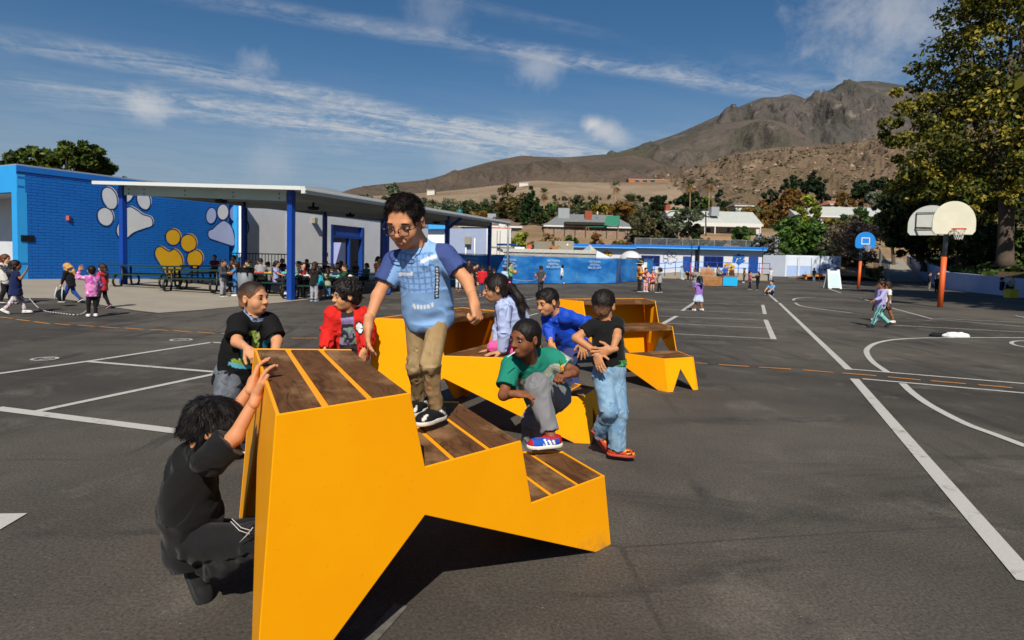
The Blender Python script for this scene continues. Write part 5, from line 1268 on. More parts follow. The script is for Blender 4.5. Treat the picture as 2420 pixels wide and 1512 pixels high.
# ------------------------------------------------------------------ lunch tables
GT = mat('green_table_top', '#17352b', .35, .15, 8, .08, 90)
def make_table():
    e = empty('picnic_table', (0, 0, 0)); b = MB()
    b.box((-1.15, -.36, .70), (1.15, .36, .745)); b.build('table_top', GT, e)
    for sgn in (-1, 1): b = MB(); b.box((-1.15, sgn * .70 - .13, .42), (1.15, sgn * .70 + .13, .46)); b.build('bench_seat', GT, e)
    for x in (-.72, .72):
        for sgn in (-1, 1):
            b = MB(); b.tube([(x, sgn * .30, .70), (x, sgn * .30, .25), (x, sgn * .36, .06), (x, sgn * .50, .03), (x, sgn * .78, .05), (x, sgn * .90, .16), (x, sgn * .88, .30), (x, sgn * .74, .40), (x, sgn * .62, .42)], .035, 7); b.build('leg', BLACKM, e, True)
        b = MB(); b.bar((x, -.32, .35), (x, .32, .35), .05); b.build('cross_brace', BLACKM, e)
    return e
def copy_tree(o, parent=None):
    c = o.copy(); COLL.objects.link(c); c.parent = parent
    for ch in list(o.children): copy_tree(ch, c)
    return c
tproto = make_table(); tspots = [
    (352, 679, .12, 'empty dark green picnic table at the left end of the canopy'), (468, 690, .10, 'empty dark green picnic table just right of the front left post'), (505, 672, .12, 'dark green picnic table against the yellow paw mural with two children seated'),
    (628, 697, .10, 'dark green picnic table beside the trash can with children crowding round it'), (762, 706, .16, 'dark green picnic table just right of the front blue post, food trays on it'), (862, 690, .14, 'dark green picnic table behind the standing boy, seats empty'),
    (690, 674, .12, 'dark green picnic table in the shade behind the crowded ones'), (800, 676, .12, 'dark green picnic table in the shade below the blue doorway'), (960, 684, .15, 'dark green picnic table in the shade by the third canopy post'), (1050, 680, .2, 'dark green picnic table near the last canopy post')]
TAB = []
for i, (x, y, a, lb) in enumerate(tspots):
    o = tproto if i == 0 else copy_tree(tproto); o.location = G(x, y); o.location.z += .014; o.rotation_euler.z = a; tag(o, lb, 'picnic table', 'lunch tables under the canopy'); TAB.append(o)
# trays and food on the crowded tables
rs = random.Random(5)
tcol = [('#58c0c4', 'turquoise'), ('#d8d2c4', 'white'), ('#c43a3a', 'red'), ('#caa24a', 'yellow')]
for ti, n in ((3, 6), (4, 6)):
    t = TAB[ti]; ca, sa = math.cos(t.rotation_euler.z), math.sin(t.rotation_euler.z)
    for k in range(n):
        u, v = -1.0 + 2.0 * (k + .5) / n, rs.choice((-.2, .2)); c, nm = tcol[k % 4]
        te = MB(); te.box((-.14, -.10, 0), (.14, .10, .012)); te.box((-.14, -.10, .012), (.14, -.09, .03)); te.box((-.14, .09, .012), (.14, .10, .03)); te.box((-.14, -.09, .012), (-.13, .09, .03)); te.box((.13, -.09, .012), (.14, .09, .03)); te.sph((.04, 0, .03), (.045, .04, .03), 8, 6)
        o = te.build('food_tray', mat('tray_' + nm, c, .5, .1)); o.location = t.location + Vector((ca * u - sa * v, sa * u + ca * v, .747)); o.rotation_euler.z = t.rotation_euler.z + rs.uniform(-.3, .3)
        side = ['first', 'second', 'third', 'fourth', 'fifth', 'sixth'][k]
        tag(o, f'{nm} food tray, {side} from left on the table ' + ('beside the trash can' if ti == 3 else 'right of the front post'), 'food tray', 'food trays on the lunch tables')
# trash can with black liner
q = G(580, 703); tc = empty('trash_can', tuple(q + V3(0, 0, .012)), 'grey wheeled trash can lined with a black bag by the lunch tables', 'trash can')
b = MB(); n = 14
b.tube([(0, 0, .06), (0, 0, .45), (0, 0, .86)], [.21, .235, .26], 14); b.build('body', mat('bin_grey', '#767c82', .55, .08, 4), tc, True)
b = MB(); b.tube([(0, 0, .80), (0, 0, .92), (0, 0, .95), (0, 0, .88)], [.268, .285, .26, .2], 16, cap=False)
for k in range(9):
    a = 2 * math.pi * k / 9 + .2; b.prism([(math.cos(a) * .27, math.sin(a) * .27, .90), (math.cos(a + .35) * .27, math.sin(a + .35) * .27, .90), (math.cos(a + .2) * .29, math.sin(a + .2) * .29, .90 - rs.uniform(.08, .25))], (math.cos(a) * .006, math.sin(a) * .006, 0))
b.build('liner_bag', mat('black_plastic', '#101113', .25, .1, 8, .3, 30), tc)
for sx in (-.17, .17): b = MB(); b.cyl((sx, .17, .06), (sx + .05, .17, .06), .06, 12); b.build('wheel', BLACKM, tc)
# low iron rail and handrails by the doors
hr = empty('handrail', tuple(G(765, 672)), 'white tubular handrail in front of the classroom doors', 'handrail'); 
for x in (-1.6, -.55, .5): b = MB(); b.tube([(x, 0, 0), (x, 0, 1.0)], .03, 8); b.build('post', WHITEM, hr, True)
for z in (.45, 1.0): b = MB(); b.tube([(-1.6, 0, z), (.5, 0, z)], .028, 8); b.build('rail', WHITEM, hr, True)
ir = empty('iron_fence', tuple(G(566, 662)), 'low black iron picket fence behind the boys by the trash can', 'fence')
for k in range(22): b = MB(); b.bar((-.9 + k * .15, 0, 0), (-.9 + k * .15, 0, 1.25), .025); b.build('picket', BLACKM, ir)
for z in (.1, 1.25): b = MB(); b.bar((-.95, 0, z), (2.3, 0, z), .05); b.build('rail', BLACKM, ir)
# ------------------------------------------------------------------ blue screened construction fence
def screen_mat():
    m = bpy.data.materials.new('blue_screen'); m.use_nodes = True; t = m.node_tree; b = NB(t); p = t.nodes['Principled BSDF']
    pos = b.new('ShaderNodeTexCoord').outputs['Object']
    n = b.noise(b.mapv(pos, (.5, .5, 1.2)), 1.1, 5, .6, .5); c = b.mix(b.rmp(n, .35, .68), (.008, .115, .40), (.05, .25, .60))
    w = b.noise(b.mapv(pos, (.35, .35, 2.2)), 1.3, 4, .6); c = b.mix(b.rmp(w, .6, .8, 0, .35), c, (.14, .40, .72))
    t.links.new(c, p.inputs['Base Color']); p.inputs['Roughness'].default_value = .5; p.inputs['Specular IOR Level'].default_value = .3
    bn = b.new('ShaderNodeBump'); bn.inputs['Strength'].default_value = .3; bn.inputs['Distance'].default_value = .05
    t.links.new(b.noise(b.mapv(pos, (1, 1, .6)), 2.2, 3, .5), bn.inputs['Height']); t.links.new(bn.outputs[0], p.inputs['Normal']); return m
SCR = screen_mat(); PRINT = mat('screen_print', '#b8d0e4', .6, .05)
fe = empty('construction_fence', tuple(G(1300, 668)), 'blue mesh screened construction fence across the back of the yard', 'fence'); FO2 = np.array(fe.location)
corners = [(1040, 672.5), (1155, 671.5), (1262, 671), (1362, 671), (1455, 671), (1467, 667.5), (1541, 664)]
CW = [G(x, y) for x, y in corners]
def text_mesh(txt, size, name, material, parent, mtx, align='CENTER', ext=.002):
    cu = bpy.data.curves.new(name, 'FONT'); cu.body = txt; cu.size = size; cu.align_x = align; cu.extrude = ext; cu.resolution_u = 2
    o = bpy.data.objects.new('tmp', cu); COLL.objects.link(o)
    dg = bpy.context.evaluated_depsgraph_get(); me = bpy.data.meshes.new_from_object(o.evaluated_get(dg)); bpy.data.objects.remove(o)
    me.materials.clear(); me.materials.append(material); ob = bpy.data.objects.new(name, me); COLL.objects.link(ob); ob.parent = parent; ob.matrix_local = mtx; return ob
for i, (a, c) in enumerate(zip(CW[:-1], CW[1:])):
    L = np.linalg.norm(c - a); nx = max(6, int(L / .25)); nz_ = 9; V = []; hh = 1.72
    t = (c - a) / L; nrm = np.array([t[1], -t[0], 0])
    for iz in range(nz_ + 1):
        for ix in range(nx + 1):
            fx = ix / nx; fz = iz / nz_; q = a + (c - a) * fx; sag = .035 * math.sin(fx * L * 2.1 + i) * math.sin(math.pi * fz) + .02 * math.sin(fx * 23 + fz * 5)
            V.append(q + nrm * (sag + .04) + V3(0, 0, .04 + (hh - .04 + .015 * math.sin(fx * L * 2.0)) * fz) - FO2)
    Fq = [(r_ * (nx + 1) + k, r_ * (nx + 1) + k + 1, (r_ + 1) * (nx + 1) + k + 1, (r_ + 1) * (nx + 1) + k) for r_ in range(nz_) for k in range(nx)]
    sc_ = mesh_obj('screen', V, Fq, SCR, fe, True)
    npost = max(1, int(round(L / 3.0)))
    for k in range(npost + 1):
        q = a + (c - a) * k / npost - FO2; b = MB(); b.tube([q, q + V3(0, 0, 1.80)], .03, 6); b.build('post', GREY, fe, True)
    b = MB(); b.tube([a - FO2 + V3(0, 0, 1.75), c - FO2 + V3(0, 0, 1.75)], .022, 6); b.build('top_rail', GREY, fe, True)
    ang = math.atan2(t[1], t[0])
    if i in (0, 1, 2, 3):      # printed hire-company lettering
        q = a + (c - a) * (.42 if i else .6) + nrm * .11 - FO2
        for dz_, txt in ((1.42, 'NATIONAL'), (1.22, 'RENTALS'), (1.02, '800-352-5675')):
            mt = Matrix.Translation(Vector(q + V3(0, 0, dz_))) @ Matrix.Rotation(ang, 4, 'Z') @ Matrix.Rotation(math.pi / 2, 4, 'X')
            text_mesh(txt, .20, 'printed_lettering', PRINT, sc_, mt)

# ------------------------------------------------------------------ stuff behind the fence
def dbox(x0, x1, y0, y1, d, depth, base, b=None):
    """box whose front face fills a photo rectangle at distance d"""
    p0 = dep(x0, y1, d); p1 = dep(x1, y0, d); b = b or MB(); b.box((p0[0] - base[0], p0[1] - base[1], p0[2] - base[2]), (p1[0] - base[0], p0[1] - base[1] + depth, p1[2] - base[2])); return b
bt = dep(1300, 640, 47); bt[2] = float(gz(bt[0], bt[1])); rl = empty('roll_off_dumpster', tuple(bt), 'long grey ribbed roll off dumpster piled with junk behind the fence', 'dumpster')
DG = mat('dumpster_grey', '#9a9a96', .6, .2, 2.0, .1, 20)
dbox(1190, 1409, 593, 660, 47, 2.2, bt).build('body', DG, rl)
for k in range(13):
    x = 1192 + k * 17.9; dbox(x, x + 2.4, 592, 660, 46.85, .16, bt).build('rib', DG, rl)
dbox(1188, 1411, 592, 595, 46.8, .3, bt).build('rim', mat('rim_grey', '#b4b4ae', .6, .15), rl)
for nm, x0, x1, y0, y1, d, dp, c, lb, ct in (('office_cabinet', 1262, 1304, 571, 595, 48.2, 1.0, '#7d7668', 'tan metal cabinet standing in the dumpster, left of the two', 'cabinet'), ('office_cabinet', 1310, 1356, 570, 595, 48.6, 1.0, '#8f8878', 'tan metal cabinet with white sticker in the dumpster, right of the two', 'cabinet')):
    bs = dep((x0 + x1) / 2, y1, d); o = empty(nm, tuple(bs), lb, ct); dbox(x0, x1, y0, y1, d, dp, bs).build('body', mat('cab' + c, c, .6, .1, 3), o)
    for k in range(3): dbox(x0 + 2 + k * (x1 - x0) / 3, x0 + (k + 1) * (x1 - x0) / 3 - 1, y0 + 3, y1 - 1, d - .03, .03, bs).build('panel', mat('cabp' + c, c, .5, .2, 5), o)
    if x0 > 1305: dbox(x0 + 22, x0 + 34, 576, 580, d - .05, .02, bs).build('sticker', WHITEM, o)
bs = dep(1308, 594, 47.6); cb = empty('cardboard_box', tuple(bs), 'open brown cardboard box on the dumpster', 'cardboard box'); CB = mat('cardboard', '#9a6a3c', .8, .12, 3)
dbox(1298, 1320, 582, 595, 47.6, .8, bs).build('body', CB, cb)
b = MB(); b.prism([dep(1298, 582, 47.6) - bs, dep(1293, 594, 47.3) - bs, dep(1306, 580, 47.3) - bs], (0, .02, 0)); b.prism([dep(1320, 582, 47.6) - bs, dep(1327, 587, 47.4) - bs, dep(1318, 579, 47.5) - bs], (0, .02, 0)); b.build('flap', CB, cb)
bs = dep(1232, 594, 47.8); o = empty('junk_panel', tuple(bs), 'white and red plastic panels leaning in the left part of the dumpster', 'junk')
dbox(1216, 1240, 584, 595, 47.9, .3, bs).build('white_panel', WHITEM, o); b = MB(); b.prism([dep(1243, 594, 47.6) - bs, dep(1250, 577, 47.6) - bs, dep(1256, 578, 47.6) - bs, dep(1254, 594, 47.6) - bs], (0, .15, 0)); b.build('red_panel', mat('junk_red', '#c8503a', .5, .1), o)
# white container / trailer with red edge
bs = dep(1183, 640, 52); bs[2] = .1; tr = empty('white_trailer', tuple(bs), 'tall white box trailer with thin red top edge past the canopy end', 'trailer')
dbox(1159, 1208, 541, 640, 52, 6, bs).build('body', mat('trailer_white', '#cfcdc6', .55, .06, 1.0), tr); dbox(1158, 1209, 539, 541.5, 51.9, 6.1, bs).build('red_edge', mat('edge_red', '#b04034', .5, .1), tr)
dbox(1158, 1209, 583, 585, 51.85, .1, bs).build('pipe', GREY, tr); b = MB(); b.tube([dep(1175, 578, 51.5) - bs, dep(1215, 578, 51) - bs, dep(1235, 590, 50) - bs], .09, 7); b.build('hose', NAVY, tr, True)
dbox(1172, 1176, 545, 640, 51.8, .12, bs).build('conduit', GREY, tr); dbox(1179, 1183, 545, 640, 51.8, .12, bs).build('conduit', GREY, tr)
# patio umbrella folded half, white tarp tent, white dome cover
bs = dep(1394, 596, 50); um = empty('patio_umbrella', tuple(V3(bs[0], bs[1], .2)), 'faded tan and blue patio umbrella sticking up behind the fence', 'umbrella'); top = dep(1394, 578, 50); n = 8
segs = []
for k in range(n):
    a0, a1 = 2 * math.pi * k / n, 2 * math.pi * (k + 1) / n; R_ = .62; zt = top[2] - .2; zb_ = dep(1394, 593, 50)[2] - .2
    b = MB(); b.prism([(0, 0, zt), (R_ * math.cos(a0), R_ * math.sin(a0), zb_), (R_ * math.cos(a1), R_ * math.sin(a1), zb_)], (0, 0, -.015)); b.build('canopy_panel', mat('umb_blue', '#5fa0be', .7, .1) if k % 2 else mat('umb_tan', '#c6a878', .7, .1), um)
b = MB(); b.cyl((0, 0, 0), (0, 0, top[2] - .2), .03, 8); b.build('pole', GREY, um)
bs = dep(1425, 608, 49); tp = empty('tarp', tuple(V3(bs[0], bs[1], .2)), 'pale blue white tarp stretched in a point behind the fence', 'tarp'); b = MB()
P_ = [dep(1410, 592, 50), dep(1400, 612, 48.5), dep(1452, 612, 48.5), dep(1430, 612, 52)]; b.add([q - V3(bs[0], bs[1], .2) for q in P_] + [q - V3(bs[0], bs[1], .25) for q in P_], [(0, 1, 2), (0, 2, 3), (4, 6, 5), (4, 7, 6), (1, 5, 6, 2), (0, 4, 5, 1)]); b.build('sheet', mat('tarp_white', '#c9d6e2', .6, .05, 3), tp)
bs = dep(1490, 640, 50); bs[2] = .2; dm = empty('covered_car', tuple(bs), 'white covered rounded vehicle roof behind the fence', 'vehicle'); c = dep(1490, 606, 50) - bs
b = MB(); b.sph((c[0], 0, c[2] - .5), (.92, 2.0, .95), 18, 12); b.build('roof', mat('cover_white', '#d4d6d6', .5, .06, 3), dm, True); b = MB(); b.box((c[0] - .95, -1.8, .45), (c[0] + .95, 1.8, c[2] - .45)); b.build('body', MATS['cover_white'], dm)
for sx in (-.8, .7):
    for sy in (-1.2, 1.2): b = MB(); b.cyl((c[0] + sx, sy, .32), (c[0] + sx + .18, sy, .32), .32, 14); b.build('wheel', BLACKM, dm)
b = MB(); b.box((c[0] - .7, -2.0, c[2] - .45), (c[0] + .7, -1.85, c[2] - .12)); b.build('windscreen', mat('dark_glass', '#1c2328', .1, 0, spec=.6), dm)

# ------------------------------------------------------------------ portable classrooms
PD = 66.0; PWALL = mat('portable_white', '#c8cad0', .65, .05, 1.0); PROOF = mat('portable_blue_roof', '#0f6fd0', .5, .06); PROOF2 = mat('portable_sky_trim', '#5fb0ee', .5, .05); CHIP = mat('portable_blue_white', '#b9cdec', .65, .05, 1.0)
GLS = mat('blue_tinted_glass', '#141f4e', .18, .15, 2.0, spec=.6); RAILM = mat('rail_blue', '#1e50ae', .5, .05)
def portable(x0, x1, ytop, ybase, lb, win, door, nrib):
    bs = dep((x0 + x1) / 2, ybase, PD); bs[2] = float(gz(bs[0], bs[1])); e = empty('portable_classroom', tuple(bs), lb, 'classroom', 'portable classrooms along the back')
    def bx(nm, mm, a, c, y0, y1, d, dp, par=None): return dbox(a, c, y0, y1, PD + d, dp, bs).build(nm, mm, par or e)
    yr = lambda x: ytop + (x - x0) * .0234
    z0 = 0; p0 = dep(x0, ybase, PD); p1 = dep(x1, ybase, PD); zt = dep(x0, ytop + 7, PD)[2] - bs[2]
    xa, xb = p0[0] - bs[0], p1[0] - bs[0]
    b = MB(); b.box((xa, 0, -.1), (xb, 8, zt)); b.build('wall', PWALL, e)
    b = MB(); b.box((xa, -.012, .55), (xb, -.002, 1.55)); b.build('wainscot', CHIP, e)
    for k in range(nrib + 1):
        x = xa + (xb - xa) * k / nrib; b = MB(); b.box((x - .02, -.028, -.05), (x + .02, -.013, zt - .01)); b.build('batten', PWALL, e)
    b = MB(); b.box((xa - .25, -.75, zt + .12), (xb + .1, 8.2, zt + .34)); b.build('roof', PROOF, e)
    b = MB(); b.box((xa - .22, -.72, zt - .02), (xb + .08, .4, zt + .118)); b.build('fascia', PROOF2, e)
    def R(nm, mm, px, o=.035, par=None):
        a, c = dep(px[0], px[3], PD) - bs, dep(px[1], px[2], PD) - bs; b = MB(); b.box((a[0], -o - .03, a[2]), (c[0], -o, c[2])); return b.build(nm, mm, par or e), a, c
    if win:
        w, a, c = R('window', NAVY, win, .03); n = 3
        for k in range(n):
            b = MB(); wd_ = (c[0] - a[0] - .12) / n; b.box((a[0] + .06 + k * wd_ + .02, -.075, a[2] + .06), (a[0] + .06 + (k + 1) * wd_ - .02, -.062, c[2] - .06)); b.build('pane', GLS, w)
    if door:
        d_, a, c = R('door', NAVY, door, .03); b = MB(); b.sph((a[0] + .12, -.09, (a[2] + c[2]) / 2), .04, 8, 6); b.build('handle', GREY, d_)
    return e, bs
e1p, s1 = portable(1345, 1496, 577, 649, 'left portable classroom with yellow paw print, mostly hidden by the fence', (1380, 1409, 600, 625), None, 14)
e2p, s2 = portable(1498, 1640, 578.5, 650, 'middle portable classroom with outlined white paw print and blue door', (1514, 1559, 604, 628), (1612.6, 1634, 606, 646), 14)
e3p, s3 = portable(1652, 1801, 582, 652, 'right portable classroom with blue and yellow paw prints and blue end door', (1661.6, 1709, 606, 630), (1767.5, 1791, 607, 648.5), 14)
def z6(*p): return [((2160 + x / 3.27) / 1.587, (880 + y / 3.27) / 1.587) for x, y in p]
pn_ = np.array([0, -1.0, 0]); pl = lambda s_: np.array([0, s_[1], 0])
for px in (ellpx(338, 236, 26, 20), ellpx(380, 225, 27, 26), ellpx(420, 240, 25, 24)): mural(z6(*px), pl(s1), pn_, MYEL, OUTL, e1p, s1, (0, 0), .45, .04)
mural(z6(*ellpx(380, 275, 30, 14)), pl(s1), pn_, MYEL, OUTL, e1p, s1, (0, 0), .45, .04)
for px in (ellpx(1103, 268, 30, 28, .6), ellpx(1145, 238, 30, 29), ellpx(1203, 246, 27, 25, -.5), ellpx(1098, 315, 28, 24)): mural(z6(*px), pl(s2), pn_, None, OUTL, e2p, s2, (0, 0), .45, .04)
mural(z6((1140, 300), (1165, 282), (1200, 285), (1242, 300), (1230, 325), (1195, 335), (1165, 360), (1135, 350)), pl(s2), pn_, WWHT, OUTL, e2p, s2, (0, 0), .45, .04)
for px in (ellpx(1950, 283, 24, 24), ellpx(1995, 262, 24, 25), ellpx(2046, 272, 24, 22), ellpx(1942, 318, 22, 20)): mural(z6(*px), pl(s3), pn_, BLUE, OUTL, e3p, s3, (0, 0), .35, .04)
mural(z6((1975, 315), (2000, 296), (2035, 300), (2072, 318), (2050, 340), (2025, 350), (2000, 368), (1972, 350)), pl(s3), pn_, BLUE, OUTL, e3p, s3, (0, 0), .35, .04)
for px in (ellpx(1845, 365, 24, 22), ellpx(1888, 360, 24, 20), ellpx(1925, 392, 26, 22), ellpx(1880, 415, 26, 28), ellpx(1930, 432, 22, 14)): mural(z6(*px), pl(s3), pn_, MYEL, None, e3p, s3, (0, 0), .35, .04)
# ramp with rails in front of the portables
q0 = G(1545, 657); q1 = G(1790, 660); rp = empty('ramp', tuple(q0), 'concrete access ramp with blue rails along the portable classrooms', 'ramp'); L = q1[0] - q0[0]
b = MB(); b.prism([(0, -.1, -.05), (L, -.1, -.05), (L, -.1, .62), (.28 * L, -.1, .62), (0, -.1, .35)], (0, 1.3, 0)); b.build('slab', CONC, rp)
for k in range(12): x = L * k / 11; z_ = .35 + .27 * min(1, x / (.28 * L)); b = MB(); b.tube([(x, -.13, z_ - .2), (x, -.13, z_ + .95)], .03, 6); b.build('post', RAILM, rp, True)
for z_ in (.45, .92): b = MB(); b.tube([(0, -.14, .35 + z_), (.28 * L, -.14, .62 + z_), (L, -.14, .62 + z_)], .028, 6); b.build('rail', RAILM, rp, True)
# pole standing between portables, painted red below
for (x, yb, yt, lb) in ((1632, 642, 584, 'slim dark pole with red lower half beside the middle portable door'), (1800, 662, 590, 'slim pole with red lower half at the corner of the right portable')):
    q = G(x, 660); e = empty('tetherball_pole', tuple(q), lb, 'pole', 'slim two coloured poles'); h = 3.0
    b = MB(); b.cyl((0, 0, 0), (0, 0, 1.5), .05, 8); b.build('lower_pole', mat('pole_red', '#b3493c', .5, .1), e, True); b = MB(); b.cyl((0, 0, 1.5), (0, 0, h), .045, 8); b.build('upper_pole', BLACKM, e, True)
# white and blue storage container
q = G(1855, 655); q2 = G(1961, 656); e = empty('storage_container', tuple(q), 'white storage container with pale blue lower half at the edge of the yard', 'container'); Lc = q2[0] - q[0]
CW_ = mat('container_white', '#cdd6e4', .6, .08, .8); CB_ = mat('container_blue', '#9bb4de', .6, .08, 1.2)
b = MB(); b.box((0, 0, .05), (Lc, 6, 2.35)); b.build('body', CW_, e); b = MB(); b.prism([(-1.6, 2.6, .05), (0, 0, .05), (0, 0, 2.33), (-1.6, 2.6, 2.33)], (.02, .05, 0)); b.build('end_wall', CW_, e)
for k, (a, c) in enumerate(((.02, .24), (.25, .49), (.51, .99))):
    b = MB(); b.box((Lc * a, -.05, .12), (Lc * c, -.004, 2.25)); d_ = b.build('door' if k < 2 else 'side_panel', CW_, e); b = MB(); b.box((Lc * a + .05, -.062, .16), (Lc * c - .05, -.052, 1.25)); b.build('painted_band', CB_, d_)
    if k < 2: b = MB(); b.cyl((Lc * (c - .03), -.09, .2), (Lc * (c - .03), -.09, 2.1), .03, 6); b.build('lock_rod', GREY, d_)
    else:
        mm = MATS['blue_screen'] if 'blue_screen' in MATS else CB_; rs = random.Random(2)
        for j in range(26): b = MB(); x = Lc * (.62 + .33 * rs.random()); z_ = .5 + 1.6 * rs.random() ** .8; b.add([(x + .16 * math.cos(t) * rs.uniform(.5, 1), -.064 - .0004 * j, z_ + .12 * math.sin(t) * rs.uniform(.5, 1)) for t in np.linspace(0, 2 * math.pi, 7, endpoint=False)], [tuple(range(7))[::-1]]); b.build('mural_leaf', mat('mural_blue_leaf', '#5f80bd', .6, .1), d_)
q = G(1936, 664); e = empty('tetherball_pole', tuple(q), 'slim pole with red base in front of the storage container', 'pole', 'slim two coloured poles'); b = MB(); b.cyl((0, 0, 0), (0, 0, 1.2), .05, 8); b.build('lower_pole', MATS['pole_red'], e, True); b = MB(); b.cyl((0, 0, 1.2), (0, 0, 3.4), .04, 8); b.build('upper_pole', BLACKM, e, True)
q = G(1935, 661); e = empty('play_bench', tuple(q), 'low orange and yellow bench in front of the storage container', 'bench'); b = MB(); b.box((-1.3, .3, .30), (1.4, .75, .48)); b.build('seat', mat('bench_orange', '#e0902a', .5, .1), e)
for x in (-1.1, 1.2): b = MB(); b.box((x - .08, .33, 0), (x + .08, .72, .30)); b.build('leg', MATS['bench_orange'], e)
# A-frame sign board
q = G(1967, 682); e = empty('a_frame_sign', tuple(q), 'blank white plastic sidewalk sign standing on the asphalt', 'sign'); SW = mat('sign_white', '#d5dcda', .45, .05, 3)
for sg in (-1, 1):
    b = MB(); b.prism([(-.47, sg * .36, .06), (.47, sg * .36, .06), (.42, sg * .06, 1.25), (-.42, sg * .06, 1.25)], (0, sg * -.05, 0)); p_ = b.build('panel', SW, e)
    b = MB(); b.prism([(-.36, sg * .345 + sg * .012, .14), (.36, sg * .345 + sg * .012, .14), (.34, sg * .10 + sg * .012, 1.08), (-.34, sg * .10 + sg * .012, 1.08)], (0, sg * -.004, 0)); b.build('face', mat('sign_face', '#bcd3d6', .4, .05, 2), p_)
    for x in (-.36, .36): b = MB(); b.box((x - .08, sg * .40 - .06, 0), (x + .08, sg * .40 + .02, .07)); b.build('foot', SW, p_)
for x in (-.34, .34): b = MB(); b.box((x - .09, -.05, 1.24), (x + .09, .05, 1.34)); b.build('hinge', SW, e)
# wooden climbing box with blue side
q = G(1692, 677); e = empty('wooden_play_box', tuple(q), 'stepped wooden slat play box with bright blue panel on its right', 'play box')
SL = mat('pine_slat', '#b07a42', .6, .2, 4, .15, 30, color2='#8a5a2c')
for k in range(7): b = MB(); b.box((-.9, 0, .04 + k * .093), (.42, .06, .04 + k * .093 + .078)); b.build('slat', SL, e)
for k in range(6): b = MB(); b.box((-.85, .75, .72 + k * .085), (.10, .80, .72 + k * .085 + .07)); b.build('slat', SL, e)
b = MB(); b.box((-.9, .061, .60), (.42, .75, .66)); b.build('seat', SL, e); b = MB(); b.box((.52, .15, .06), (1.5, .75, .70)); b.build('side_box', mat('bright_blue_panel', '#18a7dc', .5, .05), e); b = MB(); b.box((.50, .12, .70), (1.56, .78, .74)); b.build('side_top', SL, e); b = MB(); b.box((-1.02, .1, .1), (-.91, .6, .62)); b.build('end_panel', MATS['bright_blue_panel'], e)
# ------------------------------------------------------------------ terrain, hills
XW_Y = [-30, 9, 35, 48, 70, 95, 140]; XW_X = [30, 27.5, 28.9, 33.4, 46, 60, 86]
def xwall(y): return np.interp(y, XW_Y, XW_X)
def T(x, y):
    x = np.asarray(x, float); y = np.asarray(y, float)
    side = 1 - .75 * sstep(36, 46, x) * (1 - sstep(92, 110, y))
    z = -.4 + 5.7 * sstep(77, 97, y) * side + .17 * np.clip(y - 97, 0, 18) * side + .055 * np.clip(y - 112, 0, 260)
    r = np.hypot(x, y)
    return z - sstep(900, 4000, r) * 10
def dry_mat():
    m = bpy.data.materials.new('dry_hillside'); m.use_nodes = True; t = m.node_tree; b = NB(t); p = t.nodes['Principled BSDF']
    pos = b.new('ShaderNodeNewGeometry').outputs['Position']
    n1 = b.noise(pos, .09, 6, .65); n2 = b.noise(pos, .8, 5, .65)
    c = b.mix(b.rmp(n1, .35, .65), (.20, .13, .075), (.27, .19, .11)); c = b.mix(b.rmp(n2, .5, .7, 0, .6), c, (.10, .085, .04))
    t.links.new(c, p.inputs['Base Color']); p.inputs['Roughness'].default_value = .95; p.inputs['Specular IOR Level'].default_value = .1
    return m
DRY = dry_mat()
rr = np.concatenate([np.linspace(0, 140, 71), np.geomspace(145, 9000, 40)]); th = np.linspace(0, 2 * math.pi, 181)
RR, TT = np.meshgrid(rr, th); X, Y = RR * np.sin(TT), RR * np.cos(TT); Zt = T(X, Y); nr_, nt_ = len(rr), len(th)
i = (np.arange(nr_ - 1)[None] + nr_ * np.arange(nt_ - 1)[:, None]).ravel()
ter = mesh_obj('terrain', np.stack([X, Y, Zt], -1).reshape(-1, 3), np.stack([i, i + nr_, i + nr_ + 1, i + 1], 1)[:, ::-1], DRY, smooth=True); tag(ter, kind='structure')

def hill_mat(name, base, alt, green, rock, spot, sc, gfac=.5, rockamt=.3, spotamt=.5):
    m = bpy.data.materials.new(name); m.use_nodes = True; t = m.node_tree; b = NB(t); p = t.nodes['Principled BSDF']
    pos = b.new('ShaderNodeNewGeometry').outputs['Position']
    n1 = b.noise(pos, sc, 7, .62, .4); n2 = b.noise(pos, sc * 5, 6, .68); n3 = b.noise(pos, sc * 24, 5, .7)
    c = b.mix(b.rmp(n1, .38, .62), base, alt); c = b.mix(b.math('MULTIPLY', b.rmp(n1, .5, .72), gfac), c, green)
    c = b.mix(b.math('MULTIPLY', b.rmp(n2, .56, .72), rockamt), c, rock)
    v = b.vor(pos, sc * 34); c = b.mix(b.math('MULTIPLY', b.math('MULTIPLY', b.rmp(v, .34, .16), b.rmp(n2, .36, .6)), spotamt), c, spot)
    c = b.mix(b.math('MULTIPLY', b.rmp(n3, .58, .72), .35), c, spot)
    t.links.new(c, p.inputs['Base Color']); p.inputs['Roughness'].default_value = .95; p.inputs['Specular IOR Level'].default_value = .05
    bn = b.new('ShaderNodeBump'); bn.inputs['Strength'].default_value = 1.0; bn.inputs['Distance'].default_value = .35 / sc * .22
    t.links.new(n2, bn.inputs['Height']); t.links.new(bn.outputs[0], p.inputs['Normal']); return m

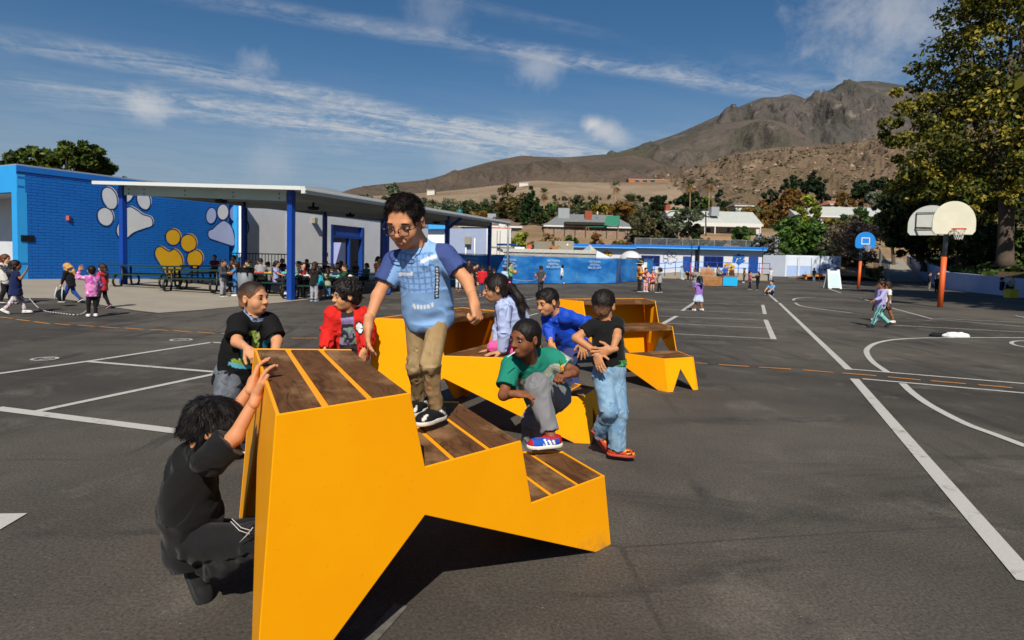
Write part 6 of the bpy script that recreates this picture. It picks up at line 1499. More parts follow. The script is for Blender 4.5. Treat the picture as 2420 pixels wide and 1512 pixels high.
def ridge(name, crest, R, Rb, zb, material, nx=220, nt=70, gul=.10, seed=0, pw=1.15, fr=6.0):
    cx = np.array([c[0] for c in crest], float); cy = np.array([c[1] for c in crest], float)
    xs = np.linspace(cx[0], cx[-1], nx); q = smooth_px(list(zip(cx, cy)), 12); q = np.array(q); ys = np.interp(xs, q[:, 0], q[:, 1])
    C = np.array([dep(x, y, R) for x, y in zip(xs, ys)]); base = np.array([dep(x, 620, Rb) for x in xs]); base[:, 2] = zb
    t = np.concatenate([np.linspace(0, 1, nt), np.linspace(1.03, 1.5, 10)])
    V = np.zeros((len(t), nx, 3))
    for k, tt in enumerate(t):
        P2 = base + (C - base) * tt
        if tt <= 1: h = zb + (C[:, 2] - zb) * (tt ** pw)
        else: h = zb + (C[:, 2] - zb) * (1 - (tt - 1) * 1.2)
        V[k, :, :2] = P2[:, :2]; V[k, :, 2] = h
    pts = V.reshape(-1, 3); s = fr / R
    w1 = np.stack([pts[:, 0], pts[:, 1], np.zeros(len(pts))], 1)
    n = 0; amp = 1.0; sc = s
    wob_ = vnoise(w1, s * .7, seed + 50)[:, None] * (.25 / s)
    for o in range(6):
        nn = 1 - 2 * np.abs(vnoise(np.stack([w1[:, 0] + wob_[:, 0], w1[:, 1] * .45, w1[:, 2]], 1), sc, seed + o)); n = n + amp * nn; amp *= .58; sc *= 2.05
    Hh = (C[:, 2] - zb).mean(); tt = np.repeat(t, nx); env = np.sin(np.pi * np.clip(tt, 0, 1)) ** 1.1 * (.12 + .88 * sstep(1.0, .66, tt)) + .012 * (tt > .9)
    pts[:, 2] += gul * np.tile(C[:, 2] - zb, len(t)) * n * env * .85
    i = (np.arange(nx - 1)[None] + nx * np.arange(len(t) - 1)[:, None]).ravel()
    o = mesh_obj(name, pts, np.stack([i, i + 1, i + nx + 1, i + nx], 1), material, smooth=True); tag(o, kind='structure'); return pts.reshape(len(t), nx, 3)

HM1 = hill_mat('mountain_ground', (.116, .100, .088), (.076, .072, .066), (.062, .064, .046), (.29, .25, .21), (.030, .030, .027), .0022, .6, .6, .6)
HM2 = hill_mat('shoulder_ground', (.118, .097, .080), (.086, .077, .063), (.080, .080, .044), (.25, .205, .165), (.036, .034, .026), .003, .75, .45, .55)
HM3 = hill_mat('brown_hills', (.118, .090, .068), (.088, .072, .057), (.070, .063, .042), (.22, .175, .13), (.034, .030, .022), .004, .4, .3, .55)
HM4 = hill_mat('rocky_hill', (.185, .130, .088), (.145, .105, .068), (.10, .08, .042), (.36, .27, .19), (.045, .042, .020), .010, .3, .6, .9)
HM5 = hill_mat('cleared_slope', (.30, .225, .155), (.24, .175, .115), (.17, .125, .075), (.40, .32, .24), (.10, .08, .05), .012, .5, .4, .25)
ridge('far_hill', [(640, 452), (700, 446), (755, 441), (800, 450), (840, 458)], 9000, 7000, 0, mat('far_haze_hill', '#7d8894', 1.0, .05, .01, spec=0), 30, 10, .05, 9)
ridge('mountain', [(1180, 440), (1300, 405), (1400, 376), (1480, 354), (1540, 336), (1600, 316), (1660, 290), (1710, 268), (1760, 247), (1800, 232), (1840, 229), (1866, 223), (1893, 229), (1915, 238), (1950, 219), (1985, 203), (2020, 195), (2060, 192), (2100, 197), (2150, 205), (2200, 214), (2280, 232), (2420, 270), (2600, 300)], 4300, 1900, 40, HM1, 400, 140, .15, 1, 1.1, 9)
ridge('shoulder_hill', [(1000, 440), (1100, 410), (1180, 384), (1250, 371), (1330, 372), (1400, 367), (1460, 362), (1530, 350), (1600, 330), (1660, 306), (1720, 290), (1790, 282), (1840, 288), (1880, 305), (1920, 328), (1960, 338), (2010, 335), (2070, 327), (2130, 330), (2250, 340), (2500, 360)], 2700, 1300, 40, HM2, 340, 110, .14, 4, 1.15, 8)
ridge('brown_hill', [(790, 462), (830, 447), (880, 438), (950, 431), (1010, 424), (1060, 410), (1110, 396), (1160, 382), (1200, 374), (1240, 368), (1290, 375), (1340, 384), (1400, 376), (1450, 368), (1490, 364), (1530, 372), (1590, 392), (1650, 408), (1720, 425), (1850, 440)], 1500, 620, 35, HM3, 300, 100, .13, 7, 1.2, 8)
L0 = ridge('cleared_hill', [(760, 470), (900, 462), (1000, 456), (1080, 449), (1150, 441), (1210, 434), (1262, 427), (1330, 430), (1400, 431), (1500, 431), (1590, 429), (1640, 436), (1700, 452), (1800, 470)], 600, 330, 16, HM5, 220, 50, .06, 12, .95, 7)
L1 = ridge('rocky_hill', [(1420, 470), (1500, 447), (1560, 425), (1620, 402), (1690, 377), (1750, 362), (1830, 350), (1920, 345), (1990, 340), (2060, 330), (2120, 318), (2180, 310), (2300, 300), (2500, 296)], 900, 300, 14, HM4, 320, 110, .12, 15, 1.12, 11)
# shrubs on the rocky hill: far ground cover nobody could count
rs = np.random.RandomState(21); base_v = np.array([(0, 0, 1), (.9, 0, .3), (.28, .86, .3), (-.73, .53, .3), (-.73, -.53, .3), (.28, -.86, .3)]); bf = np.array([(0, 1, 2), (0, 2, 3), (0, 3, 4), (0, 4, 5), (0, 5, 1)])
def scatter(name, grid, n, smin, smax, material, rows=(5, 105)):
    ii = rs.randint(rows[0], rows[1], n); jj = rs.randint(0, grid.shape[1], n); dd = grid[ii, jj] + rs.normal(size=(n, 3)) * np.array([3, 4, .2]); s_ = rs.uniform(smin, smax, n) * rs.uniform(.6, 1.4, n)
    V = (base_v[None] * (1 + .35 * rs.normal(size=(n, 6, 1))) * s_[:, None, None]) + dd[:, None]; Fc = (bf[None] + 6 * np.arange(n)[:, None, None]).reshape(-1, 3)
    o = mesh_obj(name, V.reshape(-1, 3), Fc, material); tag(o, kind='stuff'); return o
SHR = mat('hill_shrub', (.042, .040, .018), .95, .4, .2, spec=.05); RCK = mat('hill_boulder', (.30, .225, .155), .9, .25, .3, spec=.1)
tag(scatter('hillside_shrubs', L1, 4200, .7, 1.9, SHR), 'dark scrub bushes dotting the rocky hillside', 'shrubs'); tag(scatter('hillside_boulders', L1, 1500, .6, 2.0, RCK), 'pale boulders strewn over the rocky hillside', 'boulders')
for sap, (x, y) in enumerate([(1310, 441), (1322, 443), (1333, 446), (1340, 450), (1290, 439), (1352, 446), (1364, 449), (1270, 437), (1256, 438), (1395, 440), (1420, 437), (1440, 446), (1380, 452), (1410, 455)]):
    # young trees on the cleared slope
    q = dep(x, y, 430); b = MB(); s_ = rng.uniform(1.0, 1.7)
    j = np.argmin(np.hypot(L0[:50, :, 0] - q[0], L0[:50, :, 1] - q[1])); zz = L0[:50].reshape(-1, 3)[j, 2]
    b.cyl((0, 0, -.8), (0, 0, s_), .1, 5)
    for k in range(9): a = rng.uniform(0, 6.28); b.sph((math.cos(a) * .5 * s_, math.sin(a) * .5 * s_, s_ * rng.uniform(.7, 1.9)), s_ * rng.uniform(.35, .6), 6, 4)
    o = b.build('sapling', SHR); o.location = (q[0], q[1], zz); tag(o, 'small round sapling on the bare tan slope, ' + ['leftmost but two of the upper row', 'fourth of the upper row', 'fifth of the upper row', 'sixth, below the row', 'third of the upper row', 'seventh of the upper row', 'eighth, right of the middle', 'second of the upper row', 'leftmost of all', 'high up right of the middle', 'highest, near the tall palm', 'right of the tall palm foot', 'low right of the middle', 'lowest on the right'][sap], 'tree', 'saplings on the cleared slope')

# ------------------------------------------------------------------ trees
LEAF = {}
def leafmat(k=0):
    if k not in LEAF:
        m = bpy.data.materials.new('foliage'); m.use_nodes = True; t = m.node_tree; b = NB(t); p = t.nodes['Principled BSDF']
        an = b.new('ShaderNodeAttribute', attribute_name='Col'); t.links.new(an.outputs['Color'], p.inputs['Base Color']); p.inputs['Roughness'].default_value = .6; p.inputs['Specular IOR Level'].default_value = .25
        tr = b.new('ShaderNodeBsdfTranslucent'); t.links.new(an.outputs['Color'], tr.inputs[0]); mx = b.new('ShaderNodeMixShader'); mx.inputs[0].default_value = .22
        t.links.new(p.outputs[0], mx.inputs[1]); t.links.new(tr.outputs[0], mx.inputs[2]); t.links.new(mx.outputs[0], t.nodes['Material Output'].inputs[0]); LEAF[k] = m
    return LEAF[k]
BARK = mat('bark', (.085, .062, .045), .9, .3, 3.0, .6, 14); BARKP = mat('pale_bark', (.26, .21, .16), .9, .25, 3.0, .4, 10)
def leaves(ells, n, size, cols, seed, clump=.34, nclump=None, shell=.55):
    rs = np.random.RandomState(seed); vol = np.array([e[3] * e[4] * e[5] for e in ells]) ** .72; pr = vol / vol.sum()
    nclump = nclump or max(10, n // 90); ce, cr, cb = [], [], []
    for _ in range(nclump):
        e = ells[rs.choice(len(ells), p=pr)]; d = rs.normal(size=3); d /= np.linalg.norm(d); r = rs.uniform(.25, 1) ** .45
        ce.append(np.array(e[:3]) + d * r * np.array(e[3:]) * .92); cr.append(clump * min(e[3:]) * rs.uniform(.6, 1.25)); cb.append(rs.uniform(0, 1))
    ce, cr, cb = np.array(ce), np.array(cr), np.array(cb); ci = rs.randint(0, nclump, n)
    d = rs.normal(size=(n, 3)); d /= np.linalg.norm(d, axis=1)[:, None]; rad = cr[ci] * (shell + (1 - shell) * rs.rand(n) ** .5)
    p = ce[ci] + d * rad[:, None] * np.array([1, 1, .75])
    nm = d + .7 * rs.normal(size=(n, 3)) + np.array([0, 0, .35]); nm /= np.linalg.norm(nm, axis=1)[:, None]
    a = np.cross(nm, rs.normal(size=(n, 3))); a /= np.linalg.norm(a, axis=1)[:, None]; b = np.cross(nm, a); s_ = size * rs.uniform(.55, 1.35, n)[:, None]
    V = np.stack([p - a * s_, p - b * s_ * .55, p + a * s_, p + b * s_ * .55], 1).reshape(-1, 3)
    C = np.array([lin(c) for c in cols]); k = np.clip((cb[ci] * len(C) + rs.normal(size=n) * .45).astype(int), 0, len(C) - 1); cc = C[k] * rs.uniform(.7, 1.25, n)[:, None]
    return V, np.arange(4 * n).reshape(-1, 4), np.repeat(cc, 4, 0), ce
def tree(name, label, base, ells, n, size, cols, seed, trunk=(.3, .12), clump=.34, bark=None, group=None, limbs=7, shell=.55, nclump=None, cat='tree'):
    base = np.asarray(base, float); e = empty(name, tuple(base), label, cat, group)
    V, Fq, C, ce = leaves(ells, n, size, cols, seed, clump, nclump, shell); mesh_obj('crown', V, Fq, leafmat(), e, col=C)
    rs = np.random.RandomState(seed + 1); top = max(q[2] for q in ells); bot = min(q[2] - q[5] for q in ells); c0 = np.mean([q[:3] for q in ells], 0)
    b = MB(); hb_ = max(bot + .15 * (top - bot), .3); b.tube([(0, 0, -.3), (0, 0, .25), (c0[0] * .2, c0[1] * .2, hb_ * .6), (c0[0] * .5, c0[1] * .5, hb_), (c0[0] * .8, c0[1] * .8, (hb_ + top) / 2)], [trunk[0] * 1.35, trunk[0], trunk[0] * .85, trunk[0] * .7, trunk[1] * .5], 9)
    st = np.array([c0[0] * .4, c0[1] * .4, hb_ * .8])
    for k in rs.choice(len(ce), min(limbs, len(ce)), replace=False):
        mid = st + (ce[k] - st) * .5 + np.array([0, 0, -.05 * np.linalg.norm(ce[k] - st)]); b.tube([st, mid, ce[k]], [trunk[1], trunk[1] * .6, trunk[1] * .2], 6)
    b.build('trunk', bark or BARK, e, True); return e
def tpx(name, label, x, ytop, ybot, wpx, d, n, size, cols, seed, gy=None, lob=3, group='trees beyond the yard', **kw):
    """tree whose crown covers the given photo span at distance d, rooted on the terrain below it"""
    c = dep(x, (ytop + ybot) / 2, d); g = float(T(c[0], c[1])) if gy is None else gy; sc = d / F
    rz = (ybot - ytop) / 2 * sc; rx = wpx / 2 * sc; cz_ = c[2] - g; rs = np.random.RandomState(seed + 100)
    rx *= 1.12; rz *= 1.05; n = int(n * 1.5); ells = [(0, 0, cz_, rx * .86, rx * .86, rz * .92)]
    for k in range(lob):
        a = rs.uniform(0, 6.28); ells.append((math.cos(a) * rx * .5, math.sin(a) * rx * .5, cz_ + rs.uniform(-.5, .45) * rz, rx * rs.uniform(.4, .6), rx * rs.uniform(.4, .6), rz * rs.uniform(.35, .55)))
    return tree(name, label, (c[0], c[1], g), ells, n, size, cols, seed, group=group, **kw)
OLIVE = ['#3a4326', '#4a5230', '#2b331d', '#5a5f3a']; DARKG = ['#1b2a15', '#243619', '#16220f', '#2f4220']; MIDG = ['#2f4a1c', '#3f5c22', '#233a14', '#587a2c']; GOLD = ['#5c5a1e', '#7a6c22', '#3f4418', '#8f7a2a', '#2f3614']; AUT = ['#6a4a1e', '#7c5a24', '#4f4420', '#8a6a2c', '#3f3a1c']; EUC = ['#56604a', '#6b7358', '#434c38', '#7d8060']; DEAD = ['#8f7868', '#7a6556', '#a38c7a', '#66544a']; YGR = ['#6f7a22', '#86902c', '#566018', '#9aa03a']; BRN = ['#5a5030', '#4a4526', '#6d6034', '#39391e']
tpx('gym_tree', 'dense round green tree rising behind the blue gym roof', 155, 334, 440, 236, 60, 9500, .30, ['#3b4a14', '#4b5a1a', '#2c3a10', '#5c6a22'], 1, gy=.2, lob=9, trunk=(.35, .15), clump=.30, nclump=150)
tpx('small_tree', 'tip of a small tree at the far left roof edge', 14, 374, 420, 44, 70, 600, .28, DARKG, 2, gy=.2)
for i, (nm, lb, x, yt, yb, w, d, n, sz, cl) in enumerate([
    ('green_tree', 'small bright green tree above the canopy roof', 868, 455, 520, 56, 120, 1100, .40, ['#24401a', '#2f5220', '#1a3012', '#3c6426']),
    ('eucalyptus', 'tall grey green eucalyptus left of the standing boy', 938, 417, 540, 62, 140, 1500, .40, EUC), ('eucalyptus', 'olive grey tree low beside the tall eucalyptus', 905, 448, 540, 50, 130, 1100, .40, OLIVE), ('eucalyptus', 'pale olive tree right behind the boy in glasses', 985, 438, 530, 56, 150, 1000, .45, EUC),
    ('bushy_tree', 'grey olive tree between the boy in glasses and the thin eucalyptus', 1015, 466, 540, 66, 130, 1200, .40, EUC), ('bushy_tree', 'dark green bush over the canopy roof right of the boy', 1052, 478, 545, 50, 125, 900, .40, DARKG), ('eucalyptus', 'thin sparse eucalyptus against the tan slope', 1118, 431, 520, 44, 160, 420, .45, EUC),
    ('bushy_tree', 'olive bush above the brown roof at left', 1085, 482, 545, 60, 130, 1000, .40, OLIVE), ('bushy_tree', 'ochre autumn bush behind the canopy end', 1145, 492, 545, 66, 125, 900, .38, AUT), ('bushy_tree', 'grey green eucalyptus sprig left of the big conifer', 1155, 446, 530, 36, 160, 420, .45, EUC),
    ('broad_tree', 'large brown olive tree left of the dark conifer', 1212, 437, 540, 92, 122, 2600, .38, BRN), ('autumn_bush', 'orange brown bush at the foot of the conifer', 1285, 500, 550, 60, 118, 900, .34, AUT), ('bushy_tree', 'green shrub right of the conifer above the fence', 1290, 478, 548, 50, 120, 900, .36, MIDG),
    ('bare_tree', 'pale bare branched tree above the grey roof', 1345, 470, 535, 42, 135, 260, .35, ['#8a8274', '#a39a8a']), ('bushy_tree', 'green yellow trees behind the grey roofed house, left part', 1370, 466, 540, 80, 150, 1600, .42, OLIVE), ('bushy_tree', 'green yellow trees behind the grey roofed house, middle part', 1425, 472, 535, 70, 145, 1500, .42, GOLD), ('bushy_tree', 'dark green tree behind the brick chimney', 1400, 462, 520, 60, 165, 1200, .45, DARKG),
    ('autumn_tree', 'ochre tree right behind the green swing set roof', 1465, 470, 545, 70, 140, 1500, .40, AUT), ('pepper_tree', 'hazy olive pepper tree right of the grey roofed house', 1530, 484, 590, 84, 92, 2600, .30, ['#4a4a30', '#5a5a3c', '#3a3c26', '#6a6040']), ('olive_tree', 'silvery olive tree in front of the white house', 1606, 494, 592, 96, 90, 2800, .28, ['#49523a', '#5a634a', '#39422e', '#6a7258']),
    ('stone_pine', 'round dark stone pine left of the first tall palm', 1550, 455, 502, 80, 190, 1800, .50, DARKG), ('stone_pine', 'round dark stone pine behind the tall palm', 1628, 447, 500, 66, 195, 1700, .50, DARKG), ('bushy_tree', 'low green tree left of the cypress', 1664, 462, 505, 44, 190, 900, .5, MIDG), ('bushy_tree', 'dark low tree right of the cypress', 1722, 468, 510, 50, 190, 900, .5, DARKG),
    ('stone_pine', 'wide dark stone pine on the slope above the autumn trees', 1895, 412, 470, 96, 230, 2300, .60, DARKG), ('stone_pine', 'smaller dark stone pine right of the wide one', 1945, 422, 476, 44, 235, 1000, .60, DARKG), ('stone_pine', 'small round dark tree left of the wide stone pine', 1824, 444, 480, 48, 210, 1000, .5, DARKG), ('dark_tree', 'dark tree near the big golden tree on the slope', 2038, 422, 480, 62, 220, 1400, .6, DARKG), ('dark_tree', 'dark tree almost touching the golden tree', 2085, 415, 480, 60, 210, 1400, .6, DARKG),
    ('autumn_tree', 'orange brown tree right of the white house', 1790, 472, 560, 92, 118, 2600, .36, AUT), ('autumn_tree', 'tall orange brown tree behind the hedge', 1868, 446, 530, 92, 135, 2400, .40, AUT), ('autumn_tree', 'small rusty tree above the far roof', 2000, 452, 495, 70, 170, 1200, .45, AUT), ('grey_tree', 'pale silvery green tree above the far roof', 2062, 444, 500, 36, 180, 800, .5, ['#76806c', '#8c947e', '#626c58']),
    ('poplar', 'light green upright tree in the hedge', 1908, 452, 560, 58, 100, 1900, .30, YGR), ('hedge_tree', 'green leafy tree left in the hedge behind the container', 1868, 500, 632, 86, 88, 5440, .31, MIDG), ('hedge_tree', 'green leafy tree in the middle of the hedge', 1925, 505, 634, 90, 86, 5440, .31, MIDG), ('hedge_tree', 'green gold leafy tree right in the hedge', 1978, 508, 612, 86, 90, 4800, .31, GOLD),
    ('hedge_tree', 'light green tree between the hedge and the dead bush', 2020, 490, 600, 80, 96, 3840, .31, MIDG), ('flowering_shrub', 'shrub speckled with pale blossom beside the right portable', 1806, 545, 640, 72, 80, 2200, .22, ['#6a6f5a', '#8f90a0', '#4a5236', '#a6a6b4', '#3f4a2c']), ('round_shrub', 'bright green round shrub on the bank below the white house', 1756, 533, 585, 56, 92, 1500, .24, MIDG), ('round_shrub', 'dark green shrub behind the middle portable', 1655, 545, 590, 60, 88, 1500, .24, ['#3a4a20', '#4a5a28', '#2a3818']),
    ('dead_bush', 'big brown leafless bush behind the blue hoop', 2022, 510, 640, 128, 72, 4200, .17, DEAD), ('yellow_bush', 'yellow green bush at the foot of the dead bush', 1975, 590, 648, 50, 72, 1200, .18, GOLD),
    ('yellow_bush', 'yellow green round bush by the white trailer', 1226, 538, 592, 50, 84, 1600, .22, YGR), ('green_shrub', 'green shrub on the dry bank below the wooden fence', 1350, 556, 592, 40, 84, 900, .22, MIDG), ('dry_bush', 'straw coloured dry bush on the bank, left of the pair', 1300, 552, 590, 60, 86, 900, .20, ['#8a6a3e', '#9a7a4c', '#755a34']), ('dry_bush', 'tall straw coloured dry bush in the middle of the bank', 1412, 548, 596, 44, 84, 900, .20, ['#8a6238', '#7a5a34', '#9a7444']), ('green_shrub', 'ochre green shrub on the bank below the swing set', 1460, 556, 600, 38, 83, 900, .2, GOLD), ('green_shrub', 'low olive shrubs along the bank behind the middle portable', 1500, 570, 600, 80, 80, 1300, .22, BRN), ('dry_bush', 'reddish dry brush left on the bank', 1262, 562, 596, 46, 84, 700, .2, ['#7d5f3e', '#8b6c46', '#5f5a30']), ('green_shrub', 'dull green shrubs on the bank left of the flowering shrub', 1700, 566, 600, 60, 82, 900, .22, OLIVE)]):
    tpx(nm, lb, x, yt, yb, w, d, n, sz, cl, 30 + i, trunk=(.16 * d / 120, .07 * d / 120), nclump=(70 if nm == 'dead_bush' else None), cat='bush' if ('bush' in nm or 'shrub' in nm) else 'tree')
# dark conifer: cone of clumps
c = dep(1252, 500, 112); g = float(T(c[0], c[1])); H_ = dep(1252, 439, 112)[2] - g
ells = [(math.sin(k * 2.4) * .6, math.cos(k * 2.4) * .6, H_ * (.12 + .085 * k), 2.9 * (1 - .075 * k), 2.9 * (1 - .075 * k), H_ * .09) for k in range(10)]
tree('conifer', 'tall dark green conifer left of the grey roofed house', (c[0], c[1], g), ells, 5200, .34, ['#22381a', '#2c4620', '#182a12', '#39552a'], 5, (.35, .12), clump=.42, group='trees beyond the yard')
c = dep(1697, 490, 200); g = float(T(c[0], c[1])); H_ = dep(1697, 417, 200)[2] - g
tree('cypress', 'slim dark cypress beside the tall palms', (c[0], c[1], g), [(0, 0, H_ * .5, .95, .95, H_ * .5), (0, 0, H_ * .3, 1.1, 1.1, H_ * .28)], 1500, .4, ['#1c2e1a', '#263a20', '#142212'], 6, (.2, .08), clump=.7, group='trees beyond the yard')
# palms
FR = mat('palm_frond', '#3f4a1e', .6, .35, 1.0); FRD = mat('palm_dead_frond', '#8a6a34', .8, .3, 1.0); PTR = mat('palm_trunk', '#8d7454', .9, .25, 2.0)
def palm(x, ytop, ybot, d, rad, label, seed, tr=.22, n=26):
    top = dep(x, ytop, d); g = float(T(top[0], top[1])); bz = min(dep(x, ybot, d)[2], g + .0); e = empty('palm_tree', (top[0], top[1], g), label, 'palm tree', 'fan palms on the slope'); h = top[2] - g - rad * .5; rs = random.Random(seed)
    b = MB(); b.tube([(0, 0, -.3), (.1, 0, h * .5), (0, 0, h)], [tr * 1.2, tr, tr * .8], 8); b.build('trunk', PTR, e, True)
    for (nm, mm, cnt, lo, hi) in (('frond', FR, n, -.25, 1.25), ('dead_frond', FRD, n // 2, -1.3, -.4)):
        b = MB()
        for k in range(cnt):
            a = rs.uniform(0, 6.28); el = rs.uniform(lo, hi); dr = np.array([math.cos(a) * math.cos(el), math.sin(a) * math.cos(el), math.sin(el)]); sd_ = np.cross(dr, (0, 0, 1)); sd_ /= np.linalg.norm(sd_) + 1e-6; L = rad * rs.uniform(.75, 1.1); o = np.array([0, 0, h])
            mid = o + dr * L * .55
            for j in range(-3, 4): tip = o + dr * L * (1 - .05 * abs(j)) + sd_ * j * L * .13 + np.array([0, 0, -.12 * L - .03 * abs(j) * L]); w = sd_ * L * .022; b.add([o + dr * L * .15, mid + sd_ * j * L * .075 - w, tip, mid + sd_ * j * L * .075 + w], [(0, 1, 2, 3)])
        b.build(nm, mm, e)
palm(1286, 446, 500, 170, 2.4, 'tall fan palm right of the dark conifer', 1); palm(1455, 430, 500, 175, 2.4, 'tall fan palm standing against the bare slope', 2); palm(1632, 426, 500, 165, 2.3, 'tall slim palm in front of the round stone pine', 3, .16); palm(1677, 426, 500, 175, 2.4, 'tall slim palm just left of the cypress', 4, .16)
palm(1490, 462, 520, 140, 3.6, 'bushy silvery fan palm behind the swing set', 5, .3, 44); palm(1112, 478, 520, 150, 2.6, 'short yellowing fan palm behind the canopy roof', 6, .25); palm(1314, 470, 500, 210, 1.8, 'small distant fan palm on the tan slope', 7, .2); palm(1345, 466, 500, 215, 1.8, 'small distant fan palm right of the other small one', 8, .2)

# big golden tree at the right with trees massed behind it, and its neighbours out of frame that shade the court
GCOL = ['#4a4e16', '#6a6620', '#2c3a10', '#857a28', '#39460f', '#9a8a32', '#4f5a1a']
tree('golden_tree', 'huge golden green tree filling the right edge of the yard', (36.0, 45.5, 2.1), [(-.5, 0, 9.6, 7.2, 6.5, 5.2), (0, 0, 15.5, 7.0, 6.5, 5.5), (1.5, 0, 21, 6.5, 6, 4.6), (-5.4, -1, 8.0, 3.8, 3.6, 3.8), (-5.2, .5, 12.6, 3.2, 3.2, 2.8), (3, -1, 25, 6, 6, 3.5), (-3.8, -2, 17.3, 3.0, 3.0, 2.4), (4.5, 0, 13, 4, 4, 6), (-2.5, -3, 5.6, 4.4, 3, 2.0), (-6.2, 0, 5.4, 3.0, 3.0, 2.4), (-7.2, 1, 9.6, 2.4, 2.6, 2.6), (1.5, -2.5, 5.2, 3.6, 3, 1.7), (4.5, -1, 5.6, 3.5, 3, 2.2), (-3.5, -2, 4.2, 2.6, 2.4, 1.2)], 62000, .17, GCOL, 61, (.55, .2), clump=.27, limbs=16, nclump=520)
for i, (nm, lb, x, yt, yb, w, d, n, sz, cl) in enumerate([('leafy_tree', 'olive green tree massed behind the near white hoop', 2190, 400, 620, 190, 62, 7500, .24, ['#2c3814', '#3d4a1a', '#55561f', '#1f2a0e']), ('leafy_tree', 'dark green tree left of the golden tree, above the path', 2118, 430, 600, 90, 80, 3600, .27, ['#26361a', '#35451f', '#1c2812', '#4c4f22']), ('leafy_tree', 'green gold tree low behind the twin hoops', 2270, 440, 610, 150, 58, 5200, .22, GCOL), ('leafy_tree', 'shaded shrubs under the golden tree beside the trunk', 2330, 520, 640, 130, 52, 3200, .2, ['#2a3a14', '#3a4a1a', '#1c280e']), ('leafy_tree', 'dark foliage massed behind the golden tree and its trunk', 2300, 330, 600, 240, 60, 7000, .26, ['#26300f', '#3a4216', '#1b240c', '#565420']), ('leafy_tree', 'bright leafy shrub right of the big trunk', 2408, 530, 660, 70, 46, 2400, .18, ['#42561c', '#5a6e26', '#2c3c12'])]):
    tpx(nm, lb, x, yt, yb, w, d, int(n * 1.3), sz, cl, 80 + i, gy=1.6, trunk=(.25, .1))
tree('shade_tree', 'tall shade tree out on the right bank beside the court', (31.0, 24, 2.0), [(-5, -1, 7, 5.5, 5, 3.6), (-4.5, -1, 12, 5.5, 5, 4.0), (0, 0, 9, 4, 4, 4)], 16000, .34, GCOL, 71, (.5, .2), clump=.36, limbs=10)
tree('shade_tree', 'second shade tree on the right bank nearer the camera', (29.0, 12, 2.0), [(-5.0, 0, 8, 6.2, 5.5, 3.8), (-4.2, 0, 12.5, 6.2, 5.5, 4.0), (1, 0, 10, 5, 5, 4)], 18000, .34, GCOL, 72, (.5, .2), clump=.36, limbs=10)
# distant belt of garden trees behind the houses, reads as one mass
rs = np.random.RandomState(5); Vs, Cs = [], []
for k in range(400):
    x = rs.uniform(800, 2150); d = rs.uniform(150, 290); yb = 545 - (d - 150) * .28 + (x - 1210) * .0234; h_ = rs.uniform(28, 56) * 150 / d * 1.25; c = dep(x, yb - h_ / 2, d); sc = d / F
    cl = [OLIVE, DARKG, MIDG, AUT, BRN, EUC][rs.choice(6, p=[.25, .25, .15, .12, .13, .10])]
    V, Fq, C, ce = leaves([(c[0], c[1], c[2], rs.uniform(22, 40) * sc, 25 * sc, h_ / 2 * sc)], 420, .55, cl, 500 + k, .45, 12); Vs.append(V); Cs.append(C)
V = np.vstack(Vs); o = mesh_obj('distant_trees', V, np.arange(len(V)).reshape(-1, 4), leafmat(), col=np.vstack(Cs)); tag(o, 'hazy belt of garden trees on the slope behind the houses', 'trees', kind='stuff')
# ------------------------------------------------------------------ houses on the slope
SHG = mat('grey_shingle', '#6f7274', .9, .18, 2.0, .3, 8); SHB = mat('brown_shingle', '#6b5c50', .9, .18, 2.0, .3, 8); SHW = mat('pale_shingle', '#a9aca6', .9, .12, 2.0, .25, 8); TANW = mat('tan_stucco', '#8d8474', .85, .1, 1.5); WHW = mat('white_siding', '#c6c2b8', .75, .08, 1.5); BRICK = mat('chimney_brick', '#8e4630', .85, .3, 6, .4, 20); TRIM = mat('house_trim', '#cfcfc9', .6, .05)
def house(label, x0, x1, yr, ye, yb, d, depth, roofm, wallm, wins, extra=None, hip=True):
    """ridge at yr, eaves at ye, wall foot at yb"""
    bs = dep((x0 + x1) / 2, yb, d); g = float(T(bs[0], bs[1])); e = empty('house', tuple(bs), label, 'house'); sc = d / F; hw = (x1 - x0) / 2 * sc; he = (yb - ye) * sc; hr_ = (yb - yr) * sc
    b = MB(); b.box((-hw + .4, 0, min(-.4, g - bs[2] - .3)), (hw - .4, depth, he)); b.build('wall', wallm, e)
    h_ = 3.0 * sc * 20 if hip else 0; rx = hw - (min(3.2, hw * .4) if hip else 0)
    b = MB(); o = .45; A = [(-hw - .1, -o, he - .1), (hw + .1, -o, he - .1), (hw + .1, depth + o, he - .1), (-hw - .1, depth + o, he - .1), (-rx, depth * .5, hr_), (rx, depth * .5, hr_)]; B = [(a[0], a[1], a[2] + .12) for a in A]
    b.add(A + B, [(6, 7, 11, 10), (7, 8, 11), (8, 9, 10, 11), (9, 6, 10), (0, 1, 2, 3), (0, 6, 9, 3), (1, 2, 8, 7), (0, 1, 7, 6), (2, 3, 9, 8)]); rf = b.build('roof', roofm, e)
    b = MB(); b.box((-hw - .1, -o - .05, he - .22), (hw + .1, -o + .02, he + .03)); b.build('fascia', TRIM, e)
    for (a, c, y0, y1) in wins:
        p0, p1 = dep(a, y1, d) - bs, dep(c, y0, d) - bs; b = MB(); b.box((p0[0], -.06, p0[2]), (p1[0], -.002, p1[2])); w = b.build('window', TRIM, e); b = MB(); b.box((p0[0] + .08, -.09, p0[2] + .08), (p1[0] - .08, -.062, p1[2] - .08)); b.build('pane', mat('house_glass', '#23303c', .12, .2, spec=.6), w)
    return e, bs, rf
def hb_box(e, bs, nm, mm, x0, x1, y0, y1, d, dp, par=None): return dbox(x0, x1, y0, y1, d, dp, bs).build(nm, mm, par or e)
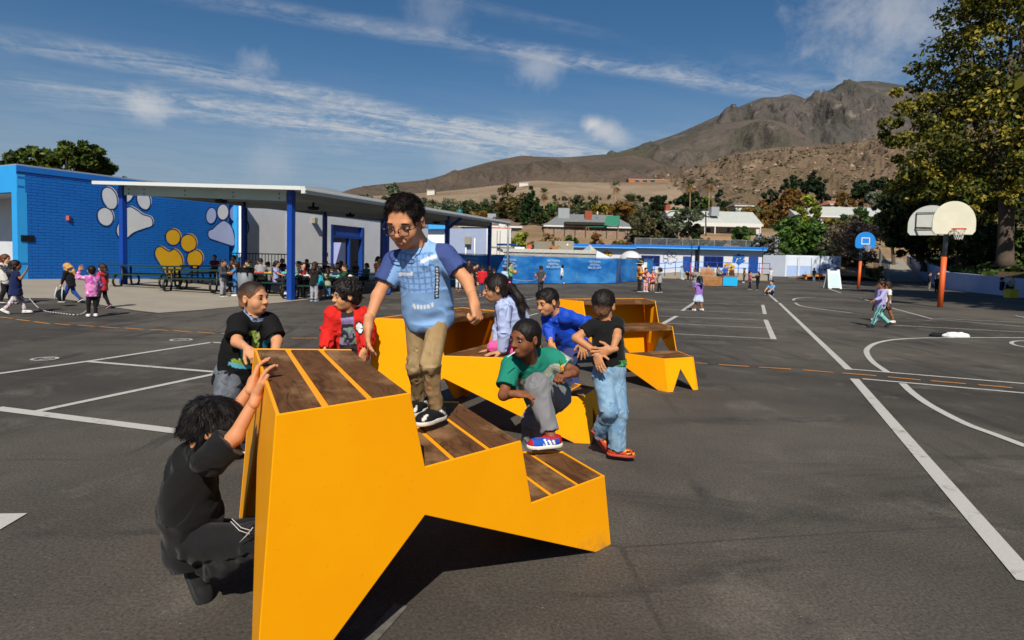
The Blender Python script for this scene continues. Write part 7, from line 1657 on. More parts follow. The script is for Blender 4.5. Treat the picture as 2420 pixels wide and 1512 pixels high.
e, bs, rf = house('grey roofed ranch house with brick chimney above the wooden fence', 1285, 1498, 504, 535, 562, 101, 9, SHG, TANW, [(1313, 1346, 541, 552), (1403, 1420, 541, 551), (1458, 1480, 545, 556)])
hb_box(e, bs, 'chimney', BRICK, 1382, 1399, 498, 530, 103, 1.2, rf); hb_box(e, bs, 'roof_cooler', GREY, 1319, 1346, 492, 516, 103.5, 1.5, rf); hb_box(e, bs, 'patio_roof', mat('dark_timber', '#2c261f', .8, .15, 3), 1336, 1440, 526, 530, 97.5, 3)
for x in (1350, 1380, 1432): hb_box(e, bs, 'patio_post', MATS['dark_timber'], x, x + 2, 530, 562, 97.6, .15)
b = MB(); b.tube([dep(1412, 500, 103) - bs, dep(1412, 507, 103) - bs], .12, 6); b.build('vent_pipe', TRIM, rf)
s_ = dep(1448, 562, 97); sw = empty('swing_set', tuple(s_), 'wooden swing set with pitched dark green tarp roof behind the fence', 'swing set'); GTP = mat('green_tarp', '#0c6a50', .6, .1, 3)
A = [dep(1428, 532, 96.5), dep(1463, 532, 96.5), dep(1465, 510, 97.5), dep(1433, 510, 97.5), dep(1430, 532, 98.5), dep(1464, 532, 98.5)]
b = MB(); b.add([q - s_ for q in A] + [q - s_ - V3(0, 0, .06) for q in A], [(0, 1, 2, 3), (3, 2, 5, 4), (6, 9, 8, 7), (9, 10, 11, 8), (0, 6, 7, 1), (4, 5, 11, 10)]); b.build('tarp_roof', GTP, sw)
for x in (1431, 1461): b = MB(); b.bar(dep(x, 532, 97.5) - s_, dep(x, 564, 97.5) - s_, .14); b.build('post', SL, sw)
b = MB(); b.bar(dep(1384, 536, 97.5) - s_, dep(1461, 536, 97.5) - s_, .12); b.build('beam', MATS['green_tarp'], sw); b = MB(); b.bar(dep(1386, 536, 97.5) - s_, dep(1382, 562, 97.5) - s_, .1); b.bar(dep(1390, 536, 97.5) - s_, dep(1396, 562, 97.5) - s_, .1); b.build('leg', SL, sw)
for x in (1402, 1416): b = MB(); b.bar(dep(x, 536, 97.5) - s_, dep(x, 556, 97.5) - s_, .03); b.bar(dep(x + 6, 536, 97.5) - s_, dep(x + 6, 556, 97.5) - s_, .03); b.bar(dep(x - 1, 556, 97.5) - s_, dep(x + 7, 556, 97.5) - s_, .12, .04); b.build('swing', BLACKM, sw)
# wooden board fence below it
f0, f1 = dep(1284, 566, 95.5), dep(1482, 569, 95.5); wf = empty('board_fence', tuple(f0), 'weathered vertical board fence at the top of the dry bank', 'fence'); L = f1[0] - f0[0]; nb_ = 74; WB = wood_mat('weathered_board', (.20, .135, .095), (.32, .225, .16), (.40, .30, .22))
b = MB(); b.box((0, 0, -1.4), (L / nb_ * .94, .03, 1.65)); me_b = b.build('board', WB, wf)
for k in range(1, nb_): o = me_b.copy(); COLL.objects.link(o); o.parent = wf; o.location = (L * k / nb_, rng.uniform(-.01, .01), -.2 * k / nb_ + rng.uniform(-.03, .03))
for k in range(9): b = MB(); b.box((L * k / 8 - .06, -.08, -1.4), (L * k / 8 + .06, -.01, 1.8 - .2 * k / 8)); b.build('post', MATS['dark_timber'], wf)
# white house
e, bs, rf = house('long white house with pale roof on the bank above the portables', 1584, 1799, 496, 530, 562, 108, 9, SHW, WHW, [(1668, 1680, 538, 550), (1716, 1726, 536, 550), (1732, 1756, 536, 552)], hip=False)
hb_box(e, bs, 'chimney', BRICK, 1573, 1584, 484, 502, 112, 1.2, rf); hb_box(e, bs, 'roof_cooler', GREY, 1681, 1700, 489, 510, 109, 1.5, rf); hb_box(e, bs, 'porch_roof', TRIM, 1560, 1800, 529, 532, 105.5, 2.8)
for x in (1578, 1622, 1664, 1688, 1795): hb_box(e, bs, 'porch_post', TRIM, x, x + 3, 532, 562, 105.6, .2)
s_ = dep(1620, 562, 99); pg = empty('pergola', tuple(s_), 'dark metal arched pergola in front of the white house', 'pergola')
for x in (1570, 1668): b = MB(); b.bar(dep(x, 500, 99) - s_, dep(x, 566, 99) - s_, .16); b.build('post', BLACKM, pg)
b = MB(); b.tube([dep(1562, 514, 99) - s_, dep(1585, 500, 99) - s_, dep(1620, 497, 99) - s_, dep(1655, 503, 99) - s_, dep(1676, 514, 99) - s_], .09, 6); b.build('arch', BLACKM, pg); b = MB(); b.bar(dep(1560, 512, 99) - s_, dep(1680, 512, 99) - s_, .1); b.build('beam', BLACKM, pg); b = MB(); b.bar(dep(1570, 536, 99) - s_, dep(1668, 536, 99) - s_, .07); b.build('rail', BLACKM, pg)
for k in range(8): x = 1578 + k * 12; b = MB(); b.bar(dep(x, 536, 99) - s_, dep(x, 556, 99) - s_, .04); b.build('baluster', BLACKM, pg)
# other roofs
e, bs, rf = house('brown shingled roof partly hidden behind the canopy end', 1085, 1232, 515, 534, 556, 90, 8, SHB, TANW, [], hip=True)
hb_box(e, bs, 'roof_cooler', GREY, 1152, 1172, 505, 528, 91, 1.3, rf); b = MB(); q = dep(1187, 533, 88) - bs; b.sph(tuple(q), (.55, .12, .5), 12, 8); b.build('satellite_dish', TRIM, rf, True)
house('low beige roofed house half hidden by the hedge', 1877, 2098, 486, 512, 545, 130, 9, SHW, WHW, [(1900, 1915, 518, 528)], hip=False)
house('small tan roof peeking over the autumn trees', 1735, 1780, 477, 486, 500, 175, 8, SHB, WHW, []); house('small pinkish roof above the autumn trees', 1960, 2000, 473, 483, 500, 190, 8, mat('pink_tile', '#a56a52', .9, .15, 2), WHW, [])
e, bs, rf = house('long low orange brown building high on the ridge', 1485, 1582, 421, 424.5, 431, 600, 14, mat('rust_roof', '#9a5a34', .8, .1, .3), mat('rust_wall', '#a8683c', .8, .1, .3), [(1500, 1512, 426, 430), (1518, 1530, 426, 430), (1536, 1548, 426, 430)], hip=False)
house('white flat building on the slope behind the olive tree', 1226, 1250, 429.5, 431, 437, 560, 12, TRIM, WHW, [], hip=False); house('white water tank like building on the far slope', 1008, 1028, 447.5, 449, 455, 560, 12, TRIM, WHW, [], hip=False)
# retaining wall of dry earth under the white house
b = MB(); p0, p1 = dep(1655, 562, 98), dep(1765, 562, 98); b.box((p0[0], p0[1], p0[2] - 2.6), (p1[0], p0[1] + 1.5, p0[2] + .3)); o = b.build('retaining_wall', mat('earth_block', '#9a7d60', .9, .15, 1.2, .3, 8)); tag(o, 'tan earth retaining wall below the white house', 'wall')
# chain link fence on the bank behind the portables
def chain_mat():
    m = bpy.data.materials.new('chain_link'); m.use_nodes = True; t = m.node_tree; b = NB(t); p = t.nodes['Principled BSDF']; p.inputs['Base Color'].default_value = (.22, .23, .24, 1); p.inputs['Metallic'].default_value = .6; p.inputs['Roughness'].default_value = .45
    pos = b.new('ShaderNodeTexCoord').outputs['Object']; sx = b.new('ShaderNodeSeparateXYZ'); t.links.new(pos, sx.inputs[0]); h = b.math('ADD', sx.outputs[0], sx.outputs[1])
    a = b.math('FRACT', b.math('MULTIPLY', b.math('ADD', h, sx.outputs[2]), 9.0)); c = b.math('FRACT', b.math('MULTIPLY', b.math('SUBTRACT', h, sx.outputs[2]), 9.0))
    al = b.math('MAXIMUM', b.math('LESS_THAN', a, .22), b.math('LESS_THAN', c, .22)); t.links.new(al, p.inputs['Alpha']); return m
CHN = chain_mat()
def chain_fence(label, pts, h, n):
    e = empty('chain_link_fence', tuple(pts[0]), label, 'fence'); o = np.array(pts[0])
    for a, c in zip(pts[:-1], pts[1:]):
        a, c = a - o, c - o; b = MB(); b.add([a, c, c + V3(0, 0, h), a + V3(0, 0, h)], [(0, 1, 2, 3)]); b.build('mesh', CHN, e); b = MB(); b.tube([a + V3(0, 0, h), c + V3(0, 0, h)], .03, 6); b.build('top_rail', GREY, e)
        for k in range(n + 1): q = a + (c - a) * k / n; b = MB(); b.tube([q - V3(0, 0, .3), q + V3(0, 0, h)], .04, 6); b.build('post', GREY, e)
chain_fence('grey chain link fence on the bank behind the portables', [dep(1500, 592, 80), dep(1800, 598, 80)], 1.6, 8)
# ------------------------------------------------------------------ right side: bank, wall, path, hoops
BNK = hill_mat('ivy_bank', (.085, .062, .036), (.065, .058, .026), (.032, .044, .012), (.20, .14, .085), (.028, .036, .012), .35, .9, .35, .5)
ys = np.linspace(-20, 92, 113); ws = np.concatenate([[0, .02], np.linspace(.5, 14, 28), [25, 60]])
Yb, Wb_ = np.meshgrid(ys, ws, indexing='ij'); Xb = xwall(Yb) + .32 + Wb_; wallz = lambda y: 1.06 + np.interp(y, [35, 48, 60, 95], [0, .28, 1.0, 2.6])
Zb = wallz(Yb) - .12 + 2.4 * sstep(0, 11, Wb_) + .22 * vnoise(np.stack([Xb, Yb, Xb * 0], -1).reshape(-1, 3), .45, 3).reshape(Xb.shape) * sstep(.3, 2, Wb_); Zb[:, 0] = -.5
i = (np.arange(len(ws) - 1)[None] + len(ws) * np.arange(len(ys) - 1)[:, None]).ravel()
bk = mesh_obj('bank', np.stack([Xb, Yb, Zb], -1).reshape(-1, 3), np.stack([i, i + 1, i + len(ws) + 1, i + len(ws)], 1)[:, ::-1], BNK, smooth=True); tag(bk, kind='structure')
rs = np.random.RandomState(8); nI = 9000; yy = rs.uniform(25, 78, nI); ww = rs.uniform(.4, 13, nI) ; ok = vnoise(np.stack([yy, ww, yy * 0], 1), .22, 9) + .25 * vnoise(np.stack([yy, ww, yy * 0], 1), .9, 4) > -.12; yy, ww = yy[ok], ww[ok]; nI = len(yy)
P_ = np.stack([xwall(yy) + .32 + ww, yy, wallz(yy) - .05 + 2.4 * sstep(0, 11, ww)], 1) + rs.normal(size=(nI, 3)) * .08; nm = rs.normal(size=(nI, 3)) + np.array([0, -.3, 1.2]); nm /= np.linalg.norm(nm, axis=1)[:, None]; a = np.cross(nm, rs.normal(size=(nI, 3))); a /= np.linalg.norm(a, axis=1)[:, None]; b_ = np.cross(nm, a); s_ = rs.uniform(.12, .3, nI)[:, None]
cc = np.array([lin(c) for c in ('#243414', '#32461a', '#18240e', '#4a5a22')])[rs.randint(0, 4, nI)]
o = mesh_obj('ivy', np.stack([P_ - a * s_, P_ - b_ * s_, P_ + a * s_, P_ + b_ * s_], 1).reshape(-1, 3), np.arange(4 * nI).reshape(-1, 4), leafmat(), col=np.repeat(cc, 4, 0)); tag(o, 'dark green ivy covering the shaded bank', 'ivy', kind='stuff')
WW = mat('white_wall_paint', '#a9b3d2', .75, .08, .6, .2, 6, color2='#98a4c6'); b = MB(); wl = empty('low_wall', (28.9, 35, 0), 'long low painted wall holding back the shaded bank at right', 'wall')
yk = [4, 20, 35, 41, 48, 55, 62, 70, 80, 93]
for y0, y1 in zip(yk[:-1], yk[1:]):
    a, c = np.array([float(xwall(y0)), y0, 0]), np.array([float(xwall(y1)), y1, 0]); t = unit(c - a); n_ = np.array([t[1], -t[0], 0]); z0, z1_ = float(wallz(y0)), float(wallz(y1)); O = np.array([28.9, 35, 0]); c = c - t * .02
    b = MB(); q = [a - O + V3(0, 0, -.5), c - O + V3(0, 0, -.5), c - O + V3(0, 0, z1_), a - O + V3(0, 0, z0)]; b.prism(q, n_ * .3); b.build('wall_section', WW, wl)
NL, NR = G(2097, 665), G(2186, 668); FLp, FRp = dep(2076, 613, 88), dep(2133, 613, 88)
V = []
for k in range(25):
    t = k / 24; a, c = NL + (FLp - NL) * t, NR + (FRp - NR) * t; zc = float(gz(NL[0], NL[1])) + .02 + (3.0 - .3) * t ** 1.25
    for j in range(6): q = a + (c - a) * j / 5; V.append((q[0], q[1], zc))
Fq = [(k * 6 + j, k * 6 + j + 1, (k + 1) * 6 + j + 1, (k + 1) * 6 + j) for k in range(24) for j in range(5)]
o = mesh_obj('path', V, Fq, mat('path_concrete', '#8e877a', .9, .12, .6, .2, 20), smooth=True); tag(o, kind='structure')
# dirt bank left of path and slope beyond
V = []
for k in range(25):
    t = k / 24; a = NL + (FLp - NL) * t; zc = float(gz(NL[0], NL[1])) + .02 + 2.7 * t ** 1.25
    for j in range(8): w = j * 1.6; V.append((a[0] - .05 - w, a[1] + .15 * w, zc - .02 + .55 * math.sin(min(w, 5) / 5 * 1.57) * (1 - .0 * t) - (w - 5) * .15 * (w > 5) - .3 * (j == 7)))
Fq = [(k * 8 + j, (k + 1) * 8 + j, (k + 1) * 8 + j + 1, k * 8 + j + 1) for k in range(24) for j in range(7)]
o = mesh_obj('verge', V, Fq, DRY, smooth=True); tag(o, kind='structure')
chain_fence('grey chain link fence along the left side of the rising path', [NL + V3(.1, 0, 0), dep(2085, 640, 72), FLp - V3(0, 0, .1)], 1.75, 5)
rs2 = np.random.RandomState(3)
tpx('grass_tuft', 'tall green grass on the verge below the dead bush', 2068, 628, 664, 46, 60, 1200, .14, ['#3f4a1e', '#525a26', '#6a6030'], 95, gy=.5, trunk=(.05, .03), cat='grass')
def hoop(px, py, d_rot, label, boardm, rim_out, hgt=3.05, paint=None, topy=None, lean=0.0, scale=1.0):
    q = G(px, py); e = empty('basketball_hoop', tuple(q), label, 'basketball hoop', 'basketball hoops on the court', d_rot); PO_ = mat('pole_orange', '#d9602a', .5, .1, 2); r = .085
    b = MB(); b.cyl((0, 0, 0), (.0 + lean * .55, 0, 1.95), r * 1.12, 14); b.build('lower_pole', PO_, e, True); b = MB(); b.tube([(lean * .55, 0, 1.95), (lean, 0, hgt + .25), (lean, -.25, hgt + .55)], r, 12); b.build('upper_pole', mat('pole_steel', '#6f7780', .4, .1, 3, metal=.3), e, True)
    b = MB(); n = 22; W_, Hb = .70 * scale, .92 * scale; pts = [(-W_, 0, -.12)] + [(-W_ * math.cos(t) if 0 < t < math.pi else 0, 0, .25 * scale + (Hb - .25 * scale) * math.sin(t) ** .8 - .12) for t in np.linspace(0.0, math.pi, n)][0:] + [(W_, 0, -.12)]
    pts = [(-W_ + .10, 0, -.18), (-W_, 0, -.05), (-W_, 0, .25)] + [(-W_ * math.cos(t), 0, .25 + (Hb - .25) * math.sin(t)) for t in np.linspace(.12, math.pi - .12, n)] + [(W_, 0, .25), (W_, 0, -.05), (W_ - .10, 0, -.18)]
    bz = hgt; yb_ = -.40; b.prism([(p[0] + lean, yb_, p[2] + bz) for p in pts], (0, .05, 0)); bo = b.build('backboard', boardm, e)
    b = MB(); b.tube([(p[0] + lean, yb_ + .025, p[2] + bz) for p in pts + pts[:1]], .03, 6, cap=False); b.build('board_rim', boardm, bo, True)
    if paint:
        for (x0, x1, z0, z1_) in ((-.30, .30, .50, .56), (-.30, .30, .08, .14), (-.30, -.24, .14, .50), (.24, .30, .14, .50)): b = MB(); b.box((x0 + lean, yb_ - .006, z0 + bz), (x1 + lean, yb_ - .001, z1_ + bz)); b.build('target_square', paint, bo)
    for x in (-.3, .3): b = MB(); b.bar((lean + x, yb_ + .06, bz + .5), (lean, -.02, bz + .1), .04); b.build('bracket', GREY, e)
    b = MB(); b.tube([(lean + .225 * math.cos(t), yb_ - .28 + .225 * math.sin(t), bz) for t in np.linspace(0, 2 * math.pi, 20)], .018, 6, cap=False); b.bar((lean, yb_, bz - .01), (lean, yb_ - .08, bz), .12, .03); ri = b.build('rim', PO_, e, True)
    b = MB(); m_ = 12
    for k in range(m_):
        for dr in (1, -1):
            pp = []
            for j, (rad, zz) in enumerate(((.22, 0), (.18, -.13), (.14, -.27), (.12, -.40))): t = 2 * math.pi * (k + dr * j * .5) / m_; pp.append((lean + rad * math.cos(t), yb_ - .28 + rad * math.sin(t), bz + zz))
            b.tube(pp, .008, 4, cap=False)
    b.build('net', mat('net_white', '#c9c6bd', .8, .1), ri); return e
CREAM = mat('cream_board', '#cfccb8', .55, .08, 2); hoop(2221, 726, -.04, 'near basketball hoop with blank cream fan backboard on an orange based pole', CREAM, 1, 3.0, None, None, .10, 1.12)
hoop(2028, 683, .02, 'blue basketball hoop with white target square on an orange based pole', mat('blue_board', '#1f7fd0', .5, .08, 2), 1, 3.05, mat('target_white', '#cfd6d8', .6, .05), None, .12, 1.0)
near = [o for o in COLL.objects if o.name == 'basketball_hoop'][0]; GB = mat('grey_board', '#bfc1bb', .55, .1, 2)     # second board on the same pole, facing the other way
n = 22; W2, H2 = .78, 1.02; pts = [(-W2 + .1, -.18), (-W2, -.05), (-W2, .25)] + [(-W2 * math.cos(t), .25 + (H2 - .25) * math.sin(t)) for t in np.linspace(.12, math.pi - .12, n)] + [(W2, .25), (W2, -.05), (W2 - .1, -.18)]
ca, sa = math.cos(-.55), math.sin(-.55); f2 = lambda x, y, z: (.18 + x * ca - y * sa, 1.15 + x * sa + y * ca, z)
b = MB(); b.prism([f2(x, 0, z + 3.02) for x, z in pts], np.array(f2(0, .05, 0)) - np.array(f2(0, 0, 0))); bo = b.build('backboard', GB, near)
for (a, c) in (((-.5, 3.1), (-.5, 3.75)), ((.4, 3.1), (.4, 3.75)), ((-.5, 3.75), (.4, 3.75)), ((-.5, 3.1), (.4, 3.1))): b = MB(); b.bar(f2(a[0], -.05, a[1]), f2(c[0], -.05, c[1]), .025); b.build('frame_bar', BLACKM, bo)
for x in (-.5, .4): b = MB(); b.bar((.10, .05, 3.05), f2(x, -.05, 3.15), .05); b.build('arm', BLACKM, near)
b = MB(); b.tube([f2(.225 * math.cos(t), .34 + .225 * math.sin(t), 3.0) for t in np.linspace(0, 2 * math.pi, 20)], .018, 6, cap=False); b.build('rim', MATS['pole_orange'], near, True)
# clothes dropped on the court
q = G(2250, 797); e = empty('dropped_jacket', tuple(q), 'black and white jacket lying crumpled on the court', 'jacket')
S = SDF(); S.ell((.02, 0, .03), (.24, .16, .07)); S.cap((-.1, -.1, .05), (.22, -.12, .05), .06, .05, .05); S.cap((-.02, .08, .05), (.24, .06, .06), .055, .05, .04); S.ell((.05, 0, .07), (.10, .05, .06), None, .03, True); S.cut((0, 0, .004), (0, 0, -1)); v, q4 = S.mesh(.012); v = wrinkle(v, q4, [((-.2, 0, 0), (.3, 0, 0), 1)], .012, .08, 3); v[:, 2] = np.maximum(v[:, 2], .004); mesh_obj('white_body', v, q4, cloth('#d6dcda'), e, True)
S = SDF(); S.cap((-.12, .02, .04), (-.38, .05, .035), .06, .05, .04); S.ell((-.3, .08, .03), (.14, .08, .05)); S.cut((0, 0, .004), (0, 0, -1)); v, q4 = S.mesh(.012); v = wrinkle(v, q4, [((-.4, 0, 0), (-.1, 0, 0), 1)], .01, .07, 5); v[:, 2] = np.maximum(v[:, 2], .004); mesh_obj('dark_sleeve', v, q4, cloth('#15181f'), e, True)
# yellow box seat
q = G(2395, 705); e = empty('play_crate', tuple(q), 'bright yellow cube seat against the low wall', 'seat'); b = MB(); b.box((-.24, -.02, .02), (.24, .40, .46)); b.build('body', mat('crate_yellow', '#c9b41e', .5, .08, 3), e); b = MB(); b.box((-.26, -.04, .46), (.26, .42, .50)); b.build('lid', mat('crate_yellow2', '#b8a51c', .5, .08, 3), e)
# ------------------------------------------------------------------ people further away
SKT = ['#c08a62', '#b27b54', '#d0a07c', '#8a5a3c', '#5f3a26']
FWD = ((.05, .10, -.13), (-.03, .17, .02)); RAISE = ((.15, .03, .02), (-.05, .06, .15)); OUT = ((.17, .08, .02), (.16, .06, .0)); FRONTH = ((.04, .06, -.17), (-.07, .16, .02)); HIP = ((.12, -.03, -.14), (-.09, .05, -.08)); MOUTH = ((.05, .12, -.12), (-.05, .08, .15)); REACH = ((.03, .16, -.08), (.0, .17, -.04)); BACKH = ((.06, -.07, -.16), (-.09, -.05, -.10)); UPB = ((.05, -.10, -.14), (.02, .02, -.17)); BALL = ((.02, .08, -.15), (-.02, .16, .04))
_seed = [200]
def bgp(label, x, y, top, face, shirt, pants, hair, sk=0, kind='stand', sleeve='short', pk='long', shoes=('#2a2a2e', '#c9c5bd'), fat=1.0, lod=2, sit=None, seatz=None, adult=False, **kw):
    """x,y: photo position of the feet (or of the seat), top: photo row of the top of the head"""
    _seed[0] += 1; q = G(x, y)
    if sit is not None: q = np.array(sit, float)
    d = (q - CAM) @ _fw
    if kind == 'stand': hgt = (y - top) * d / F
    else: hgt = kw.pop('hgt', 1.2)
    st = {k: kw.pop(k) for k in ('armL', 'armR', 'stride', 'lean', 'look', 'twist', 'side') if k in kw}
    q = q + V3(0, 0, .015 if pad_under(q) else 0)
    if kind == 'sit': q = q + V3(0, 0, (seatz if seatz is not None else .46) - .31 * hgt / 1.2)
    J = pose(q, face, hgt, kind, **st)
    if adult: J['hs'] = J['s'] * .86
    spd = dict(skin=SKT[sk], hair=hair, seed=_seed[0], fat=fat, shirt={**dict(c=shirt, sleeve=sleeve, loose=.012), **kw.pop('sh', {})}, pants={**dict(c=pants, kind=pk, loose=.006), **kw.pop('pn', {})}, shoes=shoes)
    return person(label, J, spd, lod, 'adult' if adult else 'child', kw.get('group'))
def pad_under(q): return q[0] < -6.6 and q[1] > 12
BK, BR, DB, BL, RD = '#15100e', '#2e1d13', '#1f1510', '#b98d4e', '#5a3018'
def fnpat(a, b_, sc=40, th=.1, c3=None):
    def f(x, y, z, *r):
        v = r[-1]; c = paint(len(x), a); put_(c, vnoise(v, sc, 3) > th, b_)
        if c3: put_(c, vnoise(v, sc * 1.3, 8) > th + .2, c3)
        return c
    return f
W_ = ('#d8d6d2', '#e2e0da')
# jump rope group on the left
bgp('red haired girl in white top reaching out an arm at the far left', 14, 719, 602, 100, '#c9c5c0', '#1b1a1f', (RD, 'long'), 2, armR=OUT, armL=((.06, .02, -.16), (.0, .10, -.10)), stride=.35, lod=1, shoes=('#202024', '#d8d4cc'))
bgp('girl in navy tunic and flowered leggings walking with the rope', 38, 742, 616, 120, '#141f4a', '#b9b2b6', (BK, 'long'), 3, armR=MOUTH, armL=((.05, -.02, -.17), (.0, .04, -.16)), stride=.75, lod=1, sh=dict(hem=-.17, flare=.03, hemr=1.15), pn=dict(fn=fnpat('#b9aeb4', '#7d5a66', 38, .15, '#e0dade')), shoes=W_)
bgp('blonde girl in black top and jeans walking left with a black bag', 168, 716, 622, 272, '#121217', '#1f3f86', (BL, 'long'), 2, sleeve='long', armL=((.03, .08, -.17), (.0, .10, -.15)), stride=.95, lean=14, look=(0, -28), lod=1, shoes=('#1a1a1e', '#e6e4de'))
bgp('girl in pink tie dye sweatshirt with one arm raised to her head', 218, 750, 629, 222, '#d07ab0', '#131316', (BK, 'pony'), 1, sleeve='long', armL=RAISE, armR=((.06, .05, -.16), (-.02, .10, -.14)), stride=.12, lod=1, sh=dict(fn=fnpat('#cf7fb4', '#a64c96', 16, .1, '#e0b6d2'), hemr=1.1), shoes=W_, pn=dict(loose=.001))
bgp('girl in coral red shirt and black leggings behind the pink one', 243, 729, 624, 262, '#c33040', '#121215', (BR, 'long'), 2, stride=.55, lod=1, sh=dict(hemr=1.08), pn=dict(loose=.001), shoes=('#1c1c20', '#c08aa0'))
# around the lunch tables
bgp('boy in charcoal shirt and light grey trousers left of the trash can', 527, 702, 613, 80, '#3f4147', '#8f8f94', (BK, 'short'), 1, armL=FRONTH, armR=FRONTH, sleeve='long', shoes=('#141416', '#e0ded8'), lod=1)
bgp('laughing dark skinned boy in black tee facing the camera by the tables', 549, 692, 614, 5, '#131416', '#2c4470', (BK, 'afro'), 4, armL=FRONTH, armR=FRONTH)
bgp('girl in sky blue top and jeans beside the trash can', 558, 701, 619, 275, '#3a78b8', '#4a6fa0', (BR, 'bob'), 2, armL=MOUTH, armR=FRONTH, lod=1, shoes=W_)
bgp('girl with pink hair bow sitting behind the boy in dark green', 578, 690, 625, 30, '#5a4a44', '#2a2a30', (BR, 'long'), 1, hairx=None)
bgp('boy in dark green tee leaning over the table', 598, 694, 612, 265, '#0f3d2b', '#1c1c20', (BK, 'short'), 2, armL=REACH, armR=REACH, lean=24, lod=1)
bgp('big boy in light grey tee seen from behind at the table', 617, 694, 610, 215, '#8b8d92', '#26272e', (BK, 'short'), 2, fat=1.15, lean=14, armL=FRONTH, armR=FRONTH, lod=1)
bgp('boy in grey shirt and jeans half hidden behind the big boy', 633, 693, 619, 160, '#7c7c78', '#34486c', (BK, 'short'), 1)
t4 = TAB[3]; t5 = TAB[4]; t6 = TAB[5]; t3 = TAB[2]; t7 = TAB[6]; t8 = TAB[7]; t9 = TAB[8]
def seat(t, u, sd): ca, sa = math.cos(t.rotation_euler.z), math.sin(t.rotation_euler.z); v = sd * .70; return (t.location.x + ca * u - sa * v, t.location.y + sa * u + ca * v, t.location.z)
bgp('girl with long black hair in lilac top sitting left of the front post', 0, 0, 0, 80, '#8f95c2', '#1d1d24', (BK, 'long'), 1, kind='sit', sit=seat(t4, .55, -1), armL=FRONTH)
bgp('girl in white tee eating with a hand to her mouth near the front post', 0, 0, 0, 300, '#cbb9be', '#2a2a33', (BR, 'short'), 2, kind='sit', sit=seat(t4, .95, 1), armR=MOUTH, armL=FRONTH)
bgp('boy in sage green shirt sitting just left of the front blue post', 0, 0, 0, 40, '#7f8f7d', '#77777c', (BR, 'short'), 1, kind='sit', sit=seat(t4, 1.05, -1), armL=FRONTH)
bgp('boy in red and black shirt sitting across the table right of the front post', 0, 0, 0, 60, '#2a2430', '#22222a', (BK, 'short'), 2, kind='sit', sit=seat(t5, -.75, 1), sh=dict(fn=fnpat('#24202c', '#a3242c', 18, .15, '#c9c4c0')), armL=FRONTH, armR=FRONTH)
bgp('girl with waist long brown hair in black top and pale grey trousers', 742, 712, 618, 170, '#1c1a1c', '#9a9ca4', (BR, 'long'), 2, armL=FRONTH, armR=REACH, lean=8, lod=1, shoes=('#2a5ca0', '#d4d2cc'))
bgp('girl in bright cyan tee and blue shorts at the table bench', 757, 708, 628, 250, '#1fa3b4', '#25306e', (BK, 'pony'), 1, armL=MOUTH, armR=FRONTH, pk='shorts', lean=8, lod=1)
bgp('long haired child in sage tee and jeans at the table bench', 774, 707, 632, 200, '#8d9680', '#4f6f94', (DB, 'long'), 2, lean=10, armL=FRONTH, armR=FRONTH, lod=1)
bgp('boy in navy tee next to the child in sage at the table', 786, 704, 627, 215, '#272f4e', '#1d1d24', (DB, 'short'), 2, lean=12, armL=FRONTH, armR=FRONTH)
bgp('boy in forest green sweatshirt sitting with hand to his mouth', 0, 0, 0, 285, '#1f4527', '#22242a', (DB, 'short'), 2, kind='sit', sit=seat(t5, .80, -1), sleeve='long', armR=MOUTH, armL=FRONTH)
bgp('child in black cap and black white shirt sitting at the table', 0, 0, 0, 20, '#6d7078', '#1b1b20', (BK, 'cap'), 2, kind='sit', sit=seat(t6, -1.0, -1), sh=dict(fn=fnpat('#a9acb2', '#1b1c20', 16, .0)), armL=MOUTH, armR=MOUTH)
for (tt, u, sd, c, h, f_, lb, sk) in ((t3, -.2, 1, '#5a1d2c', (BK, 'short'), 10, 'child in dark red sitting in front of the yellow paw mural', 1), (t3, .55, 1, '#9a90b4', (BK, 'long'), 350, 'girl in pale lilac sitting in front of the yellow paw mural', 2), (t7, -.6, 1, '#24242c', (BK, 'long'), 20, 'shaded child in black sitting left of the front blue post, second row', 1), (t7, .5, 1, '#33343c', (BK, 'short'), 340, 'shaded child in charcoal sitting behind the front blue post', 1), (t8, -.7, 1, '#1f2430', (BK, 'short'), 10, 'shaded boy sitting below the blue doorway, left end', 1), (t8, 0, 1, '#2a2228', (BK, 'long'), 5, 'shaded girl with big dark hair below the blue doorway', 3), (t8, .7, 1, '#20343a', (BK, 'short'), 350, 'shaded child in dark teal right of the blue doorway', 1), (t6, .0, 1, '#156a70', (BK, 'long'), 330, 'child in teal hooded top sitting in the shade', 1), (t6, .7, 1, '#1c2a26', (BK, 'short'), 300, 'child in dark green leaning over the table in the shade', 2), (t9, -.7, 1, '#23232b', (BK, 'short'), 20, 'shaded child at the far table behind the standing boy', 1), (t9, .3, -1, '#30303a', (BK, 'short'), 200, 'shaded child with back turned at the far table', 1)):
    bgp(lb, 0, 0, 0, f_, c, '#1d1e26', h, sk, kind='sit', sit=seat(tt, u, sd), armL=FRONTH, armR=FRONTH)
bgp('woman in orange safety vest with long dark hair by the lunch tables', 893, 694, 604, 60, '#d0692a', '#1b1b20', (BK, 'long'), 1, adult=True, sh=dict(fn=lambda x, y, z, da, v: np.where(((np.abs(x) > .06) & (np.abs(x) < .10) | (np.abs(z - .1) < .03))[:, None], rgb('#c9cf9a'), rgb('#d9682a'))), armL=FRONTH, armR=FRONTH)
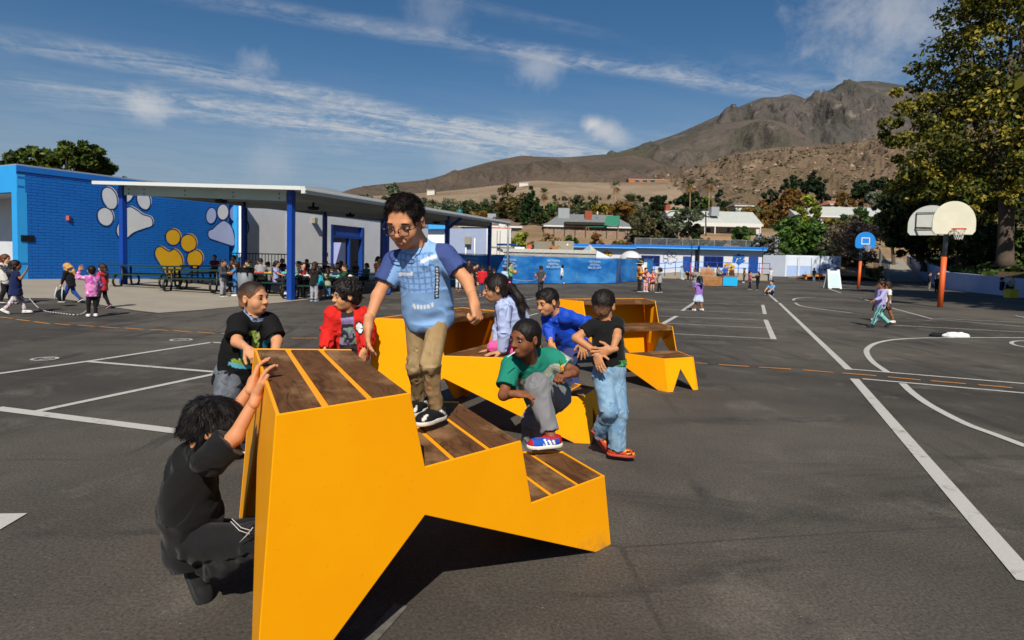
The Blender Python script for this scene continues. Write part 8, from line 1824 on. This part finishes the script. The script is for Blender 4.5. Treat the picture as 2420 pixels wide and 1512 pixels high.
# by the blue fence
bgp('woman in pink top and white trousers beyond the standing boy', 1083, 684, 614, 20, '#b07a7c', '#c9ccd0', (BR, 'long'), 2, adult=True, armR=((.10, .02, -.15), (.06, .04, -.16)))
bgp('tall dark clad figure against the blue fence', 1107, 680, 613, 20, '#2a1a1c', '#1c1a1e', (BK, 'short'), 3, adult=True, sleeve='long')
bgp('boy in black tee with white print left of the boy in red', 1119, 678, 626, 60, '#16171a', '#22304a', (BK, 'short'), 2, armL=FRONTH)
bgp('boy in maroon and navy reaching out behind the boy in black tee', 1125, 676, 622, 80, '#4a1a22', '#1c1e28', (BK, 'short'), 2, armL=OUT, sleeve='long')
bgp('boy in bright red shirt and blue jeans with his back turned', 1139, 698, 627, 170, '#c01f2a', '#3c4f6c', (BK, 'short'), 2, lod=1, sleeve='long', shoes=('#b03038', '#dcd8d2'))
bgp('girl with long brown hair in black top next to the boy in red', 1156, 690, 628, 190, '#18171a', '#8a93a6', (BR, 'long'), 2)
bgp('small girl in yellow grey top half hidden behind the long haired girl', 1166, 686, 634, 150, '#9a937c', '#6a6a72', (BR, 'short'), 2)
bgp('girl with two hair buns in pale blue and white jacket', 1192, 681, 632, 185, '#a9c2dc', '#6a86a4', (BR, 'buns'), 2, sleeve='long', sh=dict(hemr=1.15))
bgp('boy in lime green tee holding an orange ball by the fence', 1206, 675, 620, 55, '#6fb06a', '#1c1f2e', (BK, 'short'), 2, armL=BALL, armR=BALL, shoes=('#2a2a30', '#c9a090'))
bgp('boy in charcoal tee and dark trousers standing alone with his back turned', 1277, 694, 627, 195, '#3f4147', '#26272c', (BK, 'short'), 1, armL=HIP, armR=BACKH, lod=1, shoes=('#d4d4d8', '#dcdcdc'))
bgp('girl in white hooded top walking left along the blue fence', 1327, 671, 625, 265, '#dcdcdc', '#22243c', (BK, 'bob'), 2, sleeve='long', stride=.5, shoes=('#c9c3a4', '#d8d4c4'))
# group with the woman in the straw hat
hat_w = bgp('woman in wide straw hat and yellow safety vest watching children', 1510, 690, 616, 60, '#c98a2c', '#17171b', (BK, 'bob'), 3, adult=True, sleeve='long', lod=1, sh=dict(fn=lambda x, y, z, da, v: np.where((da < .055)[:, None], rgb('#7a3a26'), np.where((np.abs(np.abs(x) - .06) < .022)[:, None], rgb('#c9c8a0'), rgb('#d08a2c')))), armL=FRONTH, armR=FRONTH, shoes=('#141418', '#d8d4cc'))
J_ = None
bgp('girl in pale pink tracksuit beside the woman in the straw hat', 1525, 690, 632, 15, '#d79a98', '#d29a98', (BK, 'pony'), 2, sleeve='long', armL=FRONTH, armR=FRONTH, lod=1, shoes=W_)
bgp('boy in red graphic tee and black shorts in the group by the hat woman', 1541, 688, 636, 10, '#b8222c', '#17171b', (BK, 'short'), 2, pk='shorts', lod=1, sh=dict(fn=fnpat('#b0202a', '#c9bcbc', 22, .35)))
bgp('girl in grey tee with pale blue jacket tied round her waist', 1558, 692, 632, 250, '#9a9a9e', '#131316', (BK, 'bob'), 2, armL=OUT, armR=FRONTH, stride=.3, lod=1, pn=dict(loose=.0), shoes=('#1b1b1f', '#dcdad4'))
bgp('child in pale blue sweats playing far off by the ramp', 1611, 660, 628, 40, '#9cc0d4', '#9cc4dc', (BK, 'short'), 2, sleeve='long', side=8, shoes=W_)
bgp('child in olive jacket bending to a football near the ramp', 1626, 663, 636, 320, '#3a3222', '#26221c', (BK, 'short'), 2, sleeve='long', lean=45)
bgp('boy in grey top carrying a basketball near the play box', 1640, 678, 634, 330, '#8a8c90', '#8f9296', (BK, 'short'), 3, sleeve='long', armL=BALL, armR=BALL, stride=.3)
bgp('girl in purple tee and white skirt with long dark hair walking away', 1650, 735, 652, 200, '#8a68b8', '#b9c6dc', (BK, 'long'), 3, pk='skirt', stride=.5, lod=1, armL=FRONTH, armR=FRONTH, shoes=W_, pn=dict(len=.25))
bgp('girl in white top and pink trousers crouching on the wooden play box', 1675, 668, 0, 60, '#c9c6cc', '#cf6aa0', (BK, 'short'), 2, kind='squat', sit=G(1677, 674) + V3(0, .45, .66), hgt=1.15)
bgp('long haired girl in grey sweatshirt sitting on the play box', 1700, 676, 0, 10, '#6f7178', '#1d1d22', (DB, 'long'), 2, kind='sit', sit=G(1700, 676) + V3(0, .35, 0), seatz=.70, hgt=1.15, sleeve='long')
bgp('girl in blue jacket sitting behind the blue panel', 1716, 676, 0, 330, '#1f4fa8', '#2a2a34', (BK, 'short'), 2, kind='sit', sit=G(1717, 676) + V3(0, .45, 0), seatz=.76, hgt=1.2, sleeve='long')
bgp('boy in brown jacket standing behind the play box', 1728, 672, 630, 20, '#4a3524', '#3a2a20', (BK, 'short'), 2, sleeve='long')
bgp('small dark clad child standing left of the girl in mauve', 1758, 668, 633, 250, '#1f2a38', '#16161a', (BK, 'short'), 1, shoes=W_)
bgp('girl in mauve top and black trousers facing the girl in black', 1771, 685, 640, 80, '#8f5668', '#1a191d', (BK, 'pony'), 2, sleeve='long', stride=.35, armL=REACH)
bgp('girl in black top holding out her arms to the girl in mauve', 1790, 686, 642, 285, '#151517', '#151517', (BK, 'long'), 2, sleeve='long', stride=.35, armR=REACH, armL=REACH)
bgp('child in white tee with black sleeves far off by the container', 1821, 664, 633, 340, '#c9c9cc', '#b9bcc4', (BK, 'short'), 2, armR=OUT)
bgp('boy in light blue tee sitting on the asphalt', 1822, 698, 0, 300, '#5a9cd0', '#26242a', (DB, 'short'), 2, kind='floor', sit=G(1823, 697), hgt=1.25, lod=1, armL=((.05, .14, -.12), (-.04, .14, -.08)), armR=((.05, .14, -.12), (-.04, .14, -.08)))
bgp('child in teal and black vest by the orange bench', 1923, 664, 633, 10, '#1a5a58', '#7a92a8', (BK, 'short'), 3)
bgp('child in white top by the orange bench', 1948, 664, 635, 190, '#c9cbd0', '#1d2028', (BK, 'short'), 3, sleeve='long')
bgp('child in maroon peeking over the sidewalk sign', 1974, 672, 636, 10, '#4a2026', '#22222a', (BK, 'short'), 3)
bgp('girl in lavender top and mint track trousers running across the court', 2078, 774, 661, 272, '#a39ccc', '#7cc0bc', (DB, 'buns'), 3, sleeve='long', stride=1.1, lod=1, look=(0, -8), shoes=('#17171b', '#202024'), armL=((.04, .10, -.15), (.0, .16, -.06)), pn=dict(fn=lambda x, y, z, v: np.where(((np.abs(x) > .085) & (np.mod(x * 40, 1) > .3))[:, None], rgb('#2a2e3c'), rgb('#7cc0bc')), loose=.012))
bgp('girl in white top with long brown hair running behind the lavender girl', 2092, 762, 664, 268, '#d0d4cc', '#3a2a24', (BR, 'long'), 3, stride=-.9, pk='shorts', lod=1, shoes=W_)
bgp('child in dark top and beige trousers standing in shade by the low wall', 2195, 686, 643, 60, '#181b26', '#8a8474', (BK, 'short'), 2, sleeve='long')
bgp('child in black printed tee in the shade left of the near hoop', 2213, 694, 650, 350, '#17181c', '#1b1c22', (BK, 'short'), 2)
bgp('taller child in the shade behind the near hoop pole', 2214, 688, 642, 10, '#3a3f52', '#20222a', (BK, 'short'), 2)
bgp('child in navy with red shorts sitting against the low wall', 2365, 703, 0, 80, '#181d38', '#8f1f22', (BK, 'short'), 2, kind='sit', sit=G(2366, 702), seatz=.40, hgt=1.25, sleeve='long', pk='shorts')
bgp('child in beige top sitting on the yellow cube', 2395, 703, 0, 290, '#8f8a74', '#17181c', (BK, 'short'), 2, kind='sit', sit=G(2396, 704) + V3(0, .18, 0), seatz=.50, hgt=1.2, sleeve='long')
# straw hat
hp = G(1510, 690); dd = (hp - CAM) @ _fw; hc_ = dep(1514, 621, dd); e = empty('straw_hat', tuple(hc_), 'wide brimmed cream straw hat on the woman in the vest', 'hat'); STR = mat('straw', '#cbb58c', .8, .12, 8, .3, 60)
b = MB(); b.tube([(0, 0, .10), (0, 0, .06), (0, 0, -.02)], [.07, .10, .11], 16); b.build('crown', STR, e, True); b = MB(); b.tube([(0, 0, -.025), (0, 0, -.02), (0, 0, -.035), (0, 0, -.05)], [.10, .16, .24, .27], 20, cap=False); b.build('brim', STR, e, True); b = MB(); b.tube([(0, 0, -.015), (0, 0, .02)], [.114, .108], 16, cap=False); b.build('ribbon', mat('ribbon_brown', '#4a2f22', .7, 0), e, True)
# bag, balls, ropes
q = dep(153, 690, 14.6); e = empty('backpack', tuple(q - V3(0, .12, 0)), 'small black bag with pale straps carried by the blonde girl', 'bag'); S = SDF(); S.ell((0, 0, -.06), (.115, .06, .14)); S.ell((0, -.035, -.09), (.09, .045, .075)); v, q4 = S.mesh(.015); mesh_obj('body', v, q4, cloth('#111215'), e, True)
for x in (-.08, .08): b = MB(); b.tube([(x, -.075, -.2), (x, -.085, -.05), (x * .8, -.04, .12)], .012, 6); b.build('strap', mat('strap_pale', '#b9c6c8', .7, 0), e, True)
def ball(x, y, d, r, c, lb, ground_=False):
    p = dep(x, y, d)
    if ground_: p = G(x, y) + V3(0, 0, r)
    e = empty('ball', tuple(p), lb, 'ball'); b = MB(); b.sph((0, 0, 0), r, 18, 12); b.build('skin', mat('ball' + c, c, .5, .1, 10, .2, 60), e, True)
    b = MB(); b.tube([(r * 1.002 * math.cos(t), 0, r * 1.002 * math.sin(t)) for t in np.linspace(0, 6.2832, 20)], r * .03, 5, cap=False); b.tube([(r * 1.002 * math.cos(t), r * 1.002 * math.sin(t), 0) for t in np.linspace(0, 6.2832, 20)], r * .03, 5, cap=False); b.build('seam', mat('seam' + c, tuple(v * .45 for v in lin(c)), .6, 0), e, True)
d33 = (G(1206, 675) - CAM) @ _fw
ball(1217, 643.5, d33 - .3, .115, '#c98a2a', 'orange yellow ball held by the boy in lime green'); ball(1637, 650, ((G(1640, 678) - CAM) @ _fw) - .25, .12, '#8a4526', 'brown basketball carried by the boy in grey'); ball(1084, 692, 0, .05, '#c0262e', 'little red ball lying on the asphalt near the tables', True); ball(1614, 663, 0, .11, '#b9b9bd', 'black and white football at the feet of the child in olive', True)
def rope(pts, r, label, seed, w2=None):
    P3 = smooth_px([tuple(p) for p in pts], 10); e = empty('jump_rope', tuple(P3[0]), label, 'jump rope'); o = np.array(P3[0]); P3 = [np.array(p) - o for p in P3]
    b = MB(); b.tube(P3, r * .6, 6); b.build('cord', mat('rope_black', '#151517', .6, .05), e, True); b = MB(); dist = 0; step = .045; L = np.cumsum([0] + [np.linalg.norm(a - c) for a, c in zip(P3[1:], P3[:-1])]); n = int(L[-1] / (2 * step))
    for k in range(n):
        s0, s1 = 2 * k * step, (2 * k + 1) * step; q = [np.array([np.interp(s_, L, [p[j] for p in P3]) for j in range(3)]) for s_ in (s0, s1)]; b.tube(q, r, 6)
    b.build('bead', mat('rope_bead', '#cfcfcc', .5, .05), e, True)
A, B = G(98, 718) + V3(0, 0, .55), G(214, 742) + V3(0, 0, .45)
rope([dep(70, 706, 14.2), G(98, 735) + V3(0, 0, .03), G(140, 742) + V3(0, 0, .02), G(185, 746) + V3(0, 0, .02), G(206, 738) + V3(0, 0, .05), dep(212, 716, 13.4)], .010, 'black and white beaded jump rope dragging between the girls at left', 1)
rope([dep(1212, 660, d33), dep(1240, 664, 30.5), dep(1262, 662, 28.4), dep(1271, 657, 27.5)], .012, 'beaded jump rope stretched from the boy in lime green to the boy in charcoal', 2)
# extra things under the tables
q = G(676, 707); e = empty('school_bag', tuple(q), 'black and white school bag on the ground by the front post', 'bag'); S = SDF(); S.ell((0, 0, .16), (.17, .12, .17)); S.ell((0, -.08, .12), (.12, .07, .10)); S.cut((0, 0, .005), (0, 0, -1)); v, q4 = S.mesh(.015); mesh_obj('body', v, q4, CLOTHV, e, True, np.where((vnoise(v, 18, 2) > .1)[:, None], rgb('#b9bcc4'), rgb('#141518')))
q = G(915, 697); e = empty('school_bag', tuple(q), 'bright blue bag on the ground beside the far table', 'bag'); S = SDF(); S.ell((0, 0, .15), (.14, .10, .16)); S.ell((0, -.06, .1), (.1, .06, .09)); S.cut((0, 0, .005), (0, 0, -1)); v, q4 = S.mesh(.015); mesh_obj('body', v, q4, cloth('#1f4fae'), e, True)
